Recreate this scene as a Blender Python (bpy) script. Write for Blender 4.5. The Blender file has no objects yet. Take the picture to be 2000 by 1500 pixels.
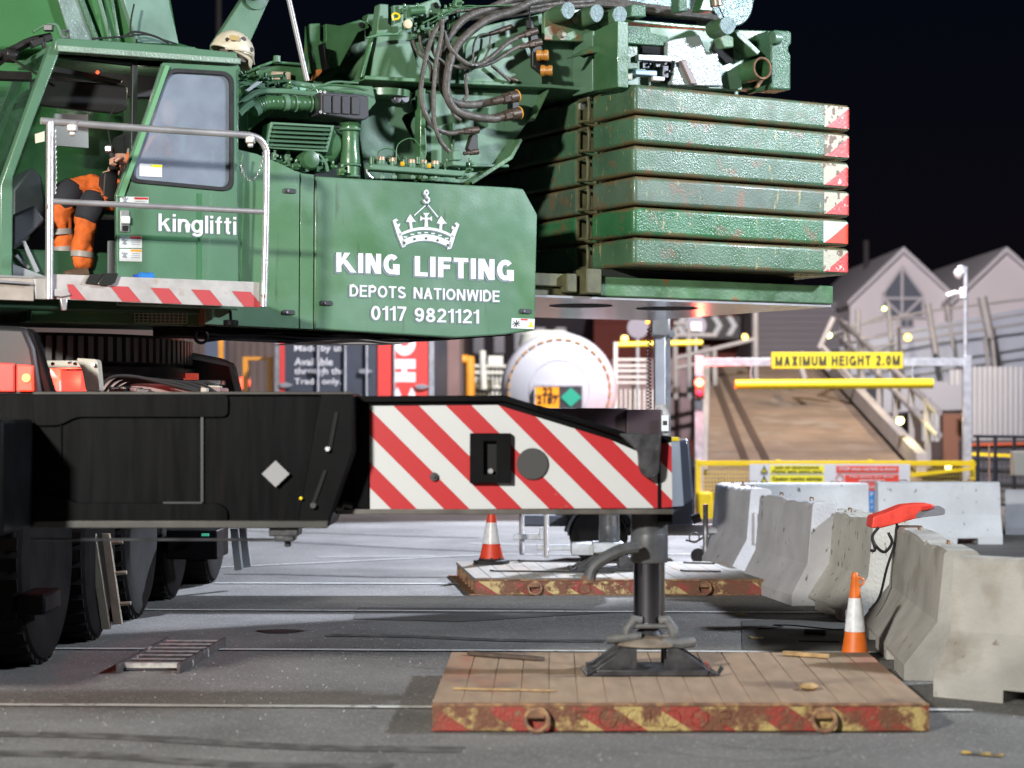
import bpy, bmesh, math, random
from mathutils import Vector, Matrix
random.seed(7)
V = Vector
scene = bpy.context.scene
col = scene.collection
PI = math.pi
# ---------------------------------------------------------------- camera
F = 3700.0          # focal length in photo pixels (2000 wide)
H = 1.57            # camera height
cam_d = bpy.data.cameras.new('camera'); cam = bpy.data.objects.new('camera', cam_d); col.objects.link(cam)
cam.location = (0, 0, H); cam.rotation_euler = (PI/2, 0, 0)
cam_d.sensor_width = 36; cam_d.lens = F/2000*36; cam_d.shift_y = 50/2000
cam_d.clip_start = .1; cam_d.clip_end = 400
cam_d.dof.use_dof = True; cam_d.dof.focus_distance = 13.6; cam_d.dof.aperture_fstop = 1.6
scene.camera = cam
# ---------------------------------------------------------------- night sky
world = bpy.data.worlds.new('World'); scene.world = world; world.use_nodes = True
nt = world.node_tree; nt.nodes.clear()
wo = nt.nodes.new('ShaderNodeOutputWorld'); bg = nt.nodes.new('ShaderNodeBackground')
tc = nt.nodes.new('ShaderNodeTexCoord'); sx = nt.nodes.new('ShaderNodeSeparateXYZ'); cr = nt.nodes.new('ShaderNodeValToRGB')
nt.links.new(tc.outputs['Generated'], sx.inputs[0]); nt.links.new(sx.outputs['Z'], cr.inputs[0]); nt.links.new(cr.outputs[0], bg.inputs[0]); nt.links.new(bg.outputs[0], wo.inputs[0])
cr.color_ramp.elements[0].position = 0.0; cr.color_ramp.elements[0].color = (.0048, .0033, .0042, 1)
cr.color_ramp.elements[1].position = .22; cr.color_ramp.elements[1].color = (.0014, .0024, .0055, 1)
bg.inputs[1].default_value = 1.0
# ---------------------------------------------------------------- floodlights of the site
def lamp(name, typ, loc, target, power, color, size=.5, spread=None, spot=None, blend=.3):
    d = bpy.data.lights.new(name, typ); o = bpy.data.objects.new(name, d); col.objects.link(o)
    o.location = loc; d.energy = power; d.color = color
    if typ == 'AREA':
        d.shape = 'RECTANGLE'; d.size = size; d.size_y = size*.6
        if spread: d.spread = math.radians(spread)
    else: d.shadow_soft_size = size
    if spot: d.spot_size = math.radians(spot); d.spot_blend = blend
    if target is not None:
        o.rotation_euler = (V(target)-V(loc)).to_track_quat('-Z', 'Y').to_euler()
    return o
lamp('floodlight_tower', 'AREA', (13.5, 10.8, 8.6), (-.5, 16, 1.2), 1800, (.80, .88, 1.0), 1.2, 120)
lamp('floodlight_quay', 'AREA', (-6.6, -3.0, 6.4), (-.5, 13.0, .8), 1900, (1.0, .97, .90), 1.0, 120)
lamp('floodlight_yard', 'SPOT', (7.0, 31, 11.5), (-.9, 21.6, 0), 46000, (.80, .86, 1.0), .25, None, 35, .25)
lamp('floodlight_ramp', 'SPOT', (9.5, 33, 8.5), (4.6, 42, 2.2), 5000, (1.0, .80, .56), .2, None, 75, .6)
lamp('floodlight_far', 'AREA', (4, 24, 11), (6, 58, 4), 6000, (.94, .87, .92), .6, 150)
vs = scene.view_settings
scene.display_settings.display_device = 'sRGB'
vs.view_transform = 'Standard'; vs.look = 'None'; vs.exposure = 0.0; vs.gamma = 1; vs.use_curve_mapping = False
scene.cycles.use_denoising = True
scene.cycles.sample_clamp_indirect = 6
scene.cycles.max_bounces = 6
# ---------------------------------------------------------------- materials
MC = {}
def mat(name, color, rough=.5, metal=0, noise=.0, nscale=6, bump=0, bscale=40, coat=0, color2=None, c2lo=.55, c2hi=.65, c2scale=3, spec=.5, emis=None, estr=0, trans=0, alpha=1, stretch=(1, 1, 1), color3=None, c3lo=.62, c3hi=.66, c3scale=18, c3stretch=(1,1,1), rvar=0, wave=0, edge=None):
    if name in MC: return MC[name]
    m = bpy.data.materials.new(name); m.use_nodes = True; MC[name] = m
    n = m.node_tree.nodes; l = m.node_tree.links; b = n['Principled BSDF']
    b.inputs['Roughness'].default_value = rough; b.inputs['Metallic'].default_value = metal
    b.inputs['Coat Weight'].default_value = coat; b.inputs['Coat Roughness'].default_value = .08
    b.inputs['Specular IOR Level'].default_value = spec
    if trans: b.inputs['Transmission Weight'].default_value = trans
    if alpha < 1: b.inputs['Alpha'].default_value = alpha
    if emis: b.inputs['Emission Color'].default_value = (*emis, 1); b.inputs['Emission Strength'].default_value = estr
    geo = n.new('ShaderNodeNewGeometry'); mp = n.new('ShaderNodeMapping'); mp.inputs['Scale'].default_value = stretch
    l.new(geo.outputs['Position'], mp.inputs[0])
    def tex(scale, det=4, src=None):
        t = n.new('ShaderNodeTexNoise'); t.inputs['Scale'].default_value = scale; t.inputs['Detail'].default_value = det
        l.new((src or mp).outputs[0], t.inputs['Vector']); return t
    def rng(sock, a, bb, lo, hi):
        r = n.new('ShaderNodeMapRange'); r.inputs[1].default_value = a; r.inputs[2].default_value = bb; r.inputs[3].default_value = lo; r.inputs[4].default_value = hi
        l.new(sock, r.inputs[0]); return r.outputs[0]
    def mix(fac, c1, c2):
        x = n.new('ShaderNodeMix'); x.data_type = 'RGBA'; l.new(fac, x.inputs[0])
        for s, c in ((x.inputs[6], c1), (x.inputs[7], c2)):
            if isinstance(c, tuple): s.default_value = (*c, 1)
            else: l.new(c, s)
        return x.outputs[2]
    cur = color
    if noise > 0:
        t = tex(nscale, 6); f = rng(t.outputs[0], .3, .7, 0, 1)
        cur = mix(f, tuple(c*(1-noise) for c in color), tuple(min(1, c*(1+noise)) for c in color))
    if color2:
        t = tex(c2scale, 7); f = rng(t.outputs[0], c2lo, c2hi, 0, 1)
        cur = mix(f, cur, color2)
    if color3:
        mp3 = n.new('ShaderNodeMapping'); mp3.inputs['Scale'].default_value = c3stretch; mp3.inputs['Location'].default_value = (3.3, 1.7, 9.1)
        l.new(geo.outputs['Position'], mp3.inputs[0])
        t = tex(c3scale, 6, mp3); f = rng(t.outputs[0], c3lo, c3hi, 0, 1)
        cur = mix(f, cur, color3)
    if edge:
        tcg = n.new('ShaderNodeTexCoord'); sp = n.new('ShaderNodeSeparateXYZ'); l.new(tcg.outputs['Generated'], sp.inputs[0])
        aa = n.new('ShaderNodeMath'); aa.operation = 'SUBTRACT'; aa.inputs[1].default_value = .5; l.new(sp.outputs['Z'], aa.inputs[0])
        ab = n.new('ShaderNodeMath'); ab.operation = 'ABSOLUTE'; l.new(aa.outputs[0], ab.inputs[0])
        tn = tex(7, 8); ad = n.new('ShaderNodeMath'); ad.operation = 'MULTIPLY_ADD'; ad.inputs[1].default_value = .55; l.new(tn.outputs[0], ad.inputs[0]); l.new(ab.outputs[0], ad.inputs[2])
        cur = mix(rng(ad.outputs[0], .64, .78, 0, .9), cur, edge)
    if isinstance(cur, tuple): b.inputs['Base Color'].default_value = (*cur, 1)
    else: l.new(cur, b.inputs['Base Color'])
    if rvar:
        t = tex(nscale*1.7, 5); l.new(rng(t.outputs[0], .35, .65, max(.03, rough-rvar), min(1, rough+rvar)), b.inputs['Roughness'])
    if bump:
        t = tex(bscale, 3); bp = n.new('ShaderNodeBump'); bp.inputs['Strength'].default_value = bump; bp.inputs['Distance'].default_value = .01
        l.new(t.outputs[0], bp.inputs['Height']); l.new(bp.outputs[0], b.inputs['Normal'])
        if wave:
            t2 = tex(2.1, 2); b2 = n.new('ShaderNodeBump'); b2.inputs['Strength'].default_value = wave; b2.inputs['Distance'].default_value = .08
            l.new(t2.outputs[0], b2.inputs['Height']); l.new(b2.outputs[0], bp.inputs['Normal'])
    return m
def stripes(name, c1, c2, sx_, sz, off, duty=.5, rough=.35, rust=None, rlo=.5, rhi=.56, rscale=9, rust2=None, r2lo=.55, r2hi=.6, r2scale=14, bump=0):
    """diagonal stripes printed on a flat panel; position x*sx_+z*sz+off in periods"""
    m = mat(name, c1, rough)
    n = m.node_tree.nodes; l = m.node_tree.links; b = n['Principled BSDF']
    geo = n.new('ShaderNodeNewGeometry'); dt = n.new('ShaderNodeVectorMath'); dt.operation = 'DOT_PRODUCT'; dt.inputs[1].default_value = (sx_, 0, sz)
    l.new(geo.outputs['Position'], dt.inputs[0])
    ad = n.new('ShaderNodeMath'); ad.inputs[1].default_value = off; l.new(dt.outputs['Value'], ad.inputs[0])
    fr = n.new('ShaderNodeMath'); fr.operation = 'FRACT'; l.new(ad.outputs[0], fr.inputs[0])
    gt = n.new('ShaderNodeMath'); gt.operation = 'GREATER_THAN'; gt.inputs[1].default_value = duty; l.new(fr.outputs[0], gt.inputs[0])
    def nmix(f, a, c):
        x = n.new('ShaderNodeMix'); x.data_type = 'RGBA'; l.new(f, x.inputs[0])
        for s, cc in ((x.inputs[6], a), (x.inputs[7], c)):
            if isinstance(cc, tuple): s.default_value = (*cc, 1)
            else: l.new(cc, s)
        return x.outputs[2]
    cur = nmix(gt.outputs[0], c1, c2)
    for rc, lo, hi, sc in ((rust, rlo, rhi, rscale), (rust2, r2lo, r2hi, r2scale)):
        if rc:
            t = n.new('ShaderNodeTexNoise'); t.inputs['Scale'].default_value = sc; t.inputs['Detail'].default_value = 9; t.inputs['Roughness'].default_value = .7
            l.new(geo.outputs['Position'], t.inputs['Vector'])
            r = n.new('ShaderNodeMapRange'); r.inputs[1].default_value = lo; r.inputs[2].default_value = hi; l.new(t.outputs[0], r.inputs[0])
            cur = nmix(r.outputs[0], cur, rc)
    l.new(cur, b.inputs['Base Color'])
    if bump:
        t = n.new('ShaderNodeTexNoise'); t.inputs['Scale'].default_value = 60; l.new(geo.outputs['Position'], t.inputs['Vector'])
        bp = n.new('ShaderNodeBump'); bp.inputs['Strength'].default_value = bump; bp.inputs['Distance'].default_value = .01; l.new(t.outputs[0], bp.inputs['Height']); l.new(bp.outputs[0], b.inputs['Normal'])
    return m
RUST = (.16, .07, .03)
GREEN = mat('green_paint', (.07, .165, .085), .36, noise=.16, nscale=1.3, bump=.06, bscale=90, rvar=.1, coat=.3, color2=(.10, .18, .08), c2lo=.68, c2hi=.8, c2scale=4)
GREEND = mat('green_paint_deep', (.05, .13, .055), .34, noise=.25, nscale=3, bump=.1, bscale=60, rvar=.12, coat=.3, color2=(.14, .13, .04), c2lo=.66, c2hi=.74, c2scale=6)
GREENR = mat('green_paint_rough_cast', (.06, .14, .08), .28, noise=.2, nscale=2, bump=.9, bscale=70, coat=.2, rvar=.08)
GREENB = mat('green_paint_brushed', (.10, .195, .122), .40, noise=.13, nscale=1.1, bump=.08, bscale=60, rvar=.12, coat=.12, wave=.35, color2=(.075, .17, .08), c2lo=.56, c2hi=.62, c2scale=.9, color3=(.05, .075, .045), c3lo=.64, c3hi=.80, c3scale=6, c3stretch=(2.5, 2.5, .35))
GREENW = mat('green_paint_weathered', (.075, .15, .075), .33, noise=.3, nscale=3.5, bump=.25, bscale=40, color2=(.20, .10, .045), c2lo=.64, c2hi=.72, c2scale=7, rvar=.14)
BLACK = mat('black_paint', (.0045, .0045, .005), .45, noise=.4, nscale=2.2, bump=.04, bscale=50, rvar=.08, spec=.05)
BLACKS = mat('black_paint_streaked', (.004, .004, .0045), .42, noise=.5, nscale=3, bump=.015, bscale=9, rvar=.08, stretch=(6, 6, .5), spec=.045, color3=(.009, .0085, .008), c3lo=.6, c3hi=.85, c3scale=2.5, c3stretch=(5, 5, .4))
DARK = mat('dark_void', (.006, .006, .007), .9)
RUBBER = mat('rubber', (.018, .018, .02), .8, noise=.4, nscale=9, bump=.3, bscale=30)
TYREM = mat('tyre_rubber', (.008, .0072, .007), .9, spec=.12, noise=.35, nscale=5, bump=.4, bscale=25)
PLASTIC = mat('charcoal_plastic', (.035, .034, .04), .55, noise=.15)
CHROME = mat('chrome_rod', (.62, .62, .66), .16, metal=1, noise=.1, nscale=4)
STEEL = mat('steel', (.42, .42, .44), .38, metal=.9, noise=.3, nscale=8, bump=.08, rvar=.12)
GALV = mat('galvanised_steel', (.42, .44, .47), .45, metal=.55, noise=.22, nscale=8, rvar=.1)
ALU = mat('aluminium_tube', (.62, .60, .60), .38, metal=.75, noise=.18, nscale=6, bump=.06, color2=(.3, .2, .18), c2lo=.68, c2hi=.74, c2scale=12)
DSTEEL = mat('dark_greased_steel', (.05, .05, .055), .4, metal=.4, noise=.4, nscale=9, bump=.25, bscale=30, rvar=.12)
RUSTM = mat('rusty_steel', (.16, .08, .045), .75, noise=.45, nscale=10, bump=.4, bscale=40, color2=(.28, .16, .07), c2lo=.5, c2hi=.65, c2scale=20)
WHITE = mat('white_paint', (.66, .66, .66), .4, noise=.05, nscale=4)
WHITEP = mat('white_print', (.62, .64, .65), .45, noise=.04, nscale=10)
SHADOWP = mat('grey_print', (.16, .20, .22), .5)
RED = mat('red_paint', (.55, .03, .02), .35, noise=.12, nscale=8)
REDP = mat('red_print', (.52, .035, .03), .45)
YELLOW = mat('yellow_paint', (.80, .58, .01), .38, noise=.06, nscale=6)
AMBER = mat('orange_plastic', (.75, .24, .01), .35)
HOSE = mat('hose_rubber', (.085, .075, .065), .5, noise=.4, nscale=20, bump=.5, bscale=70, rvar=.15)
CONC = mat('concrete', (.34, .33, .305), .85, noise=.22, nscale=2.4, bump=.5, bscale=45, color2=(.22, .2, .165), c2lo=.55, c2hi=.75, c2scale=3, color3=(.16, .14, .11), c3lo=.66, c3hi=.72, c3scale=5, c3stretch=(3, 3, .8))
CONCW = mat('whitewashed_concrete', (.50, .51, .52), .8, noise=.10, nscale=3, bump=.4, bscale=40, color2=(.45, .45, .43), c2lo=.6, c2hi=.75, c2scale=4, color3=(.12, .11, .11), c3lo=.68, c3hi=.71, c3scale=9, c3stretch=(2.5, 2.5, 1))
CONCG = mat('grey_concrete', (.42, .42, .44), .82, noise=.14, nscale=3, bump=.45, bscale=40, color3=(.10, .1, .1), c3lo=.67, c3hi=.71, c3scale=8, c3stretch=(2, 2, 1))
DIRT = mat('dark_dirt', (.03, .028, .025), .9)
# ---------------------------------------------------------------- geometry helpers
def W(px, py, Y): return V(((px-1000)/F*Y, Y, H+(800-py)/F*Y))
S0 = V((-3.7, 13.7, 0)); TH = math.radians(29.3)
U = V((math.cos(TH), math.sin(TH), 0)); VV = V((-math.sin(TH), math.cos(TH), 0)); N = -VV; ZV = V((0, 0, 1))
def L(a, b, z): return S0 + U*a + VV*b + V((0, 0, z))     # superstructure frame: a to the rear, b away from the camera
class PS:     # plane b = const of the superstructure
    def __init__(s, b): s.b = b; s.n = VV
    def __call__(s, px, py, db=0):
        b = s.b+db; k = (px-1000)/F; P = S0+VV*b
        a = (k*P.y-P.x)/(U.x-k*U.y); Q = P+U*a
        return V((Q.x, Q.y, H+(800-py)/F*Q.y))
    def a(s, px): return (s(px, 800)-S0).dot(U)
class PA:     # plane a = const of the superstructure (faces the cab side)
    def __init__(s, a): s.aa = a; s.n = U
    def __call__(s, px, py, da=0):
        a = s.aa+da; k = (px-1000)/F; P = S0+U*a
        b = (k*P.y-P.x)/(VV.x-k*VV.y); Q = P+VV*b
        return V((Q.x, Q.y, H+(800-py)/F*Q.y))
class PY:
    def __init__(s, Y): s.Y = Y; s.n = V((0, 1, 0))
    def __call__(s, px, py, d=0): return W(px, py, s.Y+d)
class PZ:
    def __init__(s, z): s.z = z; s.n = V((0, 0, -1))
    def __call__(s, px, py, d=0):
        Y = (H-s.z)*F/(py-800); return V(((px-1000)/F*Y, Y, s.z))
def smooth(pts, n=5):
    P = [V(p) for p in pts]
    if len(P) < 3: return P
    Q = [P[0]*2-P[1]]+P+[P[-1]*2-P[-2]]; out = []
    for i in range(1, len(Q)-2):
        a, b, c, d = Q[i-1:i+3]
        for k in range(n):
            t = k/n; out.append(.5*((2*b)+(c-a)*t+(2*a-5*b+4*c-d)*t*t+(3*b-a-3*c+d)*t**3))
    out.append(P[-1]); return out
def rpoly(pts, r, n=4):
    out = []; m = len(pts)
    for i in range(m):
        p, a, b = V(pts[i]+(0,)), V(pts[i-1]+(0,)), V(pts[(i+1) % m]+(0,))
        ra = min(r, (a-p).length*.49, (b-p).length*.49); s = p+(a-p).normalized()*ra; e = p+(b-p).normalized()*ra
        for k in range(n+1):
            t = k/n; q = s*(1-t)**2+p*2*t*(1-t)+e*t*t; out.append((q.x, q.y))
    return out
def ell(cx, cy, rx, ry=None, n=20, a0=0, a1=2*PI):
    ry = ry or rx; return [(cx+rx*math.cos(a0+(a1-a0)*i/n), cy+ry*math.sin(a0+(a1-a0)*i/n)) for i in range(n)]
class G:
    def __init__(s): s.v = []; s.f = []
    def add(s, vs, fs):
        o = len(s.v); s.v += [V(p) for p in vs]; s.f += [tuple(o+i for i in f) for f in fs]; return s
    def ext3(s, pts, vec):
        n = len(pts); pts = [V(p) for p in pts]
        return s.add(pts+[p+vec for p in pts], [tuple(range(n)), tuple(range(2*n-1, n-1, -1))]+[(i, i+n, (i+1) % n+n, (i+1) % n) for i in range(n)])
    def ext(s, pl, pts, d, front=0):
        return s.ext3([pl(x, y)+pl.n*front for x, y in pts], pl.n*d)
    def rect(s, pl, x0, y0, x1, y1, d, front=0): return s.ext(pl, [(x0, y0), (x1, y0), (x1, y1), (x0, y1)], d, front)
    def hex8(s, p): return s.add(p, [(0, 3, 2, 1), (4, 5, 6, 7), (0, 1, 5, 4), (1, 2, 6, 5), (2, 3, 7, 6), (3, 0, 4, 7)])
    def box(s, c, sz, ax=None):
        c = V(c); X, Y, Z = ax or (V((1, 0, 0)), V((0, 1, 0)), ZV); a, b, d = (x/2 for x in sz)
        return s.hex8([c+X*i*a+Y*j*b+Z*k*d for k in (-1, 1) for i, j in ((-1, -1), (1, -1), (1, 1), (-1, 1))])
    def sbox(s, a0, a1, b0, b1, z0, z1): return s.hex8([L(a, b, z) for z in (z0, z1) for a, b in ((a0, b0), (a1, b0), (a1, b1), (a0, b1))])
    def cyl(s, p0, p1, r0, r1=None, n=16, cap=True):
        p0, p1 = V(p0), V(p1); r1 = r0 if r1 is None else r1; d = (p1-p0).normalized()
        x = d.orthogonal().normalized(); y = d.cross(x)
        vs = [p+(x*math.cos(2*PI*i/n)+y*math.sin(2*PI*i/n))*r for p, r in ((p0, r0), (p1, r1)) for i in range(n)]
        fs = [(i, (i+1) % n, (i+1) % n+n, i+n) for i in range(n)]
        if cap: fs += [tuple(range(n-1, -1, -1)), tuple(range(n, 2*n))]
        return s.add(vs, fs)
    def lathe(s, c, prof, ax=ZV, n=24):
        c = V(c); d = V(ax).normalized(); x = d.orthogonal().normalized(); y = d.cross(x)
        vs = [c+d*h+(x*math.cos(2*PI*i/n)+y*math.sin(2*PI*i/n))*r for r, h in prof for i in range(n)]; m = len(prof)
        fs = [(j*n+i, j*n+(i+1) % n, (j+1)*n+(i+1) % n, (j+1)*n+i) for j in range(m-1) for i in range(n)]
        fs += [tuple(range(n-1, -1, -1)), tuple(range((m-1)*n, m*n))]
        return s.add(vs, fs)
    def tube(s, pts, r, n=8, closed=False, taper=None):
        P = [V(p) for p in pts]; m = len(P); up = None; vs = []
        for i, p in enumerate(P):
            d = ((P[(i+1) % m] if closed or i < m-1 else p)-(P[i-1] if closed or i > 0 else p))
            d = d.normalized() if d.length > 1e-9 else ZV
            if up is None: up = d.orthogonal().normalized()
            up = (up-d*up.dot(d)); up = up.normalized() if up.length > 1e-6 else d.orthogonal().normalized()
            y = d.cross(up); rr = r if taper is None else r*taper(i/(m-1))
            vs += [p+(up*math.cos(2*PI*k/n)+y*math.sin(2*PI*k/n))*rr for k in range(n)]
        fs = [(j*n+i, j*n+(i+1) % n, ((j+1) % m)*n+(i+1) % n, ((j+1) % m)*n+i) for j in range(m if closed else m-1) for i in range(n)]
        if not closed: fs += [tuple(range(n-1, -1, -1)), tuple(range((m-1)*n, m*n))]
        return s.add(vs, fs)
    def ptube(s, pl, pts, r, n=8, sm=True, k=5):
        q = [pl(*p) for p in pts]; return s.tube(smooth(q, k) if sm else q, r, n)
    def torus(s, c, R, r, ax=ZV, n=20, m=8):
        c = V(c); d = V(ax).normalized(); x = d.orthogonal().normalized(); y = d.cross(x)
        return s.tube([c+(x*math.cos(2*PI*i/n)+y*math.sin(2*PI*i/n))*R for i in range(n)], r, m, closed=True)
    def frame(s, pl, outer, inner, d, front=0, c=None):
        """sheet with a hole: rays from the hole's centre meet both outlines"""
        if c is None: c = (sum(p[0] for p in inner)/len(inner), sum(p[1] for p in inner)/len(inner))
        angs = sorted(set([round(math.atan2(p[1]-c[1], p[0]-c[0]), 5) for p in list(outer)+list(inner)]))
        def hit(poly, t):
            dx, dy = math.cos(t), math.sin(t); best = None
            for i in range(len(poly)):
                x1, y1 = poly[i-1]; x2, y2 = poly[i]; ex, ey = x2-x1, y2-y1; den = dx*ey-dy*ex
                if abs(den) < 1e-9: continue
                k = ((x1-c[0])*ey-(y1-c[1])*ex)/den; w = ((x1-c[0])*dy-(y1-c[1])*dx)/den
                if k > 0 and -1e-4 <= w <= 1+1e-4 and (best is None or k > best): best = k
            return (c[0]+dx*best, c[1]+dy*best)
        o = [hit(outer, t) for t in angs]; i_ = [hit(inner, t) for t in angs]; n = len(angs)
        A = [pl(*p)+pl.n*front for p in o]+[pl(*p)+pl.n*front for p in i_]; vs = A+[p+pl.n*d for p in A]; fs = []
        for k in range(n):
            q = (k+1) % n
            fs += [(k, q, n+q, n+k), (2*n+k, 3*n+k, 3*n+q, 2*n+q), (k, 2*n+k, 2*n+q, q), (n+k, n+q, 3*n+q, 3*n+k)]
        return s.add(vs, fs)
    def build(s, name, m, parent=None, bevel=0, seg=2, smooth_=True, angle=35, origin=None, **props):
        if parent is not None: o0 = V(parent['o']) if 'o' in parent.keys() else root_o(parent)
        elif origin is not None: o0 = V(origin)
        else:
            xs = [p.x for p in s.v]; ys = [p.y for p in s.v]; zs = [p.z for p in s.v]
            o0 = V(((min(xs)+max(xs))/2, (min(ys)+max(ys))/2, min(zs)))
        me = bpy.data.meshes.new(name); me.from_pydata([p-o0 for p in s.v], [], s.f)
        b = bmesh.new(); b.from_mesh(me); bmesh.ops.recalc_face_normals(b, faces=b.faces); b.to_mesh(me); b.free()
        if smooth_:
            me.shade_smooth(); me.set_sharp_from_angle(angle=math.radians(angle))
        if m: me.materials.append(m)
        o = bpy.data.objects.new(name, me); col.objects.link(o)
        if parent is not None: o.parent = parent; OR[o.name] = o0
        else: o.location = o0; OR[o.name] = o0
        if bevel:
            md = o.modifiers.new('bevel', 'BEVEL'); md.width = bevel; md.segments = seg; md.limit_method = 'ANGLE'; md.angle_limit = math.radians(40)
        for k, v in props.items(): o[k] = v
        return o
OR = {}
def root_o(o): return OR[o.name]
def thing(name, label, cat, loc, group=None, local=False):
    o = bpy.data.objects.new(name, None); col.objects.link(o); o.location = loc; o.empty_display_size = .1
    OR[o.name] = V((0, 0, 0)) if local else V(loc)
    o['label'] = label; o['category'] = cat
    if group: o['group'] = group
    return o
def tag(o, label, cat, group=None):
    o['label'] = label; o['category'] = cat
    if group: o['group'] = group
    return o
def dup(root, loc, rz, label=None):
    r = root.copy(); col.objects.link(r); r.location = loc; r.rotation_euler = (0, 0, rz)
    if label: r['label'] = label
    for ch in list(root.children):
        c = ch.copy(); col.objects.link(c); c.parent = r
        for g in list(ch.children):
            d = g.copy(); col.objects.link(d); d.parent = c
    return r
def text(body, pl, quad, m, name, parent, front=-.006, bold=.03, thick=.004, shear=0, space=1.0, label=None):
    """lettering fitted to four corners (bl, br, tr, tl in plane coords)"""
    c = bpy.data.curves.new('t', 'FONT'); c.body = body; c.size = 1; c.offset = bold; c.space_character = space; c.align_x = 'LEFT'; c.resolution_u = 3; c.shear = shear
    c.space_line = .95
    o = bpy.data.objects.new('t', c); col.objects.link(o); dg = bpy.context.evaluated_depsgraph_get(); dg.update()
    me = bpy.data.meshes.new_from_object(o.evaluated_get(dg)); bpy.data.objects.remove(o); bpy.data.curves.remove(c)
    xs = [v.co.x for v in me.vertices]; ys = [v.co.y for v in me.vertices]
    if '\n' not in body:
        pass
    x0, x1, y0, y1 = min(xs), max(xs), min(ys), max(ys)
    q = [pl(*p)+pl.n*front for p in quad]
    vs = []
    for v in me.vertices:
        s_, t_ = (v.co.x-x0)/(x1-x0), (v.co.y-y0)/(y1-y0)
        vs.append((q[0]*(1-s_)+q[1]*s_)*(1-t_)+(q[3]*(1-s_)+q[2]*s_)*t_)
    fs = [tuple(p.vertices) for p in me.polygons]; bpy.data.meshes.remove(me)
    n = len(vs); vs += [p+pl.n*thick for p in vs]
    from collections import Counter
    ed = Counter(); dr = {}
    for f in fs:
        for i in range(len(f)):
            a, b = f[i-1], f[i]; k = (min(a, b), max(a, b)); ed[k] += 1; dr[k] = (a, b)
    sides = [(dr[k][0], dr[k][1], dr[k][1]+n, dr[k][0]+n) for k, c_ in ed.items() if c_ == 1]
    g = G(); g.add(vs, fs+sides)
    o = g.build(name, m, parent, smooth_=False)
    if label: o['label'] = label
    return o
def kind(o, k='structure'): o['kind'] = k; return o
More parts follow.
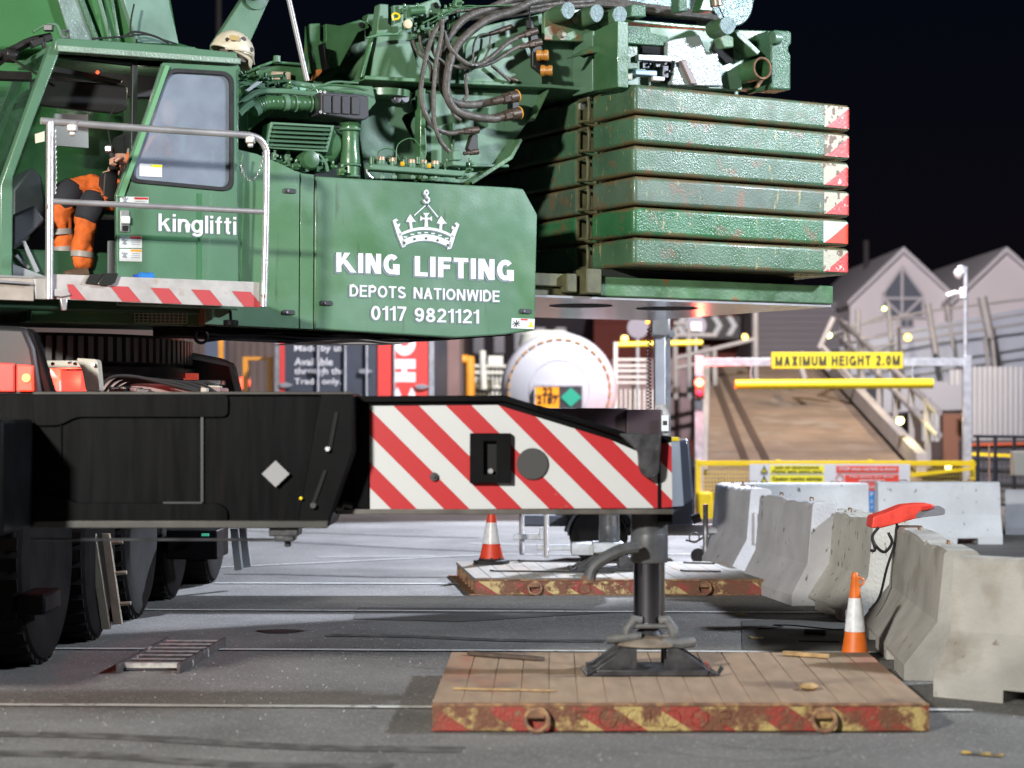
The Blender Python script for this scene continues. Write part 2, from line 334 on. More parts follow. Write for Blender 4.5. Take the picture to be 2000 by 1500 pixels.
# ---------------------------------------------------------------- bold grotesque lettering drawn from strokes
def arcp(cx, cy, rx, ry, a0, a1, n=12):
    return [(cx+rx*math.cos(math.radians(a0+(a1-a0)*i/n)), cy+ry*math.sin(math.radians(a0+(a1-a0)*i/n))) for i in range(n+1)]
def glyph(ch, w):
    """(advance width, filled polygons, stroked paths) in units of the cap height; w = stem width"""
    h = w/2; P = []; K = []
    def v(x, y0=0, y1=1): P.append([(x, y0), (x+w, y0), (x+w, y1), (x, y1)])
    def hz(x0, x1, y, t=None): t = t or w*.86; P.append([(x0, y), (x1, y), (x1, y+t), (x0, y+t)])
    def dg(x0, y0, x1, y1, t): P.append([(x0, y0), (x0+t, y0), (x1+t, y1), (x1, y1)])
    b = w*.86; A = .66
    if ch == 'K': v(0); dg(A-.02, 0, .20, .62, w*1.22); P.append([(w*.9, .30), (w*.9, .30+w*1.35), (A-w*1.2-.02, 1), (A-.02, 1)]); A = A+w*.98
    elif ch == 'I': v(0); A = w
    elif ch == 'N': A = .72; v(0); v(A-w); dg(A-w*1.18, 0, -.0+w*.02, 1, w*1.16)
    elif ch == 'M': A = .84; v(0); v(A-w); dg(A/2-w*.45, 0, w*.05, 1, w*.9); dg(A/2-w*.45, 0, A-w*.95, 1, w*.9)
    elif ch == 'G': A = .76; K.append(arcp(.38, .5, .38-h, .5-h, 42, 330)); P.append([(A-w, 0), (A, 0), (A, .52), (A-w, .52)]); hz(.44, A, .52-b)
    elif ch == 'L': A = .56; v(0); hz(0, A, 0)
    elif ch == 'F': A = .57; v(0); hz(0, A, 1-b); hz(0, A-.05, .5-b/2+.03)
    elif ch == 'E': A = .60; v(0); hz(0, A, 1-b); hz(0, A-.04, .5-b/2+.03); hz(0, A, 0)
    elif ch == 'T': A = .64; v(A/2-h); hz(0, A, 1-b)
    elif ch == 'H': A = .70; v(0); v(A-w); hz(0, A, .5-b/2+.02)
    elif ch == 'D': A = .70; v(0); K.append([(w*.5, 1-h), (.30, 1-h)]+arcp(.30, .5, A-.30-h, .5-h, 90, -90)+[(w*.5, h)])
    elif ch == 'P': A = .64; v(0); K.append([(w*.5, 1-h), (.36, 1-h)]+arcp(.36, .70, A-.36-h, .30-h, 90, -90)+[(w*.5, .40+h)])
    elif ch == 'O': A = .78; K.append(arcp(.39, .5, .39-h, .5-h, 0, 360, 26))
    elif ch == 'C': A = .74; K.append(arcp(.38, .5, .38-h, .5-h, 40, 320, 22))
    elif ch == 'U': A = .70; K.append([(h, 1), (h, .32)]+arcp(.35, .32, .35-h, .32-h, 180, 360)+[(A-h, .32), (A-h, 1)])
    elif ch == 'S': A = .66; K.append(arcp(.33, .735, .33-h, .265-h*.9, 20, 255, 12)+arcp(.33, .27, .33-h, .27-h*.9, 75, -165, 12))
    elif ch == 'A': A = .72; t = w*1.1; dg(0, 0, A/2-t/2, 1, t); dg(A-t, 0, A/2-t/2, 1, t); hz(.16, A-.16, .24, w*.75)
    elif ch == 'W': A = 1.0; t = w*1.02; dg(.22-t/2+.02, 0, 0, 1, t); dg(.22-t/2+.02, 0, A/2-t/2, 1, t); dg(.78-t/2-.02, 0, A/2-t/2, 1, t); dg(.78-t/2-.02, 0, A-t, 1, t)
    elif ch == 'X': A = .68; t = w*1.2; dg(0, 0, A-t, 1, t); dg(A-t, 0, 0, 1, t)
    elif ch == '0': A = .58; K.append(arcp(.29, .5, .29-h, .5-h, 0, 360, 24))
    elif ch == '1': A = .36; v(A-w); P.append([(0, .70), (A-w, .76), (A-w, 1), (A-w*.9, 1), (A-w*1.3, .86), (0, .82)])
    elif ch == '7': A = .56; hz(0, A, 1-b); P.append([(.10, 0), (.10+w, 0), (.3+w*.7, .5), (A, 1-b), (A-w*1.05, 1-b), (.24, .5)])
    elif ch == '2': A = .57; K.append(arcp(.285, .69, .285-h, .31-h, 165, -35, 14)+[(h*1.3, .08+h)]); hz(0, A, 0)
    elif ch == '8': A = .59; K.append(arcp(.295, .745, .255-h, .255-h*.9, 0, 360, 20)); K.append(arcp(.295, .275, .295-h, .275-h*.9, 0, 360, 20))
    elif ch == '9': A = .58; K.append(arcp(.285, .68, .285-h, .32-h, 0, 360, 20)); K.append([(A-h, .68), (A-h, .5)]+arcp(.285, .40, .285-h, .40-h, 10, -150, 12))
    elif ch == '.': A = w*1.1; P.append([(0, 0), (w, 0), (w, w), (0, w)])
    elif ch == 'k': A = .53; v(0); P.append([(w*.9, .26), (w*.9, .26+w*1.3), (A-w*1.15, .74), (A, .74)]); dg(A-w*1.1+.03, 0, .17, .48, w*1.15); A += .03
    elif ch == 'i': A = w; v(0, 0, .74); v(0, .86, 1)
    elif ch == 'l': A = w; v(0)
    elif ch == 'n': A = .53; v(0, 0, .74); K.append([(h, .46)]+arcp(A/2+.01, .46, A/2-h-.01, .29-h, 180, 0)+[(A-h, .46), (A-h, 0)])
    elif ch == 'g': A = .56; K.append(arcp(.27, .37, .27-h, .37-h, 0, 360, 20)); K.append([(A-h-.01, .74), (A-h-.01, .06)]+arcp(.28, .04, .27-h, .26-h, 0, -155, 10))
    elif ch == 'f': A = .34; v(.08, 0, .72); K.append([(.08+h, .70), (.08+h, .80)]+arcp(.08+h+.13, .80, .13, .2-h, 180, 95, 6)); hz(0, .33, .74-b*.9, b*.9)
    elif ch == 't': A = .34; v(.08, .14, .93); K.append([(.08+h, .2), (.08+h, .18)]+arcp(.08+h+.12, .18, .12, .18-h, 180, 268, 6)); hz(0, .33, .74-b*.9, b*.9)
    else: A = .5
    return A, P, K
def ribbon(pts, w):
    n = len(pts); out = []
    closed = (abs(pts[0][0]-pts[-1][0])+abs(pts[0][1]-pts[-1][1])) < 1e-5
    if closed: pts = pts[:-1]; n -= 1
    for i in range(n):
        a = pts[i-1] if (i or closed) else None; c = pts[(i+1) % n] if (i < n-1 or closed) else None; p = pts[i]
        d1 = None if a is None else (p[0]-a[0], p[1]-a[1]); d2 = None if c is None else (c[0]-p[0], c[1]-p[1])
        nn = []
        for d in (d1, d2):
            if d:
                L_ = math.hypot(*d) or 1e-9; nn.append((-d[1]/L_, d[0]/L_))
        nx = sum(q[0] for q in nn)/len(nn); ny = sum(q[1] for q in nn)/len(nn); L_ = math.hypot(nx, ny) or 1; k = min(1/L_, 1.8)/L_
        out.append(((p[0]+nx*k*w/2, p[1]+ny*k*w/2), (p[0]-nx*k*w/2, p[1]-ny*k*w/2)))
    m = n if closed else n-1
    return [[out[i][0], out[(i+1) % n][0], out[(i+1) % n][1], out[i][1]] for i in range(m)]
def block(body, pl, quad, m, name, parent, front=-.006, w=.22, gap=.10, sp=.3, thick=.0015, desc=False):
    """one mesh per letter, fitted to four corners (bl, br, tr, tl)"""
    x = 0; L_ = []
    for ch in body:
        if ch == ' ': x += sp; continue
        A, P, K = glyph(ch, w); L_.append((ch, x, P, K)); x += A+gap
    tot = x-gap; q = [pl(*p) for p in quad]
    def mp(a, b, d):
        s_, t_ = a/tot, b; return (q[0]*(1-s_)+q[1]*s_)*(1-t_)+(q[3]*(1-s_)+q[2]*s_)*t_+pl.n*d
    for ch, x0, P, K in L_:
        g = G(); layers = [[p] for p in P]+[ribbon(k, w) for k in K]
        for li, polys in enumerate(layers):
            d = front-.0003*li
            for p in polys: 
                g.add([mp(x0+a, b, d) for a, b in p], [tuple(range(len(p)))])
        g.build(name, m, parent, smooth_=False)
# ================================================================ GROUND
def asphalt(name, base, lo, hi):
    m = mat(name, base, .8, noise=.25, nscale=1.2, bump=.75, bscale=95, color2=tuple(c*.6 for c in base), c2lo=.5, c2hi=.7, c2scale=.55, rvar=.12,
            color3=tuple(min(1, c*1.9) for c in base), c3lo=lo, c3hi=hi, c3scale=75)
    return m
ASPH = asphalt('worn_asphalt', (.130, .126, .120), .54, .66)
g = G(); g.add([(-90, 3, 0), (90, 3, 0), (90, 160, 0), (-90, 160, 0)], [(0, 1, 2, 3)]); kind(g.build('ground', ASPH, smooth_=False, origin=(0, 0, 0)))
PATCH = asphalt('old_tarmac_patch', (.072, .068, .063), .6, .7)
def sheet(name, pts, z, m, k='structure'):
    g = G(); pl = PZ(0); P = [pl(*p) for p in pts]; P = [V((p.x, p.y, z)) for p in P]
    g.add(P, [tuple(range(len(P)))]); return kind(g.build(name, m, smooth_=False), k)
sheet('tarmac_patch', [(1448, 1213), (1760, 1200), (1790, 1290), (1480, 1292), (1450, 1268)], .004, PATCH)
sheet('tarmac_patch', [(700, 1187), (1100, 1190), (1220, 1196), (900, 1215), (690, 1210)], .004, PATCH)
LINEM = mat('worn_white_line', (.45, .45, .43), .75, noise=.15, nscale=5, color2=(.09, .088, .085), c2lo=.62, c2hi=.68, c2scale=16)
LINEY = mat('worn_yellow_line', (.55, .34, .05), .75, color2=(.09, .088, .085), c2lo=.5, c2hi=.58, c2scale=14)
def line(x0, y0, x1, y1, w=.075, m=None, name='parking_line'):
    pl = PZ(0); a, b = pl(x0, y0), pl(x1, y1); d = (b-a).normalized(); n = V((-d.y, d.x, 0))*w/2; z = V((0, 0, .008)); k = 14
    g = G(); vs = []
    for i in range(k+1):
        p = a+(b-a)*i/k; wob = .006*math.sin(i*2.3+x0); vs += [p-n+z+V((0, wob, 0)), p+n+z+V((0, wob, 0))]
    g.add(vs, [(2*i, 2*i+2, 2*i+3, 2*i+1) for i in range(k)])
    return kind(g.build(name, m or LINEM, smooth_=False, origin=a))
line(-60, 1378, 1900, 1389); line(60, 1268, 1760, 1276); line(260, 1192, 1660, 1198); line(420, 1140, 1560, 1143); line(415, 1110, 960, 1084, .06)
line(960, 1084, 1440, 1083, .06); line(620, 1089, 850, 1087, .05); line(915, 1062, 1080, 1066, .06)
line(1880, 1472, 1962, 1478, .07, LINEY, 'yellow_line'); line(1435, 1201, 1463, 1202, .12, LINEY, 'yellow_line'); line(1465, 1247, 1490, 1247, .12, LINEY, 'yellow_line'); line(1392, 1090, 1430, 1090, .08, LINEY, 'yellow_line')
random.seed(3)
# small grit and stones on the asphalt
GRIT = mat('pale_grit', (.38, .37, .35), .8)
g = G()
for i in range(2600):
    Y = random.uniform(8.4, 17); X = random.uniform(-.27*Y, .27*Y); r = random.choice([.0018, .0022, .003, .003, .005])
    p = V((X, Y, 0)); q = [p+V((r*math.cos(t)*random.uniform(.7, 1.3), r*math.sin(t), 0)) for t in (0, 2.1, 4.2)]
    g.add(q+[p+V((0, 0, r*1.1))], [(0, 1, 3), (1, 2, 3), (2, 0, 3)])
kind(g.build('grit', GRIT, smooth_=False, origin=(0, 12, 0)), 'stuff')
# ================================================================ TIMBER AND STEEL OUTRIGGER MATS
PLANKM = [mat('deck_plank_%s' % nm, c, .68, noise=.14, nscale=5, bump=.2, bscale=30, stretch=(3, .7, 4), color2=(.30, .125, .08), c2lo=.58, c2hi=.74, c2scale=.9, color3=(.16, .11, .08), c3lo=.56, c3hi=.7, c3scale=2.2) for nm, c in (('tan', (.30, .215, .145)), ('brown', (.28, .198, .132)), ('dull', (.29, .207, .142)))]  # the reddish patches paint red lamp light onto the planks
DUSTY = [mat('deck_plank_pale_%d' % i, c, .75, noise=.15, nscale=5, bump=.2, bscale=30, stretch=(4, .7, 4), color2=(.24, .18, .13), c2lo=.5, c2hi=.7, c2scale=1.4) for i, c in enumerate([(.22, .20, .175), (.205, .19, .165), (.235, .215, .185)])]
SIDE1 = stripes('rusted_red_yellow_front', (.24, .03, .02), (.36, .27, .10), 1/.43, 1/.28, .93, .5, .62, (.12, .045, .022), .47, .55, 6, (.17, .09, .045), .55, .62, 19, .5)
SIDE2 = stripes('rusted_red_yellow_far', (.22, .035, .028), (.40, .31, .14), 1/.46, 1/.3, .72, .5, .62, (.12, .045, .022), .46, .53, 5, (.17, .09, .045), .56, .63, 18, .5)
def outrigger_mat(label, c4, zt, nplank, planks, side, rings, lugs, letters, open_side=False):
    FL, FR, BR, BL = [V((x, y, 0)) for x, y in c4]
    t = thing('outrigger_mat', label, 'mat', (FL+FR+BR+BL)/4, 'outrigger mats under the crane jacks')
    u = (FR-FL).normalized(); nrm = V((u.y, -u.x, 0)); zp = .028
    g = G(); g.hex8([FL-nrm*.03+V((0, 0, .01)), FR-nrm*.03+V((0, 0, .01)), BR+V((0, 0, .01)), BL+V((0, 0, .01))]+[p+V((0, 0, zt-zp-.003)) for p in (FL-nrm*.03, FR-nrm*.03, BR, BL)])
    if not open_side: g.build('core', RUSTM, t, bevel=.004)
    else:
        k = 7; g = G()
        for i in range(k):
            f0, f1 = (i+.42)/k, (i+.58)/k
            a, b = FL.lerp(BL, f0), FL.lerp(BL, f1); c, d = FR.lerp(BR, f1), FR.lerp(BR, f0)
            g.hex8([p+V((0, 0, .012)) for p in (a, d, c, b)]+[p+V((0, 0, zt-zp-.003)) for p in (a, d, c, b)])
        g.build('core_rib', RUSTM, t)
        q = G(); e = u*.5; q.hex8([p+V((0, 0, z)) for z in (.002, .012) for p in (FL-u*.05, FR, BR, BL-u*.07)]); q.build('bottom_plate', RUSTM, t)
        q = G(); q.hex8([p+V((0, 0, z)) for z in (.013, zt-zp-.004) for p in (FL+u*.6-nrm*.03, FR-nrm*.03, BR, BL+u*.6)]); q.build('core', DARK, t)
    q = G(); q.hex8([p+V((0, 0, z)) for z in (.006, zt-.012) for p in (FL, FR, FR-nrm*.028, FL-nrm*.028)]); q.build('side_plate', side, t, bevel=.004)
    q = G(); q.hex8([p+V((0, 0, z)) for z in (zt-.012, zt+.001) for p in (FL+nrm*.006, FR+nrm*.006, FR-nrm*.04, FL-nrm*.04)]); q.build('edge_bar', RUSTM, t, bevel=.003)
    for i in range(nplank):
        f0, f1 = i/nplank, (i+1)/nplank; gp = .0014/((FR-FL).length)
        a, b = (FL-nrm*.042).lerp(FR-nrm*.042, f0+gp), (FL-nrm*.042).lerp(FR-nrm*.042, f1-gp); c, d = BL.lerp(BR, f1-gp), BL.lerp(BR, f0+gp)
        zz = zt+random.uniform(-.0008, .0008)
        q = G(); q.hex8([p+V((0, 0, zt-zp)) for p in (a, b, c, d)]+[p+V((0, 0, zz)) for p in (a, b, c, d)])
        q.build('plank', random.choice(planks), t, bevel=.0025, seg=1)
    for x, r in rings:
        p = FL+u*x+nrm*.002+V((0, 0, zt*.5)); q = G(); q.torus(p, r, .004, nrm, 24, 6); q.build('weld_ring', side, t)
    for x, s_ in letters:
        q = G()
        for k_, (dx, dz, ex, ez) in enumerate(s_):
            q.cyl(FL+u*(x+dx)+nrm*.002+V((0, 0, zt*.5+dz)), FL+u*(x+ex)+nrm*.002+V((0, 0, zt*.5+ez)), .0045, n=6)
        q.build('weld_mark', side, t)
    for x in lugs:
        p = FL+u*x+nrm*.0+V((0, 0, zt*.62))
        q = G(); q.box(p+nrm*.022+V((0, 0, .012)), (.085, .05, .05), (u, nrm, ZV)); q.build('lug_block', RUSTM, t, bevel=.008)
        q = G(); c = p+nrm*.045+V((0, 0, -.018))
        pts = [c+u*.055*math.sin(a)+V((0, 0, -.052*math.cos(a)))+nrm*.012*math.cos(a) for a in [2*PI*i/18 for i in range(18)]]
        q.tube(pts, .0115, 8, closed=True); q.build('lifting_ring', RUSTM, t)
    return t
h = .034
near_mat = outrigger_mat('nearest brown planked jack mat with rusty red and yellow striped front edge', [(-.39, 9.21), (2.03, 9.21), (2.1, 11.17), (-.36, 11.17)], .139, 17, PLANKM, SIDE1,
    [(.855, .045), (.988, .045), (1.165, .042), (1.30, .042)], [.51, 1.90], [(.70, [(0, h, .06, h), (0, h, 0, 0), (0, 0, .05, 0), (.05, 0, .05, -h), (.05, -h, 0, -h)]), (1.06, [(0, -h, .05, -h), (0, -h, 0, h)]), (1.40, [(0, h, .05, h), (.05, h, .05, 0), (0, 0, .05, 0), (0, 0, 0, -h), (0, -h, .05, -h)])])
far_mat = outrigger_mat('farther dusty pale jack mat with open hollow cells along its left side', [(-.31, 16.0), (2.13, 16.0), (1.98, 17.9), (-.53, 17.9)], .135, 17, DUSTY, SIDE2,
    [(.66, .025), (.93, .05), (1.36, .05)], [.50, 1.93], [(.78, [(0, h, .07, h), (0, h, 0, 0), (0, 0, .06, 0), (.06, 0, .06, -h), (.06, -h, 0, -h)]), (1.08, [(0, h, .07, h), (0, h, 0, -h), (0, -h, .07, -h)]), (1.22, [(0, -h, 0, h), (0, h, .05, h)])], True)
# loose bits lying on the mats
def on_mat(px, py, zt): return PZ(zt)(px, py)
WOOD = mat('split_wood', (.34, .22, .10), .8, noise=.4, nscale=20, bump=.5, bscale=40)
WOODD = mat('dark_wet_wood', (.06, .04, .03), .7, noise=.4, nscale=20)
def stick(label, p0, p1, zt, w, hh, m, name='timber_batten', cat='wood'):
    a, b = on_mat(*p0, zt), on_mat(*p1, zt); d = (b-a).normalized(); s_ = V((-d.y, d.x, 0)); k = 6; g = G(); z = V((0, 0, hh/2+.002))
    ring = []
    for i in range(k+1):
        c = a.lerp(b, i/k)+s_*random.uniform(-.006, .006)+z; ww = w/2*random.uniform(.75, 1.05)*(.6 if i in (0, k) else 1)
        ring += [c-s_*ww-V((0, 0, hh/2)), c+s_*ww-V((0, 0, hh/2)), c+s_*ww*.9+V((0, 0, hh/2)), c-s_*ww*.9+V((0, 0, hh/2))]
    fs = [(j*4+i, j*4+(i+1) % 4, j*4+4+(i+1) % 4, j*4+4+i) for j in range(k) for i in range(4)]+[(3, 2, 1, 0), (4*k, 4*k+1, 4*k+2, 4*k+3)]
    g.add(ring, fs); return tag(g.build(name, m, None, bevel=.002, seg=1), label, cat)
stick('long dark stick lying at the back left of the near mat', (915, 1279), (1062, 1291), .142, .05, .02, WOODD)
stick('thin yellow-brown lath lying across the front left of the near mat', (885, 1347), (1085, 1351), .142, .028, .008, WOOD)
stick('pale splintered stick on the near mat towards the orange cone', (1530, 1279), (1618, 1286), .142, .05, .022, WOOD)
g = G(); c = on_mat(1580, 1347, .141); g.lathe(c, [(.03, 0), (.052, .012), (.05, .024), (.028, .034)], n=9); tag(g.build('wood_chip', WOOD, None, bevel=.003), 'flat pale chip of wood lying on the front right of the near mat', 'wood')
for (x0, y0, x1, y1, lb) in [(1020, 1097, 1240, 1101, 'thin steel strip bent at one end, lying under the threaded jack legs'), (966, 1117, 1200, 1119, 'long thin dark rod lying along the front of the far mat'), (1345, 1101, 1396, 1102, 'short thin steel strip on the far mat right of the near jack, at its back'), (1340, 1117, 1408, 1118, 'short thin steel strip at the front right of the far mat')]:
    a, b = on_mat(x0, y0, .137), on_mat(x1, y1, .137); g = G(); g.tube([a+V((-.04, .07, .008)), a+V((0, 0, .008)), a.lerp(b, .5)+V((0, .01, .008)), b+V((0, 0, .008))], .008, 6); tag(g.build('steel_strip', DSTEEL), lb, 'metal strip')
# ================================================================ TRAFFIC CONES
def cone(label, px, Y, hgt, rb, orange, base=True, handle=True):
    p = W(px, 800, Y); p.z = 0; t = thing('traffic_cone', label, 'cone', p, 'orange traffic cones', local=True)
    rt = rb*.22; z0 = .03
    r = lambda f: rb+(rt-rb)*f
    o = mat('cone_orange' if orange else 'cone_red', (.62, .13, .01) if orange else (.62, .05, .02), .5, noise=.1, nscale=20)
    g = G(); g.lathe((0, 0, 0), [(rb*1.5, 0), (rb*1.5, .03), (rb*1.08, .035), (rb, .06)], n=8 if base else 20); g.build('base', o if orange else RUBBER, t)
    g = G(); g.lathe((0, 0, 0), [(r(0), .05), (r(.35), hgt*.35)]); g.build('body', o, t)
    g = G(); g.lathe((0, 0, 0), [(r(.35)+.003, hgt*.35), (r(.72)+.003, hgt*.72)]); g.build('reflective_sleeve', mat('cone_sleeve', (.62, .63, .66), .35, noise=.15, nscale=25), t)
    g = G(); g.lathe((0, 0, 0), [(r(.72), hgt*.72), (r(.93), hgt*.93), (r(.95)*1.15, hgt*.94), (rt, hgt*.99), (rt*.8, hgt)]); g.build('tip', o, t)
    if handle:
        g = G(); g.torus((rt+.015, 0, hgt*.9), .022, .006, (0, 1, 0), 14, 6); g.build('carry_loop', o, t)
    return t
cone('bright orange cone with grey sleeve behind the near mat beside the concrete barriers', 1670, 11.75, .56, .085, True)
t = cone('red and white cone standing on the far mat', 960, 17.65, .53, .112, False, handle=False)
t.location.z = .137; t.location.x = (960-1000)/F*17.65
# ================================================================ CONCRETE BARRIERS
class PT:
    def __init__(s, o, x, y, n): s.o, s.x, s.y, s.n = V(o), V(x), V(y), V(n)
    def __call__(s, a, b): return s.o+s.x*a+s.y*b
WRIT = mat('faded_stencil', (.2, .19, .18), .85)
def barrier(label, p0, p1, m, hh=.75, hb=.27, ht=.09, pockets=True, chips=0, notch=False, writing=None, tilt=0, prot=0):
    """jersey barrier from p0 to p1 (ground points on its axis)"""
    p0, p1 = V(p0), V(p1); L_ = (p1-p0).length; d = (p1-p0).normalized()
    t = thing('concrete_barrier', label, 'barrier', (p0+p1)/2, 'concrete barriers round the works', local=True)
    t.rotation_euler = (tilt, 0, math.atan2(d.y, d.x))
    prof = [(hb, 0), (hb, .09), (ht+.04, .34), (ht, hh-.02), (ht-.02, hh), (-ht+.02, hh), (-ht, hh-.02), (-ht-.04, .34), (-hb, .09), (-hb, 0)]
    random.seed(int(p0.x*977+p0.y*31)); cuts = [-L_/2, -L_/2+.02]
    pk = [(-L_*.3, -L_*.13), (L_*.13, L_*.3)] if pockets else []
    xs = sorted(set([-L_/2, L_/2]+[x for a in pk for x in a]+[-L_/2+L_*i/14 for i in range(15)]))
    vs = []; fs = []; np_ = len(prof)
    st = []
    for x in xs:
        edge_ = [q for q in pk if abs(x-q[0]) < 1e-4 or abs(x-q[1]) < 1e-4]
        if edge_:
            left = abs(x-edge_[0][0]) < 1e-4
            st += [(x-.001, not left), (x+.001, left)]
        else: st.append((x, any(q[0] < x < q[1] for q in pk)))
    for x, inpk in st:
        chip = random.uniform(.004, .022) if random.random() < chips else 0
        for (y, z) in prof:
            zz = z-(chip if z > hh-.03 else 0)
            if inpk and z == 0: zz = .07
            vs.append(V((x, y, zz)))
    xs = [q[0] for q in st]
    for i in range(len(xs)-1):
        for k in range(np_-1):
            fs.append((i*np_+k, i*np_+k+1, (i+1)*np_+k+1, (i+1)*np_+k))
        fs.append((i*np_+np_-1, i*np_, (i+1)*np_, (i+1)*np_+np_-1))
    fs += [tuple(range(np_)), tuple(range(len(vs)-1, len(vs)-np_-1, -1))]
    g = G(); g.add(vs, fs); g.build('body', m, t, bevel=.007, seg=2, smooth_=False)
    if notch:
        g = G(); g.frame(PT((L_/2-.001, 0, 0), (0, 1, 0), (0, 0, 1), (1, 0, 0)), [(-.07, .30), (.07, .30), (.07, .60), (-.07, .60)], [(-.04, .32), (.04, .32), (.04, .58), (-.04, .58)], .02); g.build('joint_slot', m, t)
        g = G(); g.box((L_/2+.001, 0, .45), (.004, .078, .255)); g.build('slot_back', mat('slot_shade', (.16, .15, .14), .9), t)
        g = G(); g.lathe((L_*.02, 0, hh), [(.03, 0), (.03, .012), (.012, .02), (.012, .04), (.02, .05)], n=8); g.build('lifting_stud', RUSTM, t)
    g = G()
    for sx_ in (-1, 1): g.tube([(sx_*L_*.28-.05, 0, hh-.01), (sx_*L_*.28-.04, 0, hh+.02), (sx_*L_*.28+.04, 0, hh+.02), (sx_*L_*.28+.05, 0, hh-.01)], .006, 6)
    g.build('lifting_loop', RUSTM, t)
    return t
barrier('nearest bare concrete barrier, cut by the right edge, with dark slots under it', (2.52, 10.65, 0), (4.12, 9.45, 0), CONC, hb=.36, chips=.05)
barrier('bare concrete barrier with stained sloping foot, just behind the nearest one', (2.80, 13.35, 0), (2.60, 10.95, 0), CONC, hb=.33, ht=.10, hh=.755, chips=.3)
barrier('chipped barrier with the red life jacket on top', (2.68, 15.5, 0), (2.79, 13.95, 0), mat('concrete_pale', (.42, .41, .375), .85, noise=.15, nscale=3, bump=.45, bscale=40, color3=(.12, .1, .08), c3lo=.63, c3hi=.67, c3scale=9, c3stretch=(2, 2, 1)), hb=.34, ht=.13, hh=.76, chips=.5)
barrier('grey barrier with a broken top edge, right of the far mat', (2.28, 16.7, 0), (2.50, 15.15, 0), CONCG, hb=.27, ht=.10, hh=.83, chips=.6, pockets=False)
barrier('grey barrier with a slotted end, behind the broken-topped one', (2.17, 19.3, 0), (2.36, 17.95, 0), CONCG, hb=.28, ht=.10, hh=.82, chips=.2, notch=True, pockets=False)
barrier('long white barrier across the road, the left one under the warning sign', (2.45, 22.2, 0), (4.16, 22.2, 0), CONCW, hh=.71, hb=.2)
barrier('long white barrier across the road, right of the gap with the blue notice', (4.29, 22.3, 0), (5.72, 22.3, 0), CONCW, hh=.72, hb=.22)
barrier('small white barrier end behind the right end of the long white ones', (5.6, 24.4, 0), (6.15, 24.2, 0), CONCW, hh=.55, hb=.2, pockets=False)
barrier('pale barrier at the right edge beyond the black railing', (6.25, 24.0, 0), (7.8, 23.6, 0), CONCG, hh=.56, hb=.2)
# stencil on the foot of the barrier with the life jacket
# ================================================================ LIFE JACKET
LJ = thing('life_jacket', 'red and grey life jacket with black strap lying over a barrier', 'life jacket', W(1770, 1020, 13.3), None)
pl = PY(13.3)
g = G(); pts = [(1697, 1030), (1700, 1008), (1725, 1000), (1760, 986), (1790, 983), (1812, 983), (1836, 991), (1838, 1004), (1805, 1008), (1780, 1012), (1745, 1022), (1715, 1030)]
g.ext(pl, rpoly(pts, 4), .22, -.1); g.build('collar', mat('life_jacket_red', (.72, .05, .03), .5, noise=.2, nscale=15, bump=.3, bscale=25), LJ, bevel=.02, seg=3)
g = G(); g.ext(pl, rpoly([(1781, 1006), (1800, 987), (1828, 986), (1839, 993), (1838, 1003), (1806, 1007), (1784, 1011)], 3), .03, -.118); g.build('grey_panel', mat('grey_fabric', (.16, .16, .18), .8, bump=.3), LJ, bevel=.006)
g = G(); g.ext(pl, rpoly([(1793, 988), (1812, 985), (1815, 991), (1790, 996)], 2), .02, -.14); g.build('red_flap', RED, LJ, bevel=.004)
STRAP = mat('black_webbing', (.012, .012, .013), .8)
g = G(); g.ptube(pl, [(1716, 1030, -.12), (1704, 1048, -.13), (1712, 1068, -.13), (1728, 1078, -.13), (1742, 1060, -.13), (1735, 1040, -.12)], .011, 6); g.ptube(pl, [(1703, 1052, -.14), (1709, 1074, -.14), (1700, 1075, -.14)], .010, 6); g.build('buckle_loop', STRAP, LJ)
g = G(); g.ptube(pl, [(1752, 1020, -.05), (1748, 1060, -.1), (1732, 1110, -.13), (1718, 1165, -.4), (1698, 1192, -.5)], .009, 6); g.build('webbing_strap', STRAP, LJ)
# ================================================================ CABLE AND DEBRIS ON THE ROAD
z0 = PZ(.006)
g = G(); g.tube(smooth([z0(*p) for p in [(1480, 1229), (1510, 1227), (1530, 1224), (1512, 1221), (1550, 1222), (1590, 1226), (1640, 1230), (1700, 1222)]], 5), .007, 6); tag(g.build('black_cable', STRAP), 'thin black cable snaking over the dark tarmac patch', 'cable')
g = G(); g.tube([z0(1572, 1238)+V((0, 0, .015)), z0(1612, 1240)+V((0, 0, .015))], .02, 8); tag(g.build('cable_connector', STRAP), 'black plug lying on the dark tarmac patch', 'plug')
g = G(); g.tube(smooth([z0(*p) for p in [(1560, 1252), (1600, 1253), (1640, 1254)]], 3), .005, 6); tag(g.build('wire_offcut', STRAP), 'short straight wire lying in front of the black plug', 'wire')
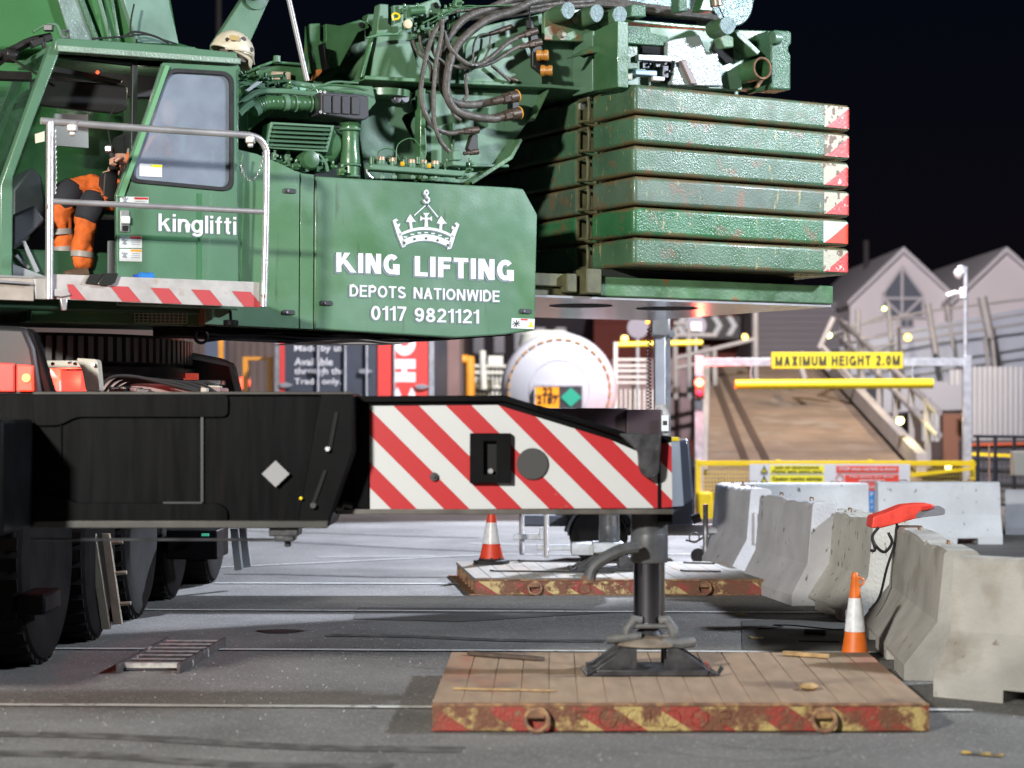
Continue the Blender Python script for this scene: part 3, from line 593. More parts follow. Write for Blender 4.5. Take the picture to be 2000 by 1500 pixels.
# steel steps lying flat on the road
p_ = PZ(0); A, B, C, D = p_(232, 1318), p_(352, 1262), p_(434, 1262), p_(350, 1318)
ST = thing('step_ladder', 'short steel step ladder lying on the road below the outrigger box', 'ladder', (A+B+C+D)/4)
for a, b, nm in ((p_(226, 1316), p_(325, 1262), 1), (p_(345, 1316), p_(436, 1262), 2)):
    g = G(); w = V((.02, 0, 0)); g.hex8([a, a+w, b+w, b]+[q+V((0, 0, .06)) for q in (a, a+w, b+w, b)]); g.build('side_rail', mat('ladder_rail', (.055, .045, .045), .6, noise=.4, nscale=15, color2=(.3, .28, .27), c2lo=.58, c2hi=.64, c2scale=12), ST, bevel=.003)
a0, b0, a1, b1 = p_(226, 1316), p_(325, 1262), p_(345, 1316), p_(436, 1262)
for i in range(7):
    f = (i+.6)/7.2; a, b = a0.lerp(b0, f), a1.lerp(b1, f); g = G(); z = V((0, 0, .018)); y = V((.01, .06, 0)); g.hex8([a+z, b+z, b+y+z, a+y+z]+[q+V((0, 0, .03)) for q in (a+z, b+z, b+y+z, a+y+z)]); g.build('rung', mat('rung_alu', (.55, .53, .5), .45, metal=.3, noise=.3, nscale=20), ST, bevel=.004)
for x, y, r in ((548, 1234, .10),):
    c = p_(x, y); g = G(); g.add([c+V((r*1.6*math.cos(t)*(1+.2*math.sin(3*t)), r*1.2*math.sin(t), .005)) for t in [2*PI*i/20 for i in range(20)]], [tuple(range(20))]); kind(g.build('oil_stain', mat('oil', (.012, .012, .012), .35), smooth_=False))

CRK = mat('crack_dark', (.02, .019, .018), .9)
random.seed(41)
for k_ in range(7):
    x, y = random.uniform(200, 1500), random.choice([1180, 1215, 1240, 1300, 1430, 1460]); P = [z0(x, y)]; d = random.uniform(-.4, .4)
    for q in range(16): d += random.uniform(-.5, .5); P.append(P[-1]+V((.09*math.cos(d), .09*math.sin(d)*.8, 0)))
    g = G(); vs = []
    for i, p in enumerate(P): w = .004*random.uniform(.4, 1); vs += [V((p.x, p.y-w, .0045)), V((p.x, p.y+w, .0045))]
    g.add(vs, [(2*i, 2*i+2, 2*i+3, 2*i+1) for i in range(len(P)-1)]); kind(g.build('ground_crack', CRK, smooth_=False))
TM = mat('tyre_mark', (.055, .053, .05), .75, color2=(.11, .106, .1), c2lo=.45, c2hi=.6, c2scale=8)
for (x0, y0, x1, y1) in ((-20, 1432, 900, 1465), (-20, 1470, 760, 1499), (640, 1240, 1180, 1252), (430, 1052, 980, 1078), (470, 1036, 930, 1050), (440, 1120, 900, 1127)):
    a, b = z0(x0, y0), z0(x1, y1); d = (b-a).normalized(); nn = V((-d.y, d.x, 0)); g = G(); vs = []
    for i in range(21): p = a.lerp(b, i/20)+nn*.05*math.sin(i*.35); vs += [V((p.x, p.y, .0042))-nn*.07, V((p.x, p.y, .0042))+nn*.07]
    g.add(vs, [(2*i, 2*i+2, 2*i+3, 2*i+1) for i in range(20)]); kind(g.build('tyre_mark', TM, smooth_=False))
# ================================================================ BACKGROUND
def post(g, px, y0, y1, Y, w, d=None): # vertical member
    a = W(px, y0, Y); b = W(px, y1, Y); g.box((a+b)/2, (w, d or w, (a-b).length)); return g
# ---- dark red building with chevron sign
BR = thing('red_building', 'dark red brick-coloured building behind the lorries with a chevron sign', 'building', (4, 62, 0))
g = G(); pl = PY(62); g.ext(pl, [(1160, 600), (1475, 600), (1475, 1000), (1160, 1000)], 6)
g.build('wall', mat('dark_red_cladding', (.13, .022, .014), .8, noise=.15, nscale=.6), BR)
for i, y in enumerate((630, 700)):
    g = G(); g.rect(pl, 1160, y, 1475, y+1.6, .1, -.06); g.build('cladding_rail', mat('dark_red_rail', (.09, .02, .016), .8), BR)
g = G(); g.rect(PY(60), 1316, 618, 1446, 662, .1); sg = g.build('chevron_sign', mat('sign_black', (.015, .013, .013), .5)); tag(sg, 'black sign board with white chevrons under the counterweight', 'sign')
for x, s_, in ((1400, 1), (1429, 1), (1345, -1), (1331, -1)):
    g = G(); w = 11; sc = s_; g.ext(PY(60), [(x-w*sc, 618), (x, 618), (x+w*sc, 636), (x, 655), (x-w*sc, 655), (x, 636)], .03, -.05); g.build('chevron', WHITEP, sg)
for x, y, r, lb in ((1246, 640, 21, 'round grey traffic sign seen from behind, left of the mast'), (1360, 636, 20, 'round grey sign with a small white plate, right of the mast')):
    t = thing('round_sign', lb, 'sign', W(x, 994, 44)); t.location.z = 0; OR[t.name] = V(t.location)
    g = G(); c = W(x, y, 44); g.cyl(c, c+V((0, .05, 0)), r*44/F, n=28); g.build('disc', mat('sign_back', (.19, .18, .22), .6), t)
    g = G(); g.cyl(V((c.x, c.y+.1, 0)), V((c.x, c.y+.1, c.z+.2)), .04); g.build('pole', GALV, t)
    if x > 1300:
        g = G(); g.rect(PY(43.9), 1349, 629, 1370, 646, .03); g.build('plate', WHITEP, t)
# ---- grey clad building behind
g = G(); pl = PY(58); g.ext(pl, [(1468, 590), (1700, 590), (1700, 980), (1468, 980)], 10); gb = g.build('grey_shed', mat('grey_cladding', (.17, .155, .165), .7, noise=.08, nscale=.5)); tag(gb, 'grey clad shed with horizontal boards between the red building and gables', 'shed')
for i in range(9):
    g = G(); g.rect(pl, 1469, 598+i*12, 1699, 598.7+i*12, .12, -.03); g.build('board_joint', mat('grey_joint', (.11, .10, .11), .8), gb)
# ---- white gabled buildings
GW = mat('gable_render', (.62, .57, .58), .8, noise=.05, nscale=.6); GT = mat('gable_trim', (.52, .49, .50), .7)
WIN = mat('window_dark_glass', (.10, .11, .14), .3, spec=.6)
def gable(label, x0, xp, x1, yp, ye, Y, window):
    t = thing('gabled_building', label, 'building', W((x0+x1)/2, 900, Y)); pl = PY(Y)
    g = G(); g.ext(pl, [(x0, ye), (xp, yp), (x1, ye), (x1, 960), (x0, 960)], 9); g.build('wall', GW, t)
    k = (ye-yp)
    for sx_, xe in ((-1, x0), (1, x1)):
        g = G(); ox = sx_*7; g.ext(pl, [(xp, yp-9), (xe+ox, ye-3), (xe+ox, ye+6), (xp, yp+2)], 9.4, -.25); g.build('roof_edge', GT, t)
    if window:
        cx = xp; g = G(); wp = [(cx-30, 568), (cx, 525), (cx+33, 568), (cx+40, 590), (cx+40, 618), (cx-36, 618), (cx-36, 590)]
        g.ext(pl, wp, .1, -.06); w_ = g.build('window', WIN, t)
        for a, b in (((cx, 520), (cx, 620)), ((cx-38, 583), (cx+42, 583)), ((cx-36, 583), (cx, 618)), ((cx+38, 583), (cx+2, 618)), ((cx-44, 620), (cx+46, 620)), ((cx-37, 580), (cx-37, 620)), ((cx+41, 580), (cx+41, 620)), ((cx-38, 575), (cx, 520)), ((cx, 520), (cx+40, 575))):
            g = G(); g.cyl(pl(*a, -.1), pl(*b, -.1), .045, n=6); g.build('glazing_bar', GT, w_)
    for cx, cy in ((xp+10, 630), (xp-3 if window else xp-17, 630), (xp+10, 660), (xp-3 if window else xp-17, 660)):
        g = G(); g.rect(pl, cx, cy-15, cx+10, cy+8, .1, -.05); w_ = g.build('window', WIN, t)
        g = G(); g.frame(pl, [(cx-2, cy-17), (cx+12, cy-17), (cx+12, cy+10), (cx-2, cy+10)], [(cx, cy-15), (cx+10, cy-15), (cx+10, cy+8), (cx, cy+8)], .1, -.1); g.rect(pl, cx, cy-5, cx+10, cy-3.5, .05, -.1); g.build('frame', GT, w_)
    return t
gable('white gabled building with a large triangular window, the left of the two', 1660, 1762, 1868, 492, 592, 56, True)
gable('plain white gabled building at the right edge', 1860, 1962, 2075, 492, 592, 55, False)
# ---- raised deck wall (blue-grey) with railing
g = G(); pl = PY(46); g.ext(pl, [(1640, 680), (1760, 645), (2100, 585), (2100, 700), (1720, 800), (1640, 800)], 3)
DK = g.build('deck_wall', mat('pale_blue_grey_render', (.27, .29, .33), .7, noise=.08, nscale=.5)); tag(DK, 'pale grey wall of the raised walkway below the gabled buildings', 'wall')
g = G(); g.ext(PY(42), [(1725, 745), (1885, 745), (1885, 800), (1725, 805)], 2); tag(g.build('grey_wall', mat('blue_grey_panel', (.22, .23, .26), .7)), 'plain grey wall panel behind the height limit gate', 'wall')
RAILM = mat('weathered_rail', (.20, .19, .185), .6, noise=.2, nscale=2)
RL = thing('walkway_railing', 'grey metal railing along the raised walkway, with leaning posts', 'railing', W(1800, 640, 44))
pl = PY(44)
for a, b in (((1640, 640), (1830, 605)), ((1830, 605), (2080, 575)), ((1640, 670), (1830, 640)), ((1830, 640), (2080, 600)), ((1620, 655), (1735, 612)), ((1640, 690), (1840, 655)), ((1840, 655), (2080, 620))):
    g = G(); g.cyl(pl(*a), pl(*b), .028, n=8); g.build('rail', RAILM, RL)
for x0, y0, x1, y1, w in ((1735, 590, 1740, 665, .05), (1752, 620, 1760, 700, .03), (1812, 592, 1828, 690, .07), (1850, 595, 1862, 680, .04), (1918, 580, 1935, 660, .11), (1924, 660, 1932, 730, .05), (1938, 660, 1944, 720, .05), (1676, 605, 1676, 660, .06)):
    g = G(); g.cyl(pl(x0, y0), pl(x1, y1), w, n=6); g.build('post', RAILM, RL)
# ---- corrugated silver fence
CORR = mat('silver_corrugated', (.34, .35, .37), .45, metal=.3, noise=.06, nscale=1)
def corr(label, x0, x1, y0, y1, Y, n):
    t = thing('corrugated_fence', label, 'fence', W((x0+x1)/2, y1, Y)); pl = PY(Y)
    for i in range(n):
        xa = x0+(x1-x0)*i/n; xb = x0+(x1-x0)*(i+1)/n; g = G(); r = (xb-xa)*Y/F*.5
        a = pl((xa+xb)/2, y0); b = pl((xa+xb)/2, y1); g.cyl(a, b, r*.86, n=10); g.build('rib', CORR, t)
    g = G(); g.rect(pl, x0, y0+2, x1, y1-2, .05, .02); g.build('backing_sheet', CORR, t)
    return t
corr('tall silver corrugated fence at the right edge', 1899, 2040, 716, 868, 40, 14)
corr('short piece of silver corrugated sheet hanging left of the tall one', 1854, 1886, 722, 752, 39.5, 3)
corr('narrow strip of silver corrugated sheet beside the brown door', 1801, 1836, 805, 862, 39.5, 3)
g = G(); g.rect(PY(41.6), 1780, 805, 1900, 905, .1); tag(g.build('dark_opening', mat('dark_doorway', (.03, .02, .018), .8)), 'dark doorway below the grey wall panel, behind the ramp rail', 'doorway')
g = G(); g.rect(PY(41.4), 1842, 808, 1878, 905, .1); tag(g.build('brown_door', mat('brown_door_paint', (.12, .05, .03), .7)), 'brown door in the dark doorway behind the gate', 'door')
g = G(); g.ext(PY(39), [(1895, 862), (2080, 858), (2080, 990), (1895, 990)], 1); tag(g.build('dark_plinth', mat('dark_plinth', (.05, .05, .055), .8)), 'low dark wall under the corrugated fence', 'wall')
g = G(); g.ext(PY(38.9), [(1898, 866), (2080, 862), (2080, 867), (1898, 871)], .05); tag(g.build('red_rail', mat('red_strip', (.35, .06, .02), .6)), 'thin red rail running along the foot of the corrugated fence', 'rail')
g = G(); g.ext(PY(38.6), [(1895, 884), (2080, 892), (2080, 897), (1895, 889)], .08); tag(g.build('yellow_rail', YELLOW), 'yellow rail low on the dark wall behind the black railing', 'rail')
# black pipes beyond railing
for i, (y, lb) in enumerate(((912, 'uppermost of the dark pipes behind the black railing'), (940, 'middle one of the dark pipes behind the black railing'), (966, 'lowest of the dark pipes behind the black railing'))):
    g = G(); g.cyl(W(1900, y, 36), W(2080, y+6, 36), .1, n=12); tag(g.build('pipe', mat('dark_pipe', (.05, .05, .055), .4)), lb, 'pipe', 'dark pipes behind the black railing')
# black railing right
BK = thing('black_railing', 'black metal railing at the right behind the white barriers', 'railing', W(1960, 1010, 27.5)); pl = PY(27.5)
BKM = mat('blue_black_metal', (.025, .028, .035), .45)
for y in (852, 896, 985):
    g = G(); g.cyl(pl(1902, y), pl(2060, y+2), .022, n=8); g.build('rail', BKM, BK)
for x in (1910, 1944, 1981, 2018):
    g = G(); g.cyl(pl(x, 850), pl(x, 1005), .025, n=8); g.build('post', BKM, BK)
for i in range(14):
    x = 1912+i*9; g = G(); g.cyl(pl(x, 897), pl(x, 984), .006, n=5); g.build('bar', BKM, BK)
g = G(); g.box(W(1992, 905, 26.5), (.22, .2, .34)); tag(g.build('meter_box', mat('beige_box', (.42, .42, .36), .6), bevel=.01), 'beige box on the black railing at the right edge', 'box')
g = G(); g.cyl(W(1932, 870, 26.8), W(1932, 985, 26.8), .012, n=8); tag(g.build('wooden_stake', mat('pale_stake', (.5, .3, .2), .7)), 'thin pale stake standing before the black railing', 'stake')
# ---- ramp
RM = mat('ramp_surface', (.155, .112, .078), .8, noise=.2, nscale=2.2, bump=.5, bscale=10, color2=(.11, .085, .06), c2lo=.5, c2hi=.7, c2scale=.8, color3=(.19, .155, .12), c3lo=.56, c3hi=.7, c3scale=1.6, stretch=(.7, .7, 1))
def rampP(px, py):
    # inclined plane: z = (Y-31)*k
    k = .19; a = (800-py)/F; Y = (H+31*k)/(k-a); return V(((px-1000)/F*Y, Y, H+a*Y))
RT = thing('vehicle_ramp', 'broad brown vehicle ramp rising behind the height limit gate', 'ramp', (4.5, 31, 0))
g = G(); pp = [rampP(1372, 935), rampP(1800, 935), rampP(1608, 708), rampP(1368, 708)]; g.ext3(pp, V((0, 0, -.25))); g.build('deck', RM, RT)
for x0, x1, y0 in ((1385, 1455, 715), (1403, 1496, 715)):
    g = G(); a, b = rampP(x0, y0), rampP(x1, 900); q = V((.07, 0, 0)); z = V((0, 0, .03)); g.hex8([a-q, a+q, b+q, b-q]+[p+z for p in (a-q, a+q, b+q, b-q)]); g.build('dark_strip', mat('strip_dark_brown', (.05, .03, .02), .8), RT)  # two thin dark strips running down the ramp deck
# right stringer and rails of the ramp
for (ax, ay, bx, by, r, nm) in ((1608, 722, 1800, 935, .11, 'kerb_beam'), (1380, 712, 1372, 930, .08, 'kerb_beam')):
    g = G(); a, b = rampP(ax, ay)+V((0, 0, .12)), rampP(bx, by)+V((0, 0, .12)); q = V((.09, 0, 0)); z = V((0, 0, .32)); g.hex8([a-q, a+q, b+q, b-q]+[p+z for p in (a-q, a+q, b+q, b-q)]); g.build(nm, mat('stringer_grey', (.30, .28, .26), .6, noise=.15, nscale=1), RT)
for hgt in (.75, 1.15):
    g = G(); g.cyl(rampP(1625, 722)+V((.2, 0, hgt)), rampP(1812, 935)+V((.2, 0, hgt)), .06, n=8); g.build('handrail', RAILM, RT)
for i in range(6):
    f = (i+.3)/6; x = 1625+(1812-1625)*f; y = 722+(935-722)*f; g = G(); p = rampP(x, y)+V((.2, 0, 0)); g.box(p+V((0, 0, .6)), (.1, .1, 1.25)); g.build('rail_post', RAILM, RT)
# stair flight rail going up to the right-hand walkway
g = G(); g.cyl(W(1555, 690, 39), W(1572, 740, 39), .06); g.cyl(W(1563, 690, 39), W(1620, 722, 39), .06); g.cyl(W(1600, 680, 39), W(1628, 620, 39), .06); g.cyl(W(1605, 675, 39), W(1668, 745, 39), .05); tag(g.build('bracing', RAILM), 'grey metal bracing at the head of the ramp', 'bracing')
# left railing of the ramp (white-grey)
LR = thing('left_handrail', 'pale handrail beyond the red signal, in front of the red building', 'railing', W(1400, 800, 42)); pl = PY(42)
for a, b in (((1318, 700), (1475, 662)), ((1318, 720), (1390, 705)), ((1318, 655), (1400, 655)), ((1340, 632), (1316, 632))):
    g = G(); g.cyl(pl(*a), pl(*b), .05, n=8); g.build('rail', RAILM, LR)
for x, y in ((1345, 640), (1395, 680), (1475, 600), (1380, 690), (1318, 640)):
    g = G(); g.cyl(pl(x, y), pl(x+2, 780), .06, n=8); g.build('post', RAILM, LR)
# ---- height limit gate
HG = thing('height_gate', 'galvanised height limit gate hanging a yellow bar before the ramp', 'gate', V((0, 30, 0))+V((5, 0, 0))); pl = PY(30)
g = G(); g.rect(pl, 1357, 694, 1374, 905, .12); g.rect(pl, 1357.5, 905, 1373.5, 996, .11, .005); g.build('post', GALV, HG, bevel=.008)
g = G(); g.rect(pl, 1882, 694, 1898, 996, .12); g.build('post', GALV, HG, bevel=.008)
g = G(); g.rect(pl, 1374, 699, 1882, 715, .1, .01); g.build('cross_beam', GALV, HG, bevel=.006)
g = G(); g.cyl(pl(1436, 751, -.05), pl(1822, 749, -.05), .078, n=16); g.build('height_bar', mat('bright_yellow', (.62, .50, .01), .45), HG)
for x in (1468, 1740, 1783):
    g = G(); g.tube([pl(x, 714), pl(x-2, 728, -.02), pl(x, 742, -.04)], .008, 5); g.build('hanging_chain', GALV, HG)
g = G(); g.rect(pl, 1506, 688, 1762, 720, .03, -.06); sp = g.build('sign_board', mat('sign_yellow', (.52, .44, .015), .5), HG, bevel=.004)
block('MAXIMUM HEIGHT 2.0M', pl, [(1513, 715), (1756, 713.5), (1756, 694), (1513, 696)], mat('print_black', (.02, .02, .015), .5), 'lettering', sp, front=-.066, w=.22, gap=.18, sp=.42)
# CCTV pole
CP = thing('camera_pole', 'tall thin pole with two security cameras beside the height gate', 'camera pole', V(((1886-1000)/F*30.2, 30.2, 0))); pl2 = PY(30.2)
g = G(); g.tube(smooth([pl2(1886, 990), pl2(1886, 560), pl2(1886, 534), pl2(1882, 524), pl2(1874, 522), pl2(1872, 528)], 4), .035, 8); g.build('pole', GALV, CP)
g = G(); c = pl2(1873, 530); g.lathe(c+V((0, 0, -.06)), [(.03, -.06), (.075, -.02), (.09, .04), (.06, .09), (.02, .1)], n=14); g.build('dome_camera', WHITE, CP)
g = G(); g.cyl(pl2(1848, 578), pl2(1868, 571), .045, n=12); g.cyl(pl2(1866, 571), pl2(1876, 572), .025); g.box(pl2(1880, 572), (.09, .1, .17)); g.build('bullet_camera', WHITE, CP, bevel=.006)
# red signal light
RS = thing('red_signal', 'glowing red signal lamp on the left post of the height gate', 'signal', pl(1366, 770)); 
g = G(); g.box(pl(1366, 757, -.08), (.15, .1, .36)); g.build('housing', mat('signal_black', (.02, .02, .02), .5), RS, bevel=.01)
g = G(); c = pl(1366, 747, -.15); g.lathe(c, [(.0, .03), (.06, .025), (.074, 0), (.074, -.03)], (0, -1, 0), 20); g.build('lens', mat('red_glow', (1, .05, .02), .4, emis=(1, .06, .03), estr=20), RS)
g = G(); c = pl(1366, 767, -.15); g.lathe(c, [(.0, .02), (.035, .015), (.045, 0), (.045, -.02)], (0, -1, 0), 16); g.build('lower_lens', mat('red_glow_dim', (.6, .02, .06), .4, emis=(1, .03, .12), estr=1.2), RS)
lamp('red_signal_light', 'POINT', (2.96, 29.75, 2.0), None, 120, (1, .06, .03), .07)
# lamps seen glowing
def glow(label, px, py, Y, r, c, e, power=0, cc=(1, .6, .2), cat='lamp', nm='site_lamp'):
    p = W(px, py, Y); t = thing(nm, label, cat, p, 'small lit lamps in the background')
    g = G(); g.box(p+V((0, .08, .03)), (r*2.2, .1, r*1.5)); g.build('housing', mat('lamp_housing', (.12, .1, .08), .5), t, bevel=.01)
    g = G(); g.lathe(p, [(r, -.02), (r*.9, .04), (r*.4, .06)], (0, -1, 0), 14); g.build('lens', mat('lamp_glow_%s' % nm+label[:6].replace(' ', '_'), c, .4, emis=c, estr=e), t)
    if power: lamp('lamp_light', 'POINT', (p.x, p.y-.25, p.z), None, power, cc, .08)
    return t
glow('amber lamp on the yellow barrier arm left of the mast', 1220, 662, 40, .075, (1, .55, .10), 5)
glow('amber lamp below the right end of the chevron sign', 1455, 658, 42, .065, (1, .5, .08), 3)
glow('amber floodlight on the walkway right of the ramp', 1773, 659, 40, .075, (1, .42, .04), 5)
glow('pale yellow-green lamp at the head of the ramp', 1619, 655, 40, .06, (.85, 1, .35), 6)
glow('small greenish lamp high on the walkway railing', 1727, 603, 43, .05, (.7, 1, .35), 4)
glow('white-yellow lamp on the ramp handrail', 1758, 822, 34, .065, (1, .92, .35), 8, 40, (1, .85, .4))
glow('low lamp shining through the yellow fence at its right end', 1852, 913, 29.2, .045, (1, .8, .25), 7, 8, (1, .8, .3))
glow('orange lamp glowing beside the mast under the counterweight', 1265, 628, 38, .045, (1, .4, .05), 3)
# ---- yellow mesh fence with sign board
YF = thing('yellow_mesh_fence', 'yellow framed mesh fence in front of the ramp', 'fence', V((4.5, 27.5, 0))); pl = PY(27.5)
g = G(); g.rect(pl, 1364, 900, 1907, 910, .05); g.build('top_rail', YELLOW, YF, bevel=.006)
for x in (1363, 1520, 1700, 1900):
    g = G(); g.rect(pl, x-4, 898, x+5, 1018, .045, .003); g.build('post', YELLOW, YF, bevel=.006)
g = G(); g.rect(pl, 1364, 1006, 1907, 1014, .04, .004); g.build('bottom_rail', YELLOW, YF, bevel=.005)
g = G(); g.rect(pl, 1361, 960, 1390, 1022, .3, -.2); g.build('block_foot', YELLOW, YF, bevel=.03)
g = G(); g.ext(pl, [(1775, 925), (1900, 912), (1900, 918), (1775, 932)], .03, -.03); g.build('brace', YELLOW, YF)
for i in range(26):
    x = 1370+i*6; g = G(); g.cyl(pl(x, 910, .02), pl(x, 1006, .02), .0045, n=4); g.build('mesh_wire', YELLOW, YF)
for i in range(22):
    x = 1772+i*6; g = G(); g.cyl(pl(x, 910, .02), pl(x, 1006, .02), .0045, n=4); g.build('mesh_wire', YELLOW, YF)
for i in range(12):
    y = 914+i*8; g = G(); g.cyl(pl(1368, y, .025), pl(1900, y, .025), .0045, n=4); g.build('mesh_wire', YELLOW, YF)
g = G(); g.rect(pl, 1463, 906, 1776, 1000, .02, -.05); NB = g.build('notice_board', WHITEP); tag(NB, 'white warning notice board on the yellow fence, yellow and red panels', 'sign')
ty = mat('notice_yellow', (.86, .78, .03), .5); tr = mat('notice_red', (.75, .06, .03), .5); tb = mat('notice_blue', (.03, .22, .55), .5); blk = mat('print_black', (.02, .02, .015), .5)
def panel(x0, y0, x1, y1, m, txt, tm, name='notice_panel'):
    g = G(); g.rect(pl, x0, y0, x1, y1, .006, -.058); g.build(name, m, NB)
    n = len(txt)
    for i, s_ in enumerate(txt):
        h_ = (y1-y0)/n; ya = y0+h_*i+h_*.18; yb = y0+h_*(i+1)-h_*.18; w = min((x1-x0)*.92, len(s_)*5.0); c = (x0+x1)/2
        text(s_, pl, [(c-w/2, yb), (c+w/2, yb), (c+w/2, ya), (c-w/2, ya)], tm, 'notice_text', NB, front=-.064, bold=.02)
panel(1503, 909, 1608, 924, ty, ['RISK OF GROUNDING', 'Please take extra care'], blk)
panel(1503, 928, 1608, 943, ty, ['Caution moving vehicles'], blk)
panel(1632, 910, 1754, 923, tr, ['STOP when red light is shown'], WHITEP)
panel(1649, 927, 1754, 943, tr, ['No entry for foot', 'passengers'], WHITEP)
panel(1692, 945, 1710, 958, tr, ['No entry'], WHITEP); panel(1693, 959, 1709, 998, tb, ['P', 'A', 'Y'], WHITEP)
for y in (916, 935):
    g = G(); g.ext(pl, [(1485, y+7), (1498, y+7), (1491.5, y-6)], .006, -.058); g.build('warning_triangle', ty, NB)
    g = G(); g.frame(pl, [(1484, y+7.6), (1499, y+7.6), (1491.5, y-7)], [(1487, y+5.6), (1496, y+5.6), (1491.5, y-3)], .004, -.062); g.rect(pl, 1491, y-1, 1492.2, y+4, .004, -.063); g.build('triangle_border', blk, NB)
g = G(); g.frame(pl, ell(1639, 934, 8, n=18), ell(1639, 934, 6.5, n=18), .004, -.06); g.build('prohibition_ring', tr, NB)
# ---- tanker rear
TK = thing('road_tanker', 'white gas road tanker seen from behind with a dashed brown ring', 'tanker', (2.4, 30.5, 0)); Y = 30.5; c = W(1092, 762, Y); s_ = Y/F
TW = mat('tanker_white', (.42, .44, .47), .3, coat=.3, noise=.04, nscale=2)
g = G(); g.lathe(c, [(.0, .30), (44*s_, .28), (80*s_, .18), (100*s_, .07), (110*s_, 0), (115*s_, -.3), (115*s_, -6)], (0, -1, 0), 48); g.build('barrel', TW, TK, angle=60)
BRN = mat('brown_reflective_tape', (.30, .17, .05), .5)
for i in range(34):
    a = 2*PI*(i+.5)/34; r = 97*s_; da = 2*PI/34*.33
    if math.sin(a) < -.55: continue
    g = G(); P = [c+V((math.cos(t)*q, -.115, math.sin(t)*q)) for t, q in ((a-da, r), (a+da, r), (a+da, r+4*s_), (a-da, r+4*s_))]; g.ext3(P, V((0, .03, 0))); g.build('tape_dash', BRN, TK)
for r in (58, 104):
    g = G(); g.torus(c+V((0, -.25 if r < 60 else -.03, 0)), r*s_, .006, (0, 1, 0), 48, 5); g.build('weld_seam', mat('seam_grey', (.4, .42, .45), .4), TK)
pl = PY(Y-.36)
g = G(); g.frame(pl, [(1043, 752), (1139, 752), (1139, 806), (1043, 806)], [(1046, 755), (1136, 755), (1136, 803), (1046, 803)], .05); g.build('plate_frame', GALV, TK)
OR_ = mat('hazard_orange', (.85, .33, .01), .45)
g = G(); g.rect(pl, 1046, 755, 1092, 803, .03, .01); hp = g.build('hazard_plate', OR_, TK)
text('22', pl, [(1060, 770), (1080, 770), (1080, 757), (1060, 757)], blk, 'hazard_number', hp, bold=.02); text('2187', pl, [(1049, 788), (1090, 788), (1090, 774), (1049, 774)], blk, 'hazard_number', hp, bold=.02)
g = G(); g.rect(pl, 1046, 771.3, 1092, 772.5, .01, 0); g.build('plate_bar', blk, hp)
g = G(); g.rect(pl, 1093, 755, 1136, 803, .03, .012); g.build('placard_backing', PLASTIC, TK)
g = G(); g.ext(pl, [(1095, 776), (1115, 757), (1136, 776), (1115, 795)], .02, -.005); g.build('green_placard', mat('placard_green', (.02, .30, .19), .5), TK)
text('112', PY(Y-.2), [(1086, 692), (1103, 692), (1103, 683), (1086, 683)], mat('print_grey', (.25, .26, .28), .5), 'fleet_number', TK, bold=.01)
g = G(); g.lathe(c+V((-.15, 2.5, 1.0)), [(.5, -.2), (.46, 0), (.3, .06)], n=20); g.build('manhole_cover', mat('cream_cover', (.5, .52, .45), .5), TK)
for x in (1000, 1160):
    g = G(); g.cyl(W(x-26, 970, Y+.9), W(x+26, 970, Y+.9), .5, n=24); g.build('wheel', TYREM, TK)
g = G(); g.rect(PY(Y+.3), 985, 880, 1200, 905, .2); g.build('bumper', DSTEEL, TK)
# ---- container lorry
CT = thing('container_lorry', 'dark grey and red lorry body printed with white words', 'lorry', (-2.6, 31, 0)); Y = 31; pl = PY(Y)
CG = mat('lorry_grey', (.055, .065, .085), .5, noise=.08); CRD = mat('lorry_red', (.68, .07, .06), .45, noise=.05)
g = G(); g.rect(pl, 540, 610, 846, 860, 7); g.build('body', CG, CT, bevel=.02)
g = G(); g.rect(pl, 738, 612, 838, 858, .02, -.025); g.build('red_panel', CRD, CT)
g = G(); g.rect(pl, 538, 612, 546, 858, .05, -.04); g.build('corner_post', GALV, CT); g = G(); g.rect(pl, 547, 612, 556, 858, .03, -.03); g.build('red_stripe', CRD, CT)
g = G(); g.rect(pl, 838, 612, 848, 858, .06, -.05); g.build('corner_post', GALV, CT)
for x in (621, 674, 716, 770):
    g = G(); g.cyl(pl(x, 612, -.06), pl(x, 858, -.06), .018, n=8); g.build('lock_rod', GALV, CT)
for x, y in ((560, 752), (826, 755), (621, 725), (716, 725)):
    g = G(); g.ext(pl, [(x-14, y-3), (x, y-5), (x+14, y), (x, y+5), (x-14, y+3)], .02, -.07); g.build('hinge', GALV, CT)
tw = mat('lorry_print_white', (.72, .74, .76), .5)
for s_, y0, y1, x1 in (('Made by us.', 673, 690, 674), ('Available', 699, 714, 650), ('through the', 718, 735, 674), ('Trade only.', 739, 754, 666)):
    text(s_, pl, [(575, y1), (x1, y1), (x1, y0), (575, y0)], tw, 'lettering', CT, front=-.012, bold=.012)
# rotated word on the red panel: text x runs upward
block('CHO', pl, [(812, 800), (812, 645), (769, 645), (769, 800)], tw, 'vertical_lettering', CT, front=-.03, w=.30, gap=.10)
for x in (600, 780):
    g = G(); g.cyl(W(x-25, 960, Y+1), W(x+25, 960, Y+1), .5, n=24); g.build('wheel', TYREM, CT)
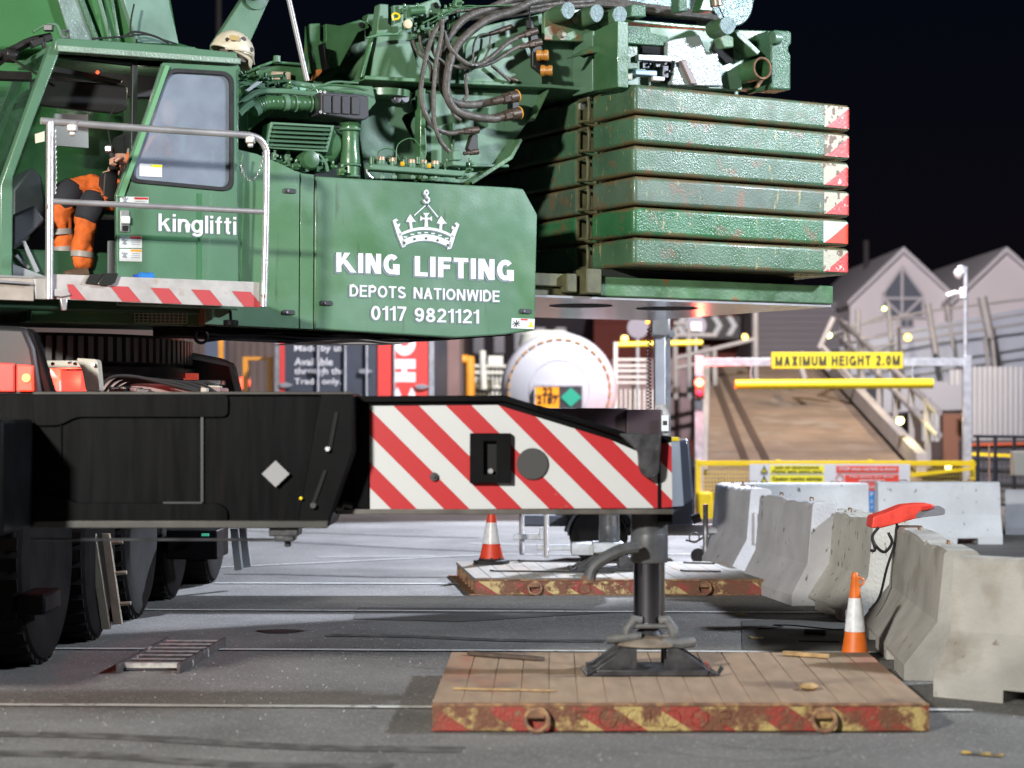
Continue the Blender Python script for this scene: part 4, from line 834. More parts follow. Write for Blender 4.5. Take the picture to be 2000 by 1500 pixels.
# ---- long background shed and bits behind the lorries
WB = mat('brown_grey_cladding', (.15, .115, .105), .75, noise=.12, nscale=.5)
g = G(); pl = PY(52); g.ext(pl, [(-200, 560), (905, 560), (905, 915), (-200, 915)], 5); bsh = g.build('long_shed', WB); tag(bsh, 'long brown-grey shed wall behind the dark grey lorry', 'shed')
random.seed(5)
for i in range(40):
    x = 330+i*14.5
    if x > 900: break
    g = G(); g.rect(pl, x, 562, x+2.5, 912, .1, -.05); g.build('cladding_rib', WB, bsh)
g = G(); g.rect(PY(50), 400, 660, 440, 760, .4); tag(g.build('blue_panel', mat('blue_grey_sheet', (.10, .13, .20), .6)), 'pale blue-grey panel on the shed, left of the yellow frame', 'panel')
OG = mat('orange_steel', (.62, .26, .02), .5)
g = G(); pl = PY(34)
g.rect(pl, 426, 655, 436, 760, .1); tag(g.build('orange_post', OG, bevel=.005), 'orange post nearest the crane below its body', 'post')
YFm = thing('yellow_goalpost', 'dark yellow goalpost frame between crane and lorry', 'frame', W(500, 900, 34))
g = G(); g.rect(pl, 478, 697, 525, 703, .1, .004); g.build('top_bar', OG, YFm)
for x in (480, 528):
    g = G(); g.rect(pl, x-6, 697, x+4, 900, .12); g.build('post', OG, YFm)
glow('red tail lamp glowing low beside the yellow frame', 476, 748, 36, .12, (1, .08, .04), 4, 0, nm='tail_lamp', cat='tail lamp')
OP = thing('orange_hook_post', 'orange post with a bent top right of the lorry', 'post', W(918, 900, 36))
g = G(); g.tube(smooth([W(918, 900, 36), W(918, 712, 36), W(914, 703, 36), W(903, 702, 36)], 4), .09, 10); g.build('post', OG, OP)
g = G(); g.rect(PY(38), 853, 640, 898, 860, .5); tag(g.build('rusty_column', mat('rusty_brown_column', (.16, .10, .09), .7, noise=.2, nscale=1)), 'wide brown column just right of the lorry', 'column')
DB = thing('dark_building', 'dark unlit building behind the white tanker', 'building', (0, 68, 0))
g = G(); g.rect(PY(68), 895, 590, 1175, 900, 5); g.build('wall', mat('dark_brick', (.035, .028, .035), .8), DB)
for i in range(5):
    g = G(); g.rect(PY(68), 925+i*40, 640, 945+i*40, 690, .1, -.08); g.build('window', WIN, DB)
YD = thing('pale_pipework', 'pale pipework and railings between the orange post and the tanker', 'pipework', W(960, 900, 40))
pm = mat('pale_pipe', (.5, .52, .46), .5); random.seed(11)
for i in range(9):
    x = 930+i*8; g = G(); g.cyl(W(x, 715+random.uniform(-4, 8), 40), W(x, 800, 40), .03, n=6); g.build('upright', pm, YD)
for y in (715, 728, 756):
    g = G(); g.cyl(W(926, y, 39.9), W(1010, y+1, 39.9), .035, n=6); g.build('rail', pm, YD)
g = G(); g.cyl(W(942, 685, 39), W(945, 760, 39), .07); g.box(W(968, 705, 39), (.3, .3, .2)); g.build('valve', pm, YD)
# white gates and yellow arm right of tanker
WG = thing('white_gate', 'white slatted gate right of the tanker', 'gate', W(1230, 900, 38)); pl = PY(38)
for y in (700, 712, 722, 734, 745):
    g = G(); g.rect(pl, 1206, y, 1262, y+4, .08); g.build('slat', mat('gate_white', (.48, .46, .43), .6), WG)
for i in range(12):
    g = G(); g.rect(pl, 1203+i*9, 760, 1206+i*9, 830, .05, .05); g.build('picket', mat('gate_white', (.48, .46, .43), .6), WG)
g = G(); g.rect(pl, 1199, 668, 1206, 840, .1); g.build('post', mat('gate_white', (.48, .46, .43), .6), WG)
g = G(); g.cyl(W(1207, 673, 40), W(1372, 669, 40), .06, n=10); tag(g.build('yellow_barrier_arm', YELLOW), 'horizontal yellow barrier arm passing behind the mast', 'barrier arm')
g = G(); g.rect(PY(45), 1195, 700, 1370, 860, .3); tag(g.build('mauve_hoarding', mat('dim_hoarding', (.17, .12, .12), .8, noise=.15, nscale=.8)), 'dim pinkish hoarding behind the lighting mast', 'hoarding')
for x, y0, lb in ((1692, 470, 'tall dark mast far behind the left gable'), (427, -60, 'thin dark mast rising behind the crane cab')):
    g = G(); g.cyl(W(x, y0, 60), W(x, 800, 60), .09, n=8); tag(g.build('distant_mast', mat('mast_dark', (.04, .035, .035), .8)), lb, 'mast', 'distant masts')
g = G(); g.cyl(W(1756, 640, 38), W(1756, 800, 38), .035, n=8); tag(g.build('dark_pole', mat('mast_dark', (.04, .035, .035), .8)), 'thin dark pole standing behind the yellow bar, under the amber lamp', 'pole')
# ================================================================ LIGHTING TOWER TRAILER
LT = thing('lighting_tower', 'mobile lighting tower trailer with a silver mast behind the far mat', 'lighting tower', (1.4, 19.2, 0)); Y = 19.2; pl = PY(Y)
g = G(); g.rect(pl, 1278, 560, 1300, 1000, .12); g.build('mast', mat('mast_silver', (.66, .67, .70), .4, metal=.15, noise=.08), LT, bevel=.012)
g = G(); g.rect(pl, 1272, 618, 1307, 655, .2, -.06); g.build('mast_head_block', ALU, LT, bevel=.01)
g = G(); g.rect(pl, 1302, 622, 1310, 1000, .08, .02); g.build('mast_rail', GALV, LT); g = G(); g.rect(pl, 1308, 645, 1318, 658, .1); g.build('clamp', GALV, LT)
g = G(); g.tube([pl(1268+4*math.cos(i*1.2), 640+i*1.35, -.02+.03*math.sin(i*1.2)) for i in range(120)], .006, 5); g.build('coiled_cable', STRAP, LT)
g = G(); g.ext(pl, [(1150, 900), (1345, 858), (1352, 864), (1362, 1000), (1358, 1030), (1150, 1030)], 1.0, .25); g.build('hood', mat('hood_charcoal', (.05, .055, .075), .35, coat=.3), LT, bevel=.03)
g = G(); g.ext(pl, [(1311, 862), (1331, 860), (1339, 990), (1313, 992)], .03, .21); g.build('side_panel', mat('panel_light', (.35, .37, .40), .45), LT)
g = G(); g.rect(pl, 1311, 855, 1330, 862, .2, .2); g.build('yellow_cap', YELLOW, LT)
g = G(); g.rect(pl, 1110, 1028, 1425, 1050, .08, .3); g.build('chassis_beam', mat('chassis_grey', (.16, .15, .14), .55, noise=.2, nscale=6), LT, bevel=.006)
g = G(); c = pl(1170, 1045, .1); g.cyl(c+V((0, -.0, 0)), c+V((0, .22, 0)), .30, n=28); g.build('wheel', TYREM, LT, bevel=.02)
g = G(); cc = pl(1175, 1050, .02); [g.tube([cc+V((math.cos(t)*.36, y_, math.sin(t)*.36)) for t in [PI*.05+PI*.9*i/16 for i in range(17)]], .022, 6) for y_ in (0, .06, .12, .18)]; g.build('mudguard', mat('mudguard_grey', (.05, .05, .055), .4), LT)
for x, d in ((1019, -.5), (1067, -.9)):
    g = G(); g.cyl(pl(x, 985, d), V((pl(x, 1095, d).x, Y+d, .14)), .024, n=10)
    for i in range(34):
        p = pl(x, 990+i*2.9, d)
        if p.z > .16: g.torus(p, .026, .004, ZV, 10, 4)
    g.build('threaded_leg', ALU, LT)
g = G(); g.rect(pl, 1003, 1036, 1066, 1047, .08, -.55); g.rect(pl, 1052, 1024, 1064, 1047, .1, -.6); g.rect(pl, 1046, 1052, 1140, 1062, .08, -.9); g.build('leg_arm', GALV, LT, bevel=.006)
g = G(); c = pl(1365, 1086, -.1); g.cyl(c, c+V((0, .07, 0)), .078, n=20); g.build('jockey_wheel', RUBBER, LT, bevel=.012)
g = G(); g.cyl(pl(1378, 985, -.1), pl(1378, 1094, -.1), .026, n=12); g.build('jockey_post', STEEL, LT)
g = G(); g.cyl(pl(1392, 1085, -.05), pl(1425, 985, -.05), .02); g.cyl(pl(1404, 1030, -.1), pl(1440, 975, -.1), .012); g.box(pl(1395, 1035, -.1), (.12, .08, .06)); g.build('brake_lever', GALV, LT)
g = G(); g.ptube(pl, [(1340, 1055, 0), (1358, 1058, -.1), (1375, 1048, -.1), (1390, 1036, -.1)], .01, 6); g.build('trailer_cable', STRAP, LT)
g = G(); g.cyl(pl(1352, 1015, -.02), pl(1368, 1010, -.02), .05); g.build('coupling', DSTEEL, LT); g = G(); g.torus(pl(1356, 1050, -.05), .05, .008, (0, 1, 0), 14, 5); g.build('tie_ring', DSTEEL, LT)
g = G(); g.rect(pl, 1015, 1010, 1150, 1032, .6, .3); g.build('battery_box', mat('box_grey', (.13, .14, .16), .5), LT, bevel=.02)
# red clip by the barrier
g = G(); c = W(1412, 961, 22); g.lathe(c, [(.02, -.05), (.03, 0), (.02, .04)], n=10); tag(g.build('red_lamp_head', mat('red_cap', (.7, .04, .03), .5)), 'small red cap showing above the slotted barrier', 'lamp')

for i in range(12):
    f = (i+1)/13; a, b = rampP(1372+(1368-1372)*f, 935-(935-708)*f), rampP(1800-(1800-1608)*f, 935-(935-708)*f); g = G(); q = V((0, .015, 0)); z = V((0, 0, .006)); g.hex8([a-q, b-q, b+q, a+q]+[p+z for p in (a-q, b-q, b+q, a+q)]); g.build('deck_joint', mat('joint_dark', (.10, .08, .06), .8), RT)
# ================================================================ CRANE: CARRIER AND OUTRIGGERS
CR = thing('mobile_crane', 'large green mobile crane on black carrier with outriggers spread', 'crane', (S0.x, S0.y, 0))
Yb = 10.12; pb = PY(Yb)
STR = stripes('beam_red_white', (.37, .016, .020), (.45, .46, .465), F/Yb/103, F/Yb/103, (200-H*F/Yb+26-2)/103, .49, .36, rust=(.30, .24, .21), rlo=.66, rhi=.74, rscale=5, rust2=(.08, .07, .07), r2lo=.70, r2hi=.74, r2scale=26)
# carrier body: boxes along the driving direction
g = G(); g.sbox  # noqa
g = G(); g.box((-4.0, 14.6, 1.25), (1.9, 11.5, .75)); g.build('chassis', BLACK, CR, bevel=.02)
g = G(); g.hex8([V((x, y, z)) for z in (.95, 1.52) for x, y in ((-2.95, 9.3), (-2.5, 9.3), (-2.5, 9.9), (-2.95, 9.9))]); g.build('side_housing', BLACK, CR, bevel=.02)
# outrigger box (outer sleeve)
po = PY(9.93)
g = G(); g.ext(po, [(-400, 768), (690, 768), (692, 882), (641, 1030), (-400, 1030)], .55); bx = g.build('outrigger_box', BLACKS, CR, bevel=.01)
g = G(); g.rect(po, 66, 1016, 641, 1031, .03, -.035); g.rect(po, 66, 765, 690, 771, .03, -.03); g.build('flange', mat('flange_black', (.03, .028, .024), .45, noise=.3, nscale=8), bx, bevel=.005)
# raised stiffener plates on the box
g = G(); g.ext(po, rpoly([(66, 768), (447, 768), (447, 815), (150, 815), (118, 832), (66, 832)], 14), .02, -.02); g.build('stiffener_plate', BLACKS, bx, bevel=.004)
g = G(); g.ext(po, rpoly([(66, 965), (118, 965), (150, 982), (430, 982), (446, 995), (446, 1029), (66, 1029)], 14), .02, -.02); g.build('stiffener_plate', BLACKS, bx, bevel=.004)
g = G(); g.rect(po, 118, 768, 121, 1029, .012, -.012); g.build('weld_seam', BLACKS, bx)
g = G(); g.rect(po, 393, 815, 398, 980, .018, -.018); g.rect(po, 320, 980, 396, 983, .03, -.025); g.build('weld_seam', mat('seam_sheen', (.02, .022, .025), .4), bx)
g = G(); g.ext(po, [(628, 770), (690, 770), (691, 880), (640, 1028), (580, 1028)], .03, -.03); g.build('end_plate', BLACK, bx, bevel=.008)
g = G(); g.ext(po, [(655, 805), (662, 805), (648, 880), (641, 880)], .012, -.04); g.ext(po, [(633, 918), (640, 918), (616, 985), (609, 985)], .012, -.04); g.build('slot', DARK, bx)
for x, y, r in ((640, 877, 5), (612, 987, 6), (588, 973, 3)):
    g = G(); c = po(x, y, -.04); g.cyl(c, c+V((0, -.02, 0)), r*Yb/F, n=12); g.build('bolt', (STEEL if r == 5 else DSTEEL) if r != 3 else YELLOW, bx, bevel=.003)
g = G(); g.ext(po, [(540, 899), (567, 925), (540, 951), (513, 925)], .004, -.037); g.build('diamond_reflector', mat('diamond_grey', (.22, .22, .23), .6), bx)
g = G(); g.rect(po, 525, 1030, 582, 1048, .2); g.rect(po, 535, 1046, 574, 1058, .15); g.rect(po, 553, 1056, 565, 1070, .05, .05); g.build('lower_bracket', DSTEEL, bx, bevel=.008)
g = G(); g.cyl(po(60, 1054, .1), po(535, 1054, .1), .008, n=6); g.build('rod', DSTEEL, bx)
# sliding beam
bt = [(640, 778), (985, 775), (1222, 846), (1312, 852), (1313, 1000), (640, 1003)]
g = G(); g.ext(pb, bt, .46); bm = g.build('outrigger_beam', BLACK, CR, bevel=.006)
g = G(); g.ext(pb, [(722, 793), (972, 791), (1190, 858), (1250, 884), (1284, 925), (1284, 992), (723, 995)], .006, -.008); g.build('striped_panel', STR, bm)
g = G(); g.ext(pb, [(1289, 866), (1311, 864), (1313, 990), (1289, 992)], .006, -.008); g.build('striped_panel', STR, bm)
g = G(); g.ext(pb, [(640, 774), (985, 772), (1222, 844), (1222, 856), (983, 784), (640, 786)], .5, -.03); g.build('top_flange', BLACK, bm, bevel=.004)
g = G(); g.rect(pb, 660, 994, 1314, 1004, .52, -.035); g.build('bottom_flange', mat('flange_worn', (.075, .068, .06), .45, noise=.4, nscale=6, rvar=.1), bm, bevel=.004)
g = G(); g.frame(pb, [(918, 846), (998, 846), (998, 943), (918, 943)], [(945, 862), (970, 862), (970, 926), (945, 926)], .05, -.055); g.build('socket', BLACK, bm, bevel=.004)
g = G(); g.rect(pb, 930, 855, 985, 935, .004, -.012); g.build('socket_back', DARK, bm)
g = G(); c = pb(958, 920, -.03); g.cyl(c, c+V((0, -.015, 0)), .014); g.build('socket_bolt', STEEL, bm)
g = G(); c = pb(1040, 906, -.006); g.cyl(c, c+V((0, -.016, 0)), 31*Yb/F, n=32); g.build('round_cap', mat('cap_black', (.03, .03, .03), .6), bm, bevel=.003)
g = G(); c = pb(848, 931, -.006); g.cyl(c, c+V((0, -.02, 0)), 8.5*Yb/F, n=14); g.cyl(c+V((0, -.02, 0)), c+V((0, -.03, 0)), 3.5*Yb/F, n=8); g.build('bolt', DSTEEL, bm, bevel=.003)
g = G(); g.rect(pb, 1284, 852, 1289, 996, .02, -.022); g.build('edge_strip', BLACK, bm)
g = G(); g.ext(pb, rpoly([(1205, 846), (1288, 848), (1288, 860), (1284, 925), (1270, 934), (1255, 930), (1246, 914), (1244, 880)], 8), .1, -.10); g.build('pin_bracket', DSTEEL, bm, bevel=.01)
g = G(); g.cyl(pb(1050, 795, -.04), pb(1222, 852, -.05), .012, n=8); g.build('hydraulic_pipe', BLACK, bm)
g = G(); g.ext(pb, [(690, 785), (722, 790), (722, 996), (690, 990)], .05, -.02); g.build('stop_plate', BLACK, bm, bevel=.006)
g = G(); g.tube([pb(x, y, -.03) for x, y in ((640, 1000), (655, 990), (668, 992), (672, 984), (690, 988))], .02, 8); g.build('slide_pad', DSTEEL, bm)
def jack(name_parent, px, Y, zmat, ytop, ycol, yrod, r_out, r_in, dark=True):
    c = W(px, 900, Y); X = c.x; z = lambda y: H+(800-y)/F*Y
    jm = mat('jack_grey', (.06, .063, .068), .38, noise=.35, nscale=7, rvar=.12)
    g = G(); g.cyl((X, Y, z(ycol)), (X, Y, z(ytop)), r_out*.97, n=28); g.lathe((X, Y, z(ycol)), [(r_out*.95, 0), (r_out, .01), (r_out, .13), (r_out*.97, .16)], n=28)
    j = g.build('jack_cylinder', jm, name_parent, bevel=.004)
    g = G(); g.cyl((X, Y, z(yrod)), (X, Y, z(ycol)+.01), r_in, n=32); g.build('jack_rod', mat('jack_rod_dark', (.22, .21, .23), .18, metal=1) if dark else CHROME, j)
    g = G(); g.lathe((X, Y, zmat), [(r_in*.35, .12), (r_in*.9, .15), (r_in*.95, z(yrod)-zmat-.05), (r_in*.5, z(yrod)-zmat)], n=20); g.build('ball_joint', DSTEEL, j)
    fw = .34
    f = G(); f.box((X, Y, zmat+.010), (fw*2, .46, .016)); f.box((X, Y-.23, zmat+.02), (fw*1.75, .02, .03))
    for sx_ in (-1, 1):
        for dy in (-.19, -.02, .19):
            f.ext3([V((X+sx_*fw*.95, Y+dy, zmat+.018)), V((X+sx_*.08, Y+dy, zmat+.018)), V((X+sx_*.08, Y+dy, zmat+.145)), V((X+sx_*.14, Y+dy, zmat+.145))], V((0, .022, 0)))
        f.ext3([V((X+sx_*fw*.93, Y-.20, zmat+.02)), V((X+sx_*.15, Y-.12, zmat+.15)), V((X+sx_*.15, Y-.09, zmat+.15)), V((X+sx_*fw*.93, Y-.15, zmat+.02))], V((sx_*-.04, 0, 0)))
        f.tube([V((X+sx_*(fw-.03), Y-.22, zmat+.03)), V((X+sx_*(fw+.01), Y-.24, zmat+.014)), V((X+sx_*(fw+.035), Y-.22, zmat+.05))], .014, 6)
    fo = f.build('foot_plate', DSTEEL, j, bevel=.003)
    g = G(); g.lathe((X, Y, zmat), [(.17, .14), (.2, .15), (.2, .165), (.13, .19), (.08, .2)], n=24); g.build('foot_dish', mat('dish_brown', (.16, .13, .1), .55, noise=.3, nscale=12), j)
    if dark:
        g = G()
        for sx_ in (-1, 1):
            g.tube([V((X+sx_*.13, Y-.08, zmat+.17)), V((X+sx_*.125, Y-.1, zmat+.24)), V((X+sx_*.09, Y-.09, zmat+.29)), V((X+sx_*.05, Y-.08, zmat+.28))], .028, 8)
        g.cyl((X-.24, Y-.1, zmat+.185), (X-.05, Y-.1, zmat+.2), .026); g.tube([V((X+.06, Y-.12, zmat+.17)), V((X+.16, Y-.14, zmat+.165)), V((X+.235, Y-.12, zmat+.175))], .03, 8)
        g.cyl((X-.1, Y-.09, zmat+.255), (X+.1, Y-.09, zmat+.255), .014)
        g.build('clamp', mat('clamp_grey', (.10, .10, .10), .5, noise=.4, nscale=15), j, bevel=.003)
    return j
j1 = jack(CR, 1268, 10.38, .139, 1001, 1098, 1222, .103, .086)
g = G(); g.ext(PY(10.3), rpoly([(1238, 1040), (1309, 1030), (1309, 1098), (1238, 1100), (1200, 1082), (1165, 1098), (1150, 1118), (1146, 1140), (1160, 1141), (1160, 1132), (1138, 1140), (1148, 1108), (1180, 1074)], 5), .04, -.05); 
g = G(); g.ptube(PY(10.28), [(1245, 1068, -.1), (1212, 1075, -.11), (1178, 1092, -.11), (1158, 1108, -.11), (1152, 1125, -.11), (1150, 1132, -.11)], .034, 10); g.build('lock_lever', mat('jack_grey', (.06, .063, .068), .38), j1)
g = G(); g.box(PY(10.28)(1148, 1132, -.11), (.06, .06, .05)); g.build('lever_foot', RUSTM, j1, bevel=.01)
g = G(); g.rect(PY(10.2), 1288, 998, 1314, 1024, .3, 0); g.build('corner_block', BLACK, j1, bevel=.006)
j2 = jack(CR, 1190, 17.0, .136, 1000, 1060, 1076, .095, .092, False)
g = G(); g.rect(PY(16.85), 1116, 1062, 1160, 1085, .3); g.rect(PY(16.85), 1158, 1060, 1218, 1080, .3, -.02); g.build('jack_collar_box', GALV, j2, bevel=.008)
g = G(); g.cyl((.874, 17, .35), (.874, 17, .62), .092, n=28); g.build('chrome_rod', CHROME, j2)
# far outrigger beam
REDLIT = mat('red_lit_black', (.03, .015, .022), .45)  # black beam with the red light on it painted into the colour
g = G(); g.rect(PY(16.8), -300, 797, 1225, 925, .5); g.rect(PY(16.75), 1222, 800, 1294, 925, .6); fb = g.build('outrigger_beam', REDLIT, CR, bevel=.015)
g = G(); g.rect(PY(16.7), 1292, 811, 1306, 842, .01); g.build('warning_sticker', WHITEP, fb); g = G(); g.rect(PY(16.7), 1295, 822, 1303, 830, .004, -.004); g.build('sticker_print', blk, fb)
g = G(); g.rect(PY(16.72), 1280, 790, 1308, 857, .1, .05); g.build('end_cap', STEEL, fb)
# tyres, suspension side
def wheel(Yc, x, r=.63, steer=0):
    c = V((x-.25, Yc, r)); d = V((math.cos(steer), math.sin(steer), 0))
    prof = [(r*.55, -.22), (r*.86, -.25), (r*.95, -.23), (r, -.18), (r, .18), (r*.95, .23), (r*.86, .25), (r*.55, .22)]
    g = G(); g.lathe(c, prof, d, 40); t = g.build('wheel', TYREM, CR)
    g = G(); u1 = d; y = ZV.cross(d)
    for i in range(34):
        a = 2*PI*i/34; rad = y*math.cos(a)+ZV*math.sin(a); tg = y*-math.sin(a)+ZV*math.cos(a)
        if rad.y > .35: continue
        for s_ in (-1, 1):
            g.box(c+rad*(r-.008)+d*(s_*.125), (.17, .075, .03), (d, tg, rad))
    g.build('tread', TYREM, t, smooth_=False, kind='stuff')
    g = G(); g.lathe(c, [(r*.56, .20), (r*.5, .215), (r*.47, .15), (r*.3, .10), (r*.22, .1), (r*.2, .2), (r*.12, .21)], d, 28); g.build('rim', mat('rim_grey', (.08, .10, .085), .5, noise=.3, nscale=5), t)
    g = G()
    for i in range(10):
        a = 2*PI*i/10; g.cyl(c+d*.10+(y*math.cos(a)+ZV*math.sin(a))*r*.36, c+d*.14+(y*math.cos(a)+ZV*math.sin(a))*r*.36, .018, n=6)
    g.build('wheel_nut', STEEL, t)
wheel(11.75, -2.86, .66); wheel(12.95, -2.80, .62, .05); wheel(14.3, -2.78, .63); wheel(15.75, -2.78, .63); wheel(17.25, -2.68, .63)
# mudguards and tail section at the left edge
g = G(); p = PY(11.2)
g.ext(p, [(-200, 628), (48, 638), (66, 680), (80, 770), (72, 990), (0, 1010), (-200, 1010)], .28); tl = g.build('rear_body', mat('rear_body_black', (.013, .013, .014), .5, noise=.3, nscale=3), CR, bevel=.03)
g = G(); g.ext(p, [(48, 640), (62, 650), (104, 790), (88, 790)], .12, .05); g.build('mud_flap', BLACK, CR, bevel=.006)
g = G(); g.ext(p, [(-60, 705), (30, 710), (30, 765), (-60, 765)], .03, -.03); g.build('tail_lamp_dim', mat('tail_dim', (.16, .012, .01), .3, emis=(1, .09, .06), estr=.9), tl, bevel=.006)
g = G(); g.ext(p, [(36, 712), (66, 714), (67, 764), (36, 764)], .04, -.04); g.build('tail_lamp', mat('tail_lit', (.2, .012, .008), .3, emis=(1, .045, .02), estr=3.2), tl, bevel=.006)
g = G(); g.cyl(p(51, 738, -.05), p(51, 738, -.06), .025); g.build('tail_bulb', mat('tail_bulb', (1, .3, .1), .3, emis=(1, .10, .03), estr=6), tl)
lamp('tail_light', 'POINT', tuple(p(56, 735, -.22)), None, 8.0, (1, .06, .03), .04)
lamp('marker_light', 'POINT', tuple(PY(12.3)(135, 742)), None, 9.0, (1, .07, .04), .03)
g = G(); g.rect(PY(11.0), 30, 1160, 88, 1202, .4); g.rect(PY(11.1), -200, 1000, 30, 1215, .5); g.build('step_guard', BLACK, CR, bevel=.02)
# chassis top seen above the outrigger box
g = G(); g.rect(PY(12.2), 84, 704, 160, 719, .3); g.ext(PY(12.1), rpoly([(148, 699), (190, 702), (196, 764), (168, 764), (160, 722)], 6), .12); AB = g.build('access_bracket', mat('beige_paint', (.42, .40, .33), .5, noise=.15, nscale=8), CR, bevel=.006)
for x, y in ((104, 711), (137, 708), (148, 710), (183, 712)):
    g = G(); c = PY(12.08)(x, y); g.cyl(c, c+V((0, -.02, 0)), .012, n=8); g.build('bolt', STEEL, AB)
g = G(); g.rect(PY(12.4), 98, 720, 116, 764, .2); g.build('white_block', WHITEP, CR)
RT_ = mat('tail_strip', (.25, .02, .02), .35, emis=(1, .10, .07), estr=1.2)
g = G(); g.rect(PY(12.45), 116, 724, 160, 764, .15); g.build('red_marker_lamp', RT_, CR, bevel=.006)
g = G(); g.ext(PY(13.2), [(196, 735), (430, 757), (430, 772), (196, 770)], .4); g.build('chassis_cover', mat('red_lit_grey', (.28, .17, .16), .5, noise=.35, nscale=7), CR, bevel=.008)  # grey cover, the red glow of the lamps is painted in
g = G(); g.rect(PY(13.9), 358, 729, 386, 742, .05); g.build('red_reflector', mat('red_reflector', (.7, .1, .07), .3, emis=(1, .12, .08), estr=.35), CR)  # weak emission stands in for lamp light thrown back by the reflector
g = G(); g.ext(PY(14.5), [(300, 690), (340, 687), (430, 705), (452, 712), (466, 770), (230, 770)], .25); g.build('engine_cover', mat('cover_dark', (.02, .02, .022), .4, coat=.3), CR, bevel=.02)
g = G(); g.tube([PY(14.45)(340, 688), PY(14.45)(432, 706), PY(14.45)(452, 713), PY(14.45)(466, 770)], .025, 8); g.build('cover_edge', mat('cover_edge_pale', (.4, .42, .45), .3), CR)
g = G(); g.rect(PY(13.6), 355, 750, 378, 760, .1); g.rect(PY(13.6), 378, 742, 432, 752, .2); g.build('cable_guide', DSTEEL, CR, bevel=.005)
g = G(); g.ext(PY(14.2), [(330, 700), (235, 765), (190, 765), (300, 690)], .1); g.ext(PY(14.1), [(240, 700), (260, 700), (290, 765), (270, 765)], .1); g.build('turntable_strut', BLACK, CR)
random.seed(77)
for i in range(16):
    x = random.uniform(200, 440); y = 762+random.uniform(-10, 4)-max(0, (300-x))*.06; w = random.uniform(6, 26); h_ = random.uniform(4, 12); g = G(); P = PY(random.uniform(12.9, 13.3)); g.ext(P, [(x, y), (x+w, y+1), (x+w, y+h_), (x, y+h_)], .12)
    g.build('chassis_fitting', random.choice([DSTEEL, BLACK, DSTEEL, mat('beige_paint', (.42, .40, .33), .5)]), CR, bevel=.005)
for i in range(5):
    g = G(); g.ptube(PY(13.0+i*.06), [(190+i*12, 768), (215+i*14, 738+i*3), (260+i*20, 735+i*4), (320+i*22, 748), (400+i*8, 768)], .012, 6); g.build('chassis_hose', STRAP, CR)
# slewing ring with teeth
rc = V((S0.x, S0.y+.4, 0)); zr = 1.93; Rr = 1.30
g = G(); g.cyl(rc+V((0, 0, 1.80)), rc+V((0, 0, 1.87)), Rr+.02, n=64); g.cyl(rc+V((0, 0, 1.76)), rc+V((0, 0, 2.1)), Rr-.06, n=64); sr = g.build('slewing_ring', DSTEEL, CR)
g = G()
for i in range(110):
    a = 2*PI*i/110; d = V((math.cos(a), math.sin(a), 0))
    if d.y > .3: continue
    g.box(rc+d*(Rr-.03)+V((0, 0, 1.99)), (.07, .04, .17), (d, ZV.cross(d), ZV))
g.build('ring_teeth', mat('gear_steel', (.16, .16, .165), .45, metal=.5), sr, kind='stuff')
g = G(); g.rect(PY(15.0), 325, 1036, 424, 1093, .6); bb = g.build('battery_box', BLACK, CR, bevel=.012)
g = G(); g.rect(PY(14.95), 394, 1042, 408, 1047, .02, -.01); g.build('status_lamp', mat('green_led', (.05, .3, .2), .4, emis=(.1, .8, .5), estr=.3), bb)
# folding access ladder between the wheels, and support legs
g = G(); pl = PY(13.3)
for (x0, y0, x1, y1) in ((206, 1034, 234, 1215), (232, 1034, 256, 1205)):
    g.ext(pl, [(x0-7, y0), (x0+8, y0), (x1+8, y1), (x1-9, y1)], .04, -.45)
for i in range(3): g.cyl(pl(215+i*8, 1060+i*60, -.42), pl(240+i*8, 1058+i*60, -.42), .015, n=8)
g.build('access_ladder', mat('ladder_beige', (.30, .28, .22), .5, noise=.2, nscale=9), CR, bevel=.004)
for i, dx in enumerate((0, 14)):
    g = G(); g.ext(PY(16.5), [(449+dx, 1033), (463+dx, 1033), (473+dx, 1113-i*4), (458+dx, 1115-i*4)], .06, i*.1); g.build('folding_leg', mat('leg_grey', (.16, .17, .18), .5), CR, bevel=.004)
# ================================================================ CRANE: SUPERSTRUCTURE, lower side
ps = PS(-1.5)
z_of = lambda py, px, b=-1.5: PS(b)(px, py).z
aR = ps.a(1044); aS = ps.a(617); aD = ps.a(467)
g = G(); g.sbox(-1.2, aR-.25, -1.40, 1.2, 2.22, 2.62); g.build('turntable_frame', mat('underframe_green', (.02, .07, .03), .5, noise=.3, nscale=3), CR, bevel=.02)
g = G(); g.ext(ps, [(616, 344), (800, 355), (1000, 366), (1023, 369), (1050, 419), (1045, 645), (985, 654), (891, 660), (614, 643)], .5); sp1 = g.build('side_panel', GREENB, CR, bevel=.014, seg=3)
g = G(); g.ext(ps, [(588, 338), (613.5, 341), (612, 643), (586, 642)], .4, .004); g.build('door_strip', GREENB, CR, bevel=.004)
g = G(); g.ext(ps, [(466, 292), (500, 300), (545, 318), (585.5, 338), (584, 642), (400, 634), (400, 292)], .4); dp = g.build('side_door', GREENB, CR, bevel=.006)
for x, y, pr in ((565, 373, dp), (563, 610, dp), (637, 592, sp1), (1026, 608, sp1)):
    g = G(); g.ext(ps, rpoly([(x-11, y-5), (x+11, y-4), (x+11, y+5), (x-11, y+4)], 2), .012, -.012); g.build('latch', PLASTIC, pr, bevel=.003)
    g = G(); c = ps(x-4, y)-VV*.014; g.cyl(c, c-VV*.006, .008, n=8); g.build('lock', STEEL, pr)
g = G(); g.ext(ps, [(999, 621), (1044, 623), (1043, 643), (998, 641)], .003, -.004); g.build('warning_label', WHITEP, sp1)
g = G(); g.ext(ps, [(1017, 622.5), (1030, 623), (1030, 626), (1017, 625.6)], .002, -.006); g.build('label_header', REDP, sp1)
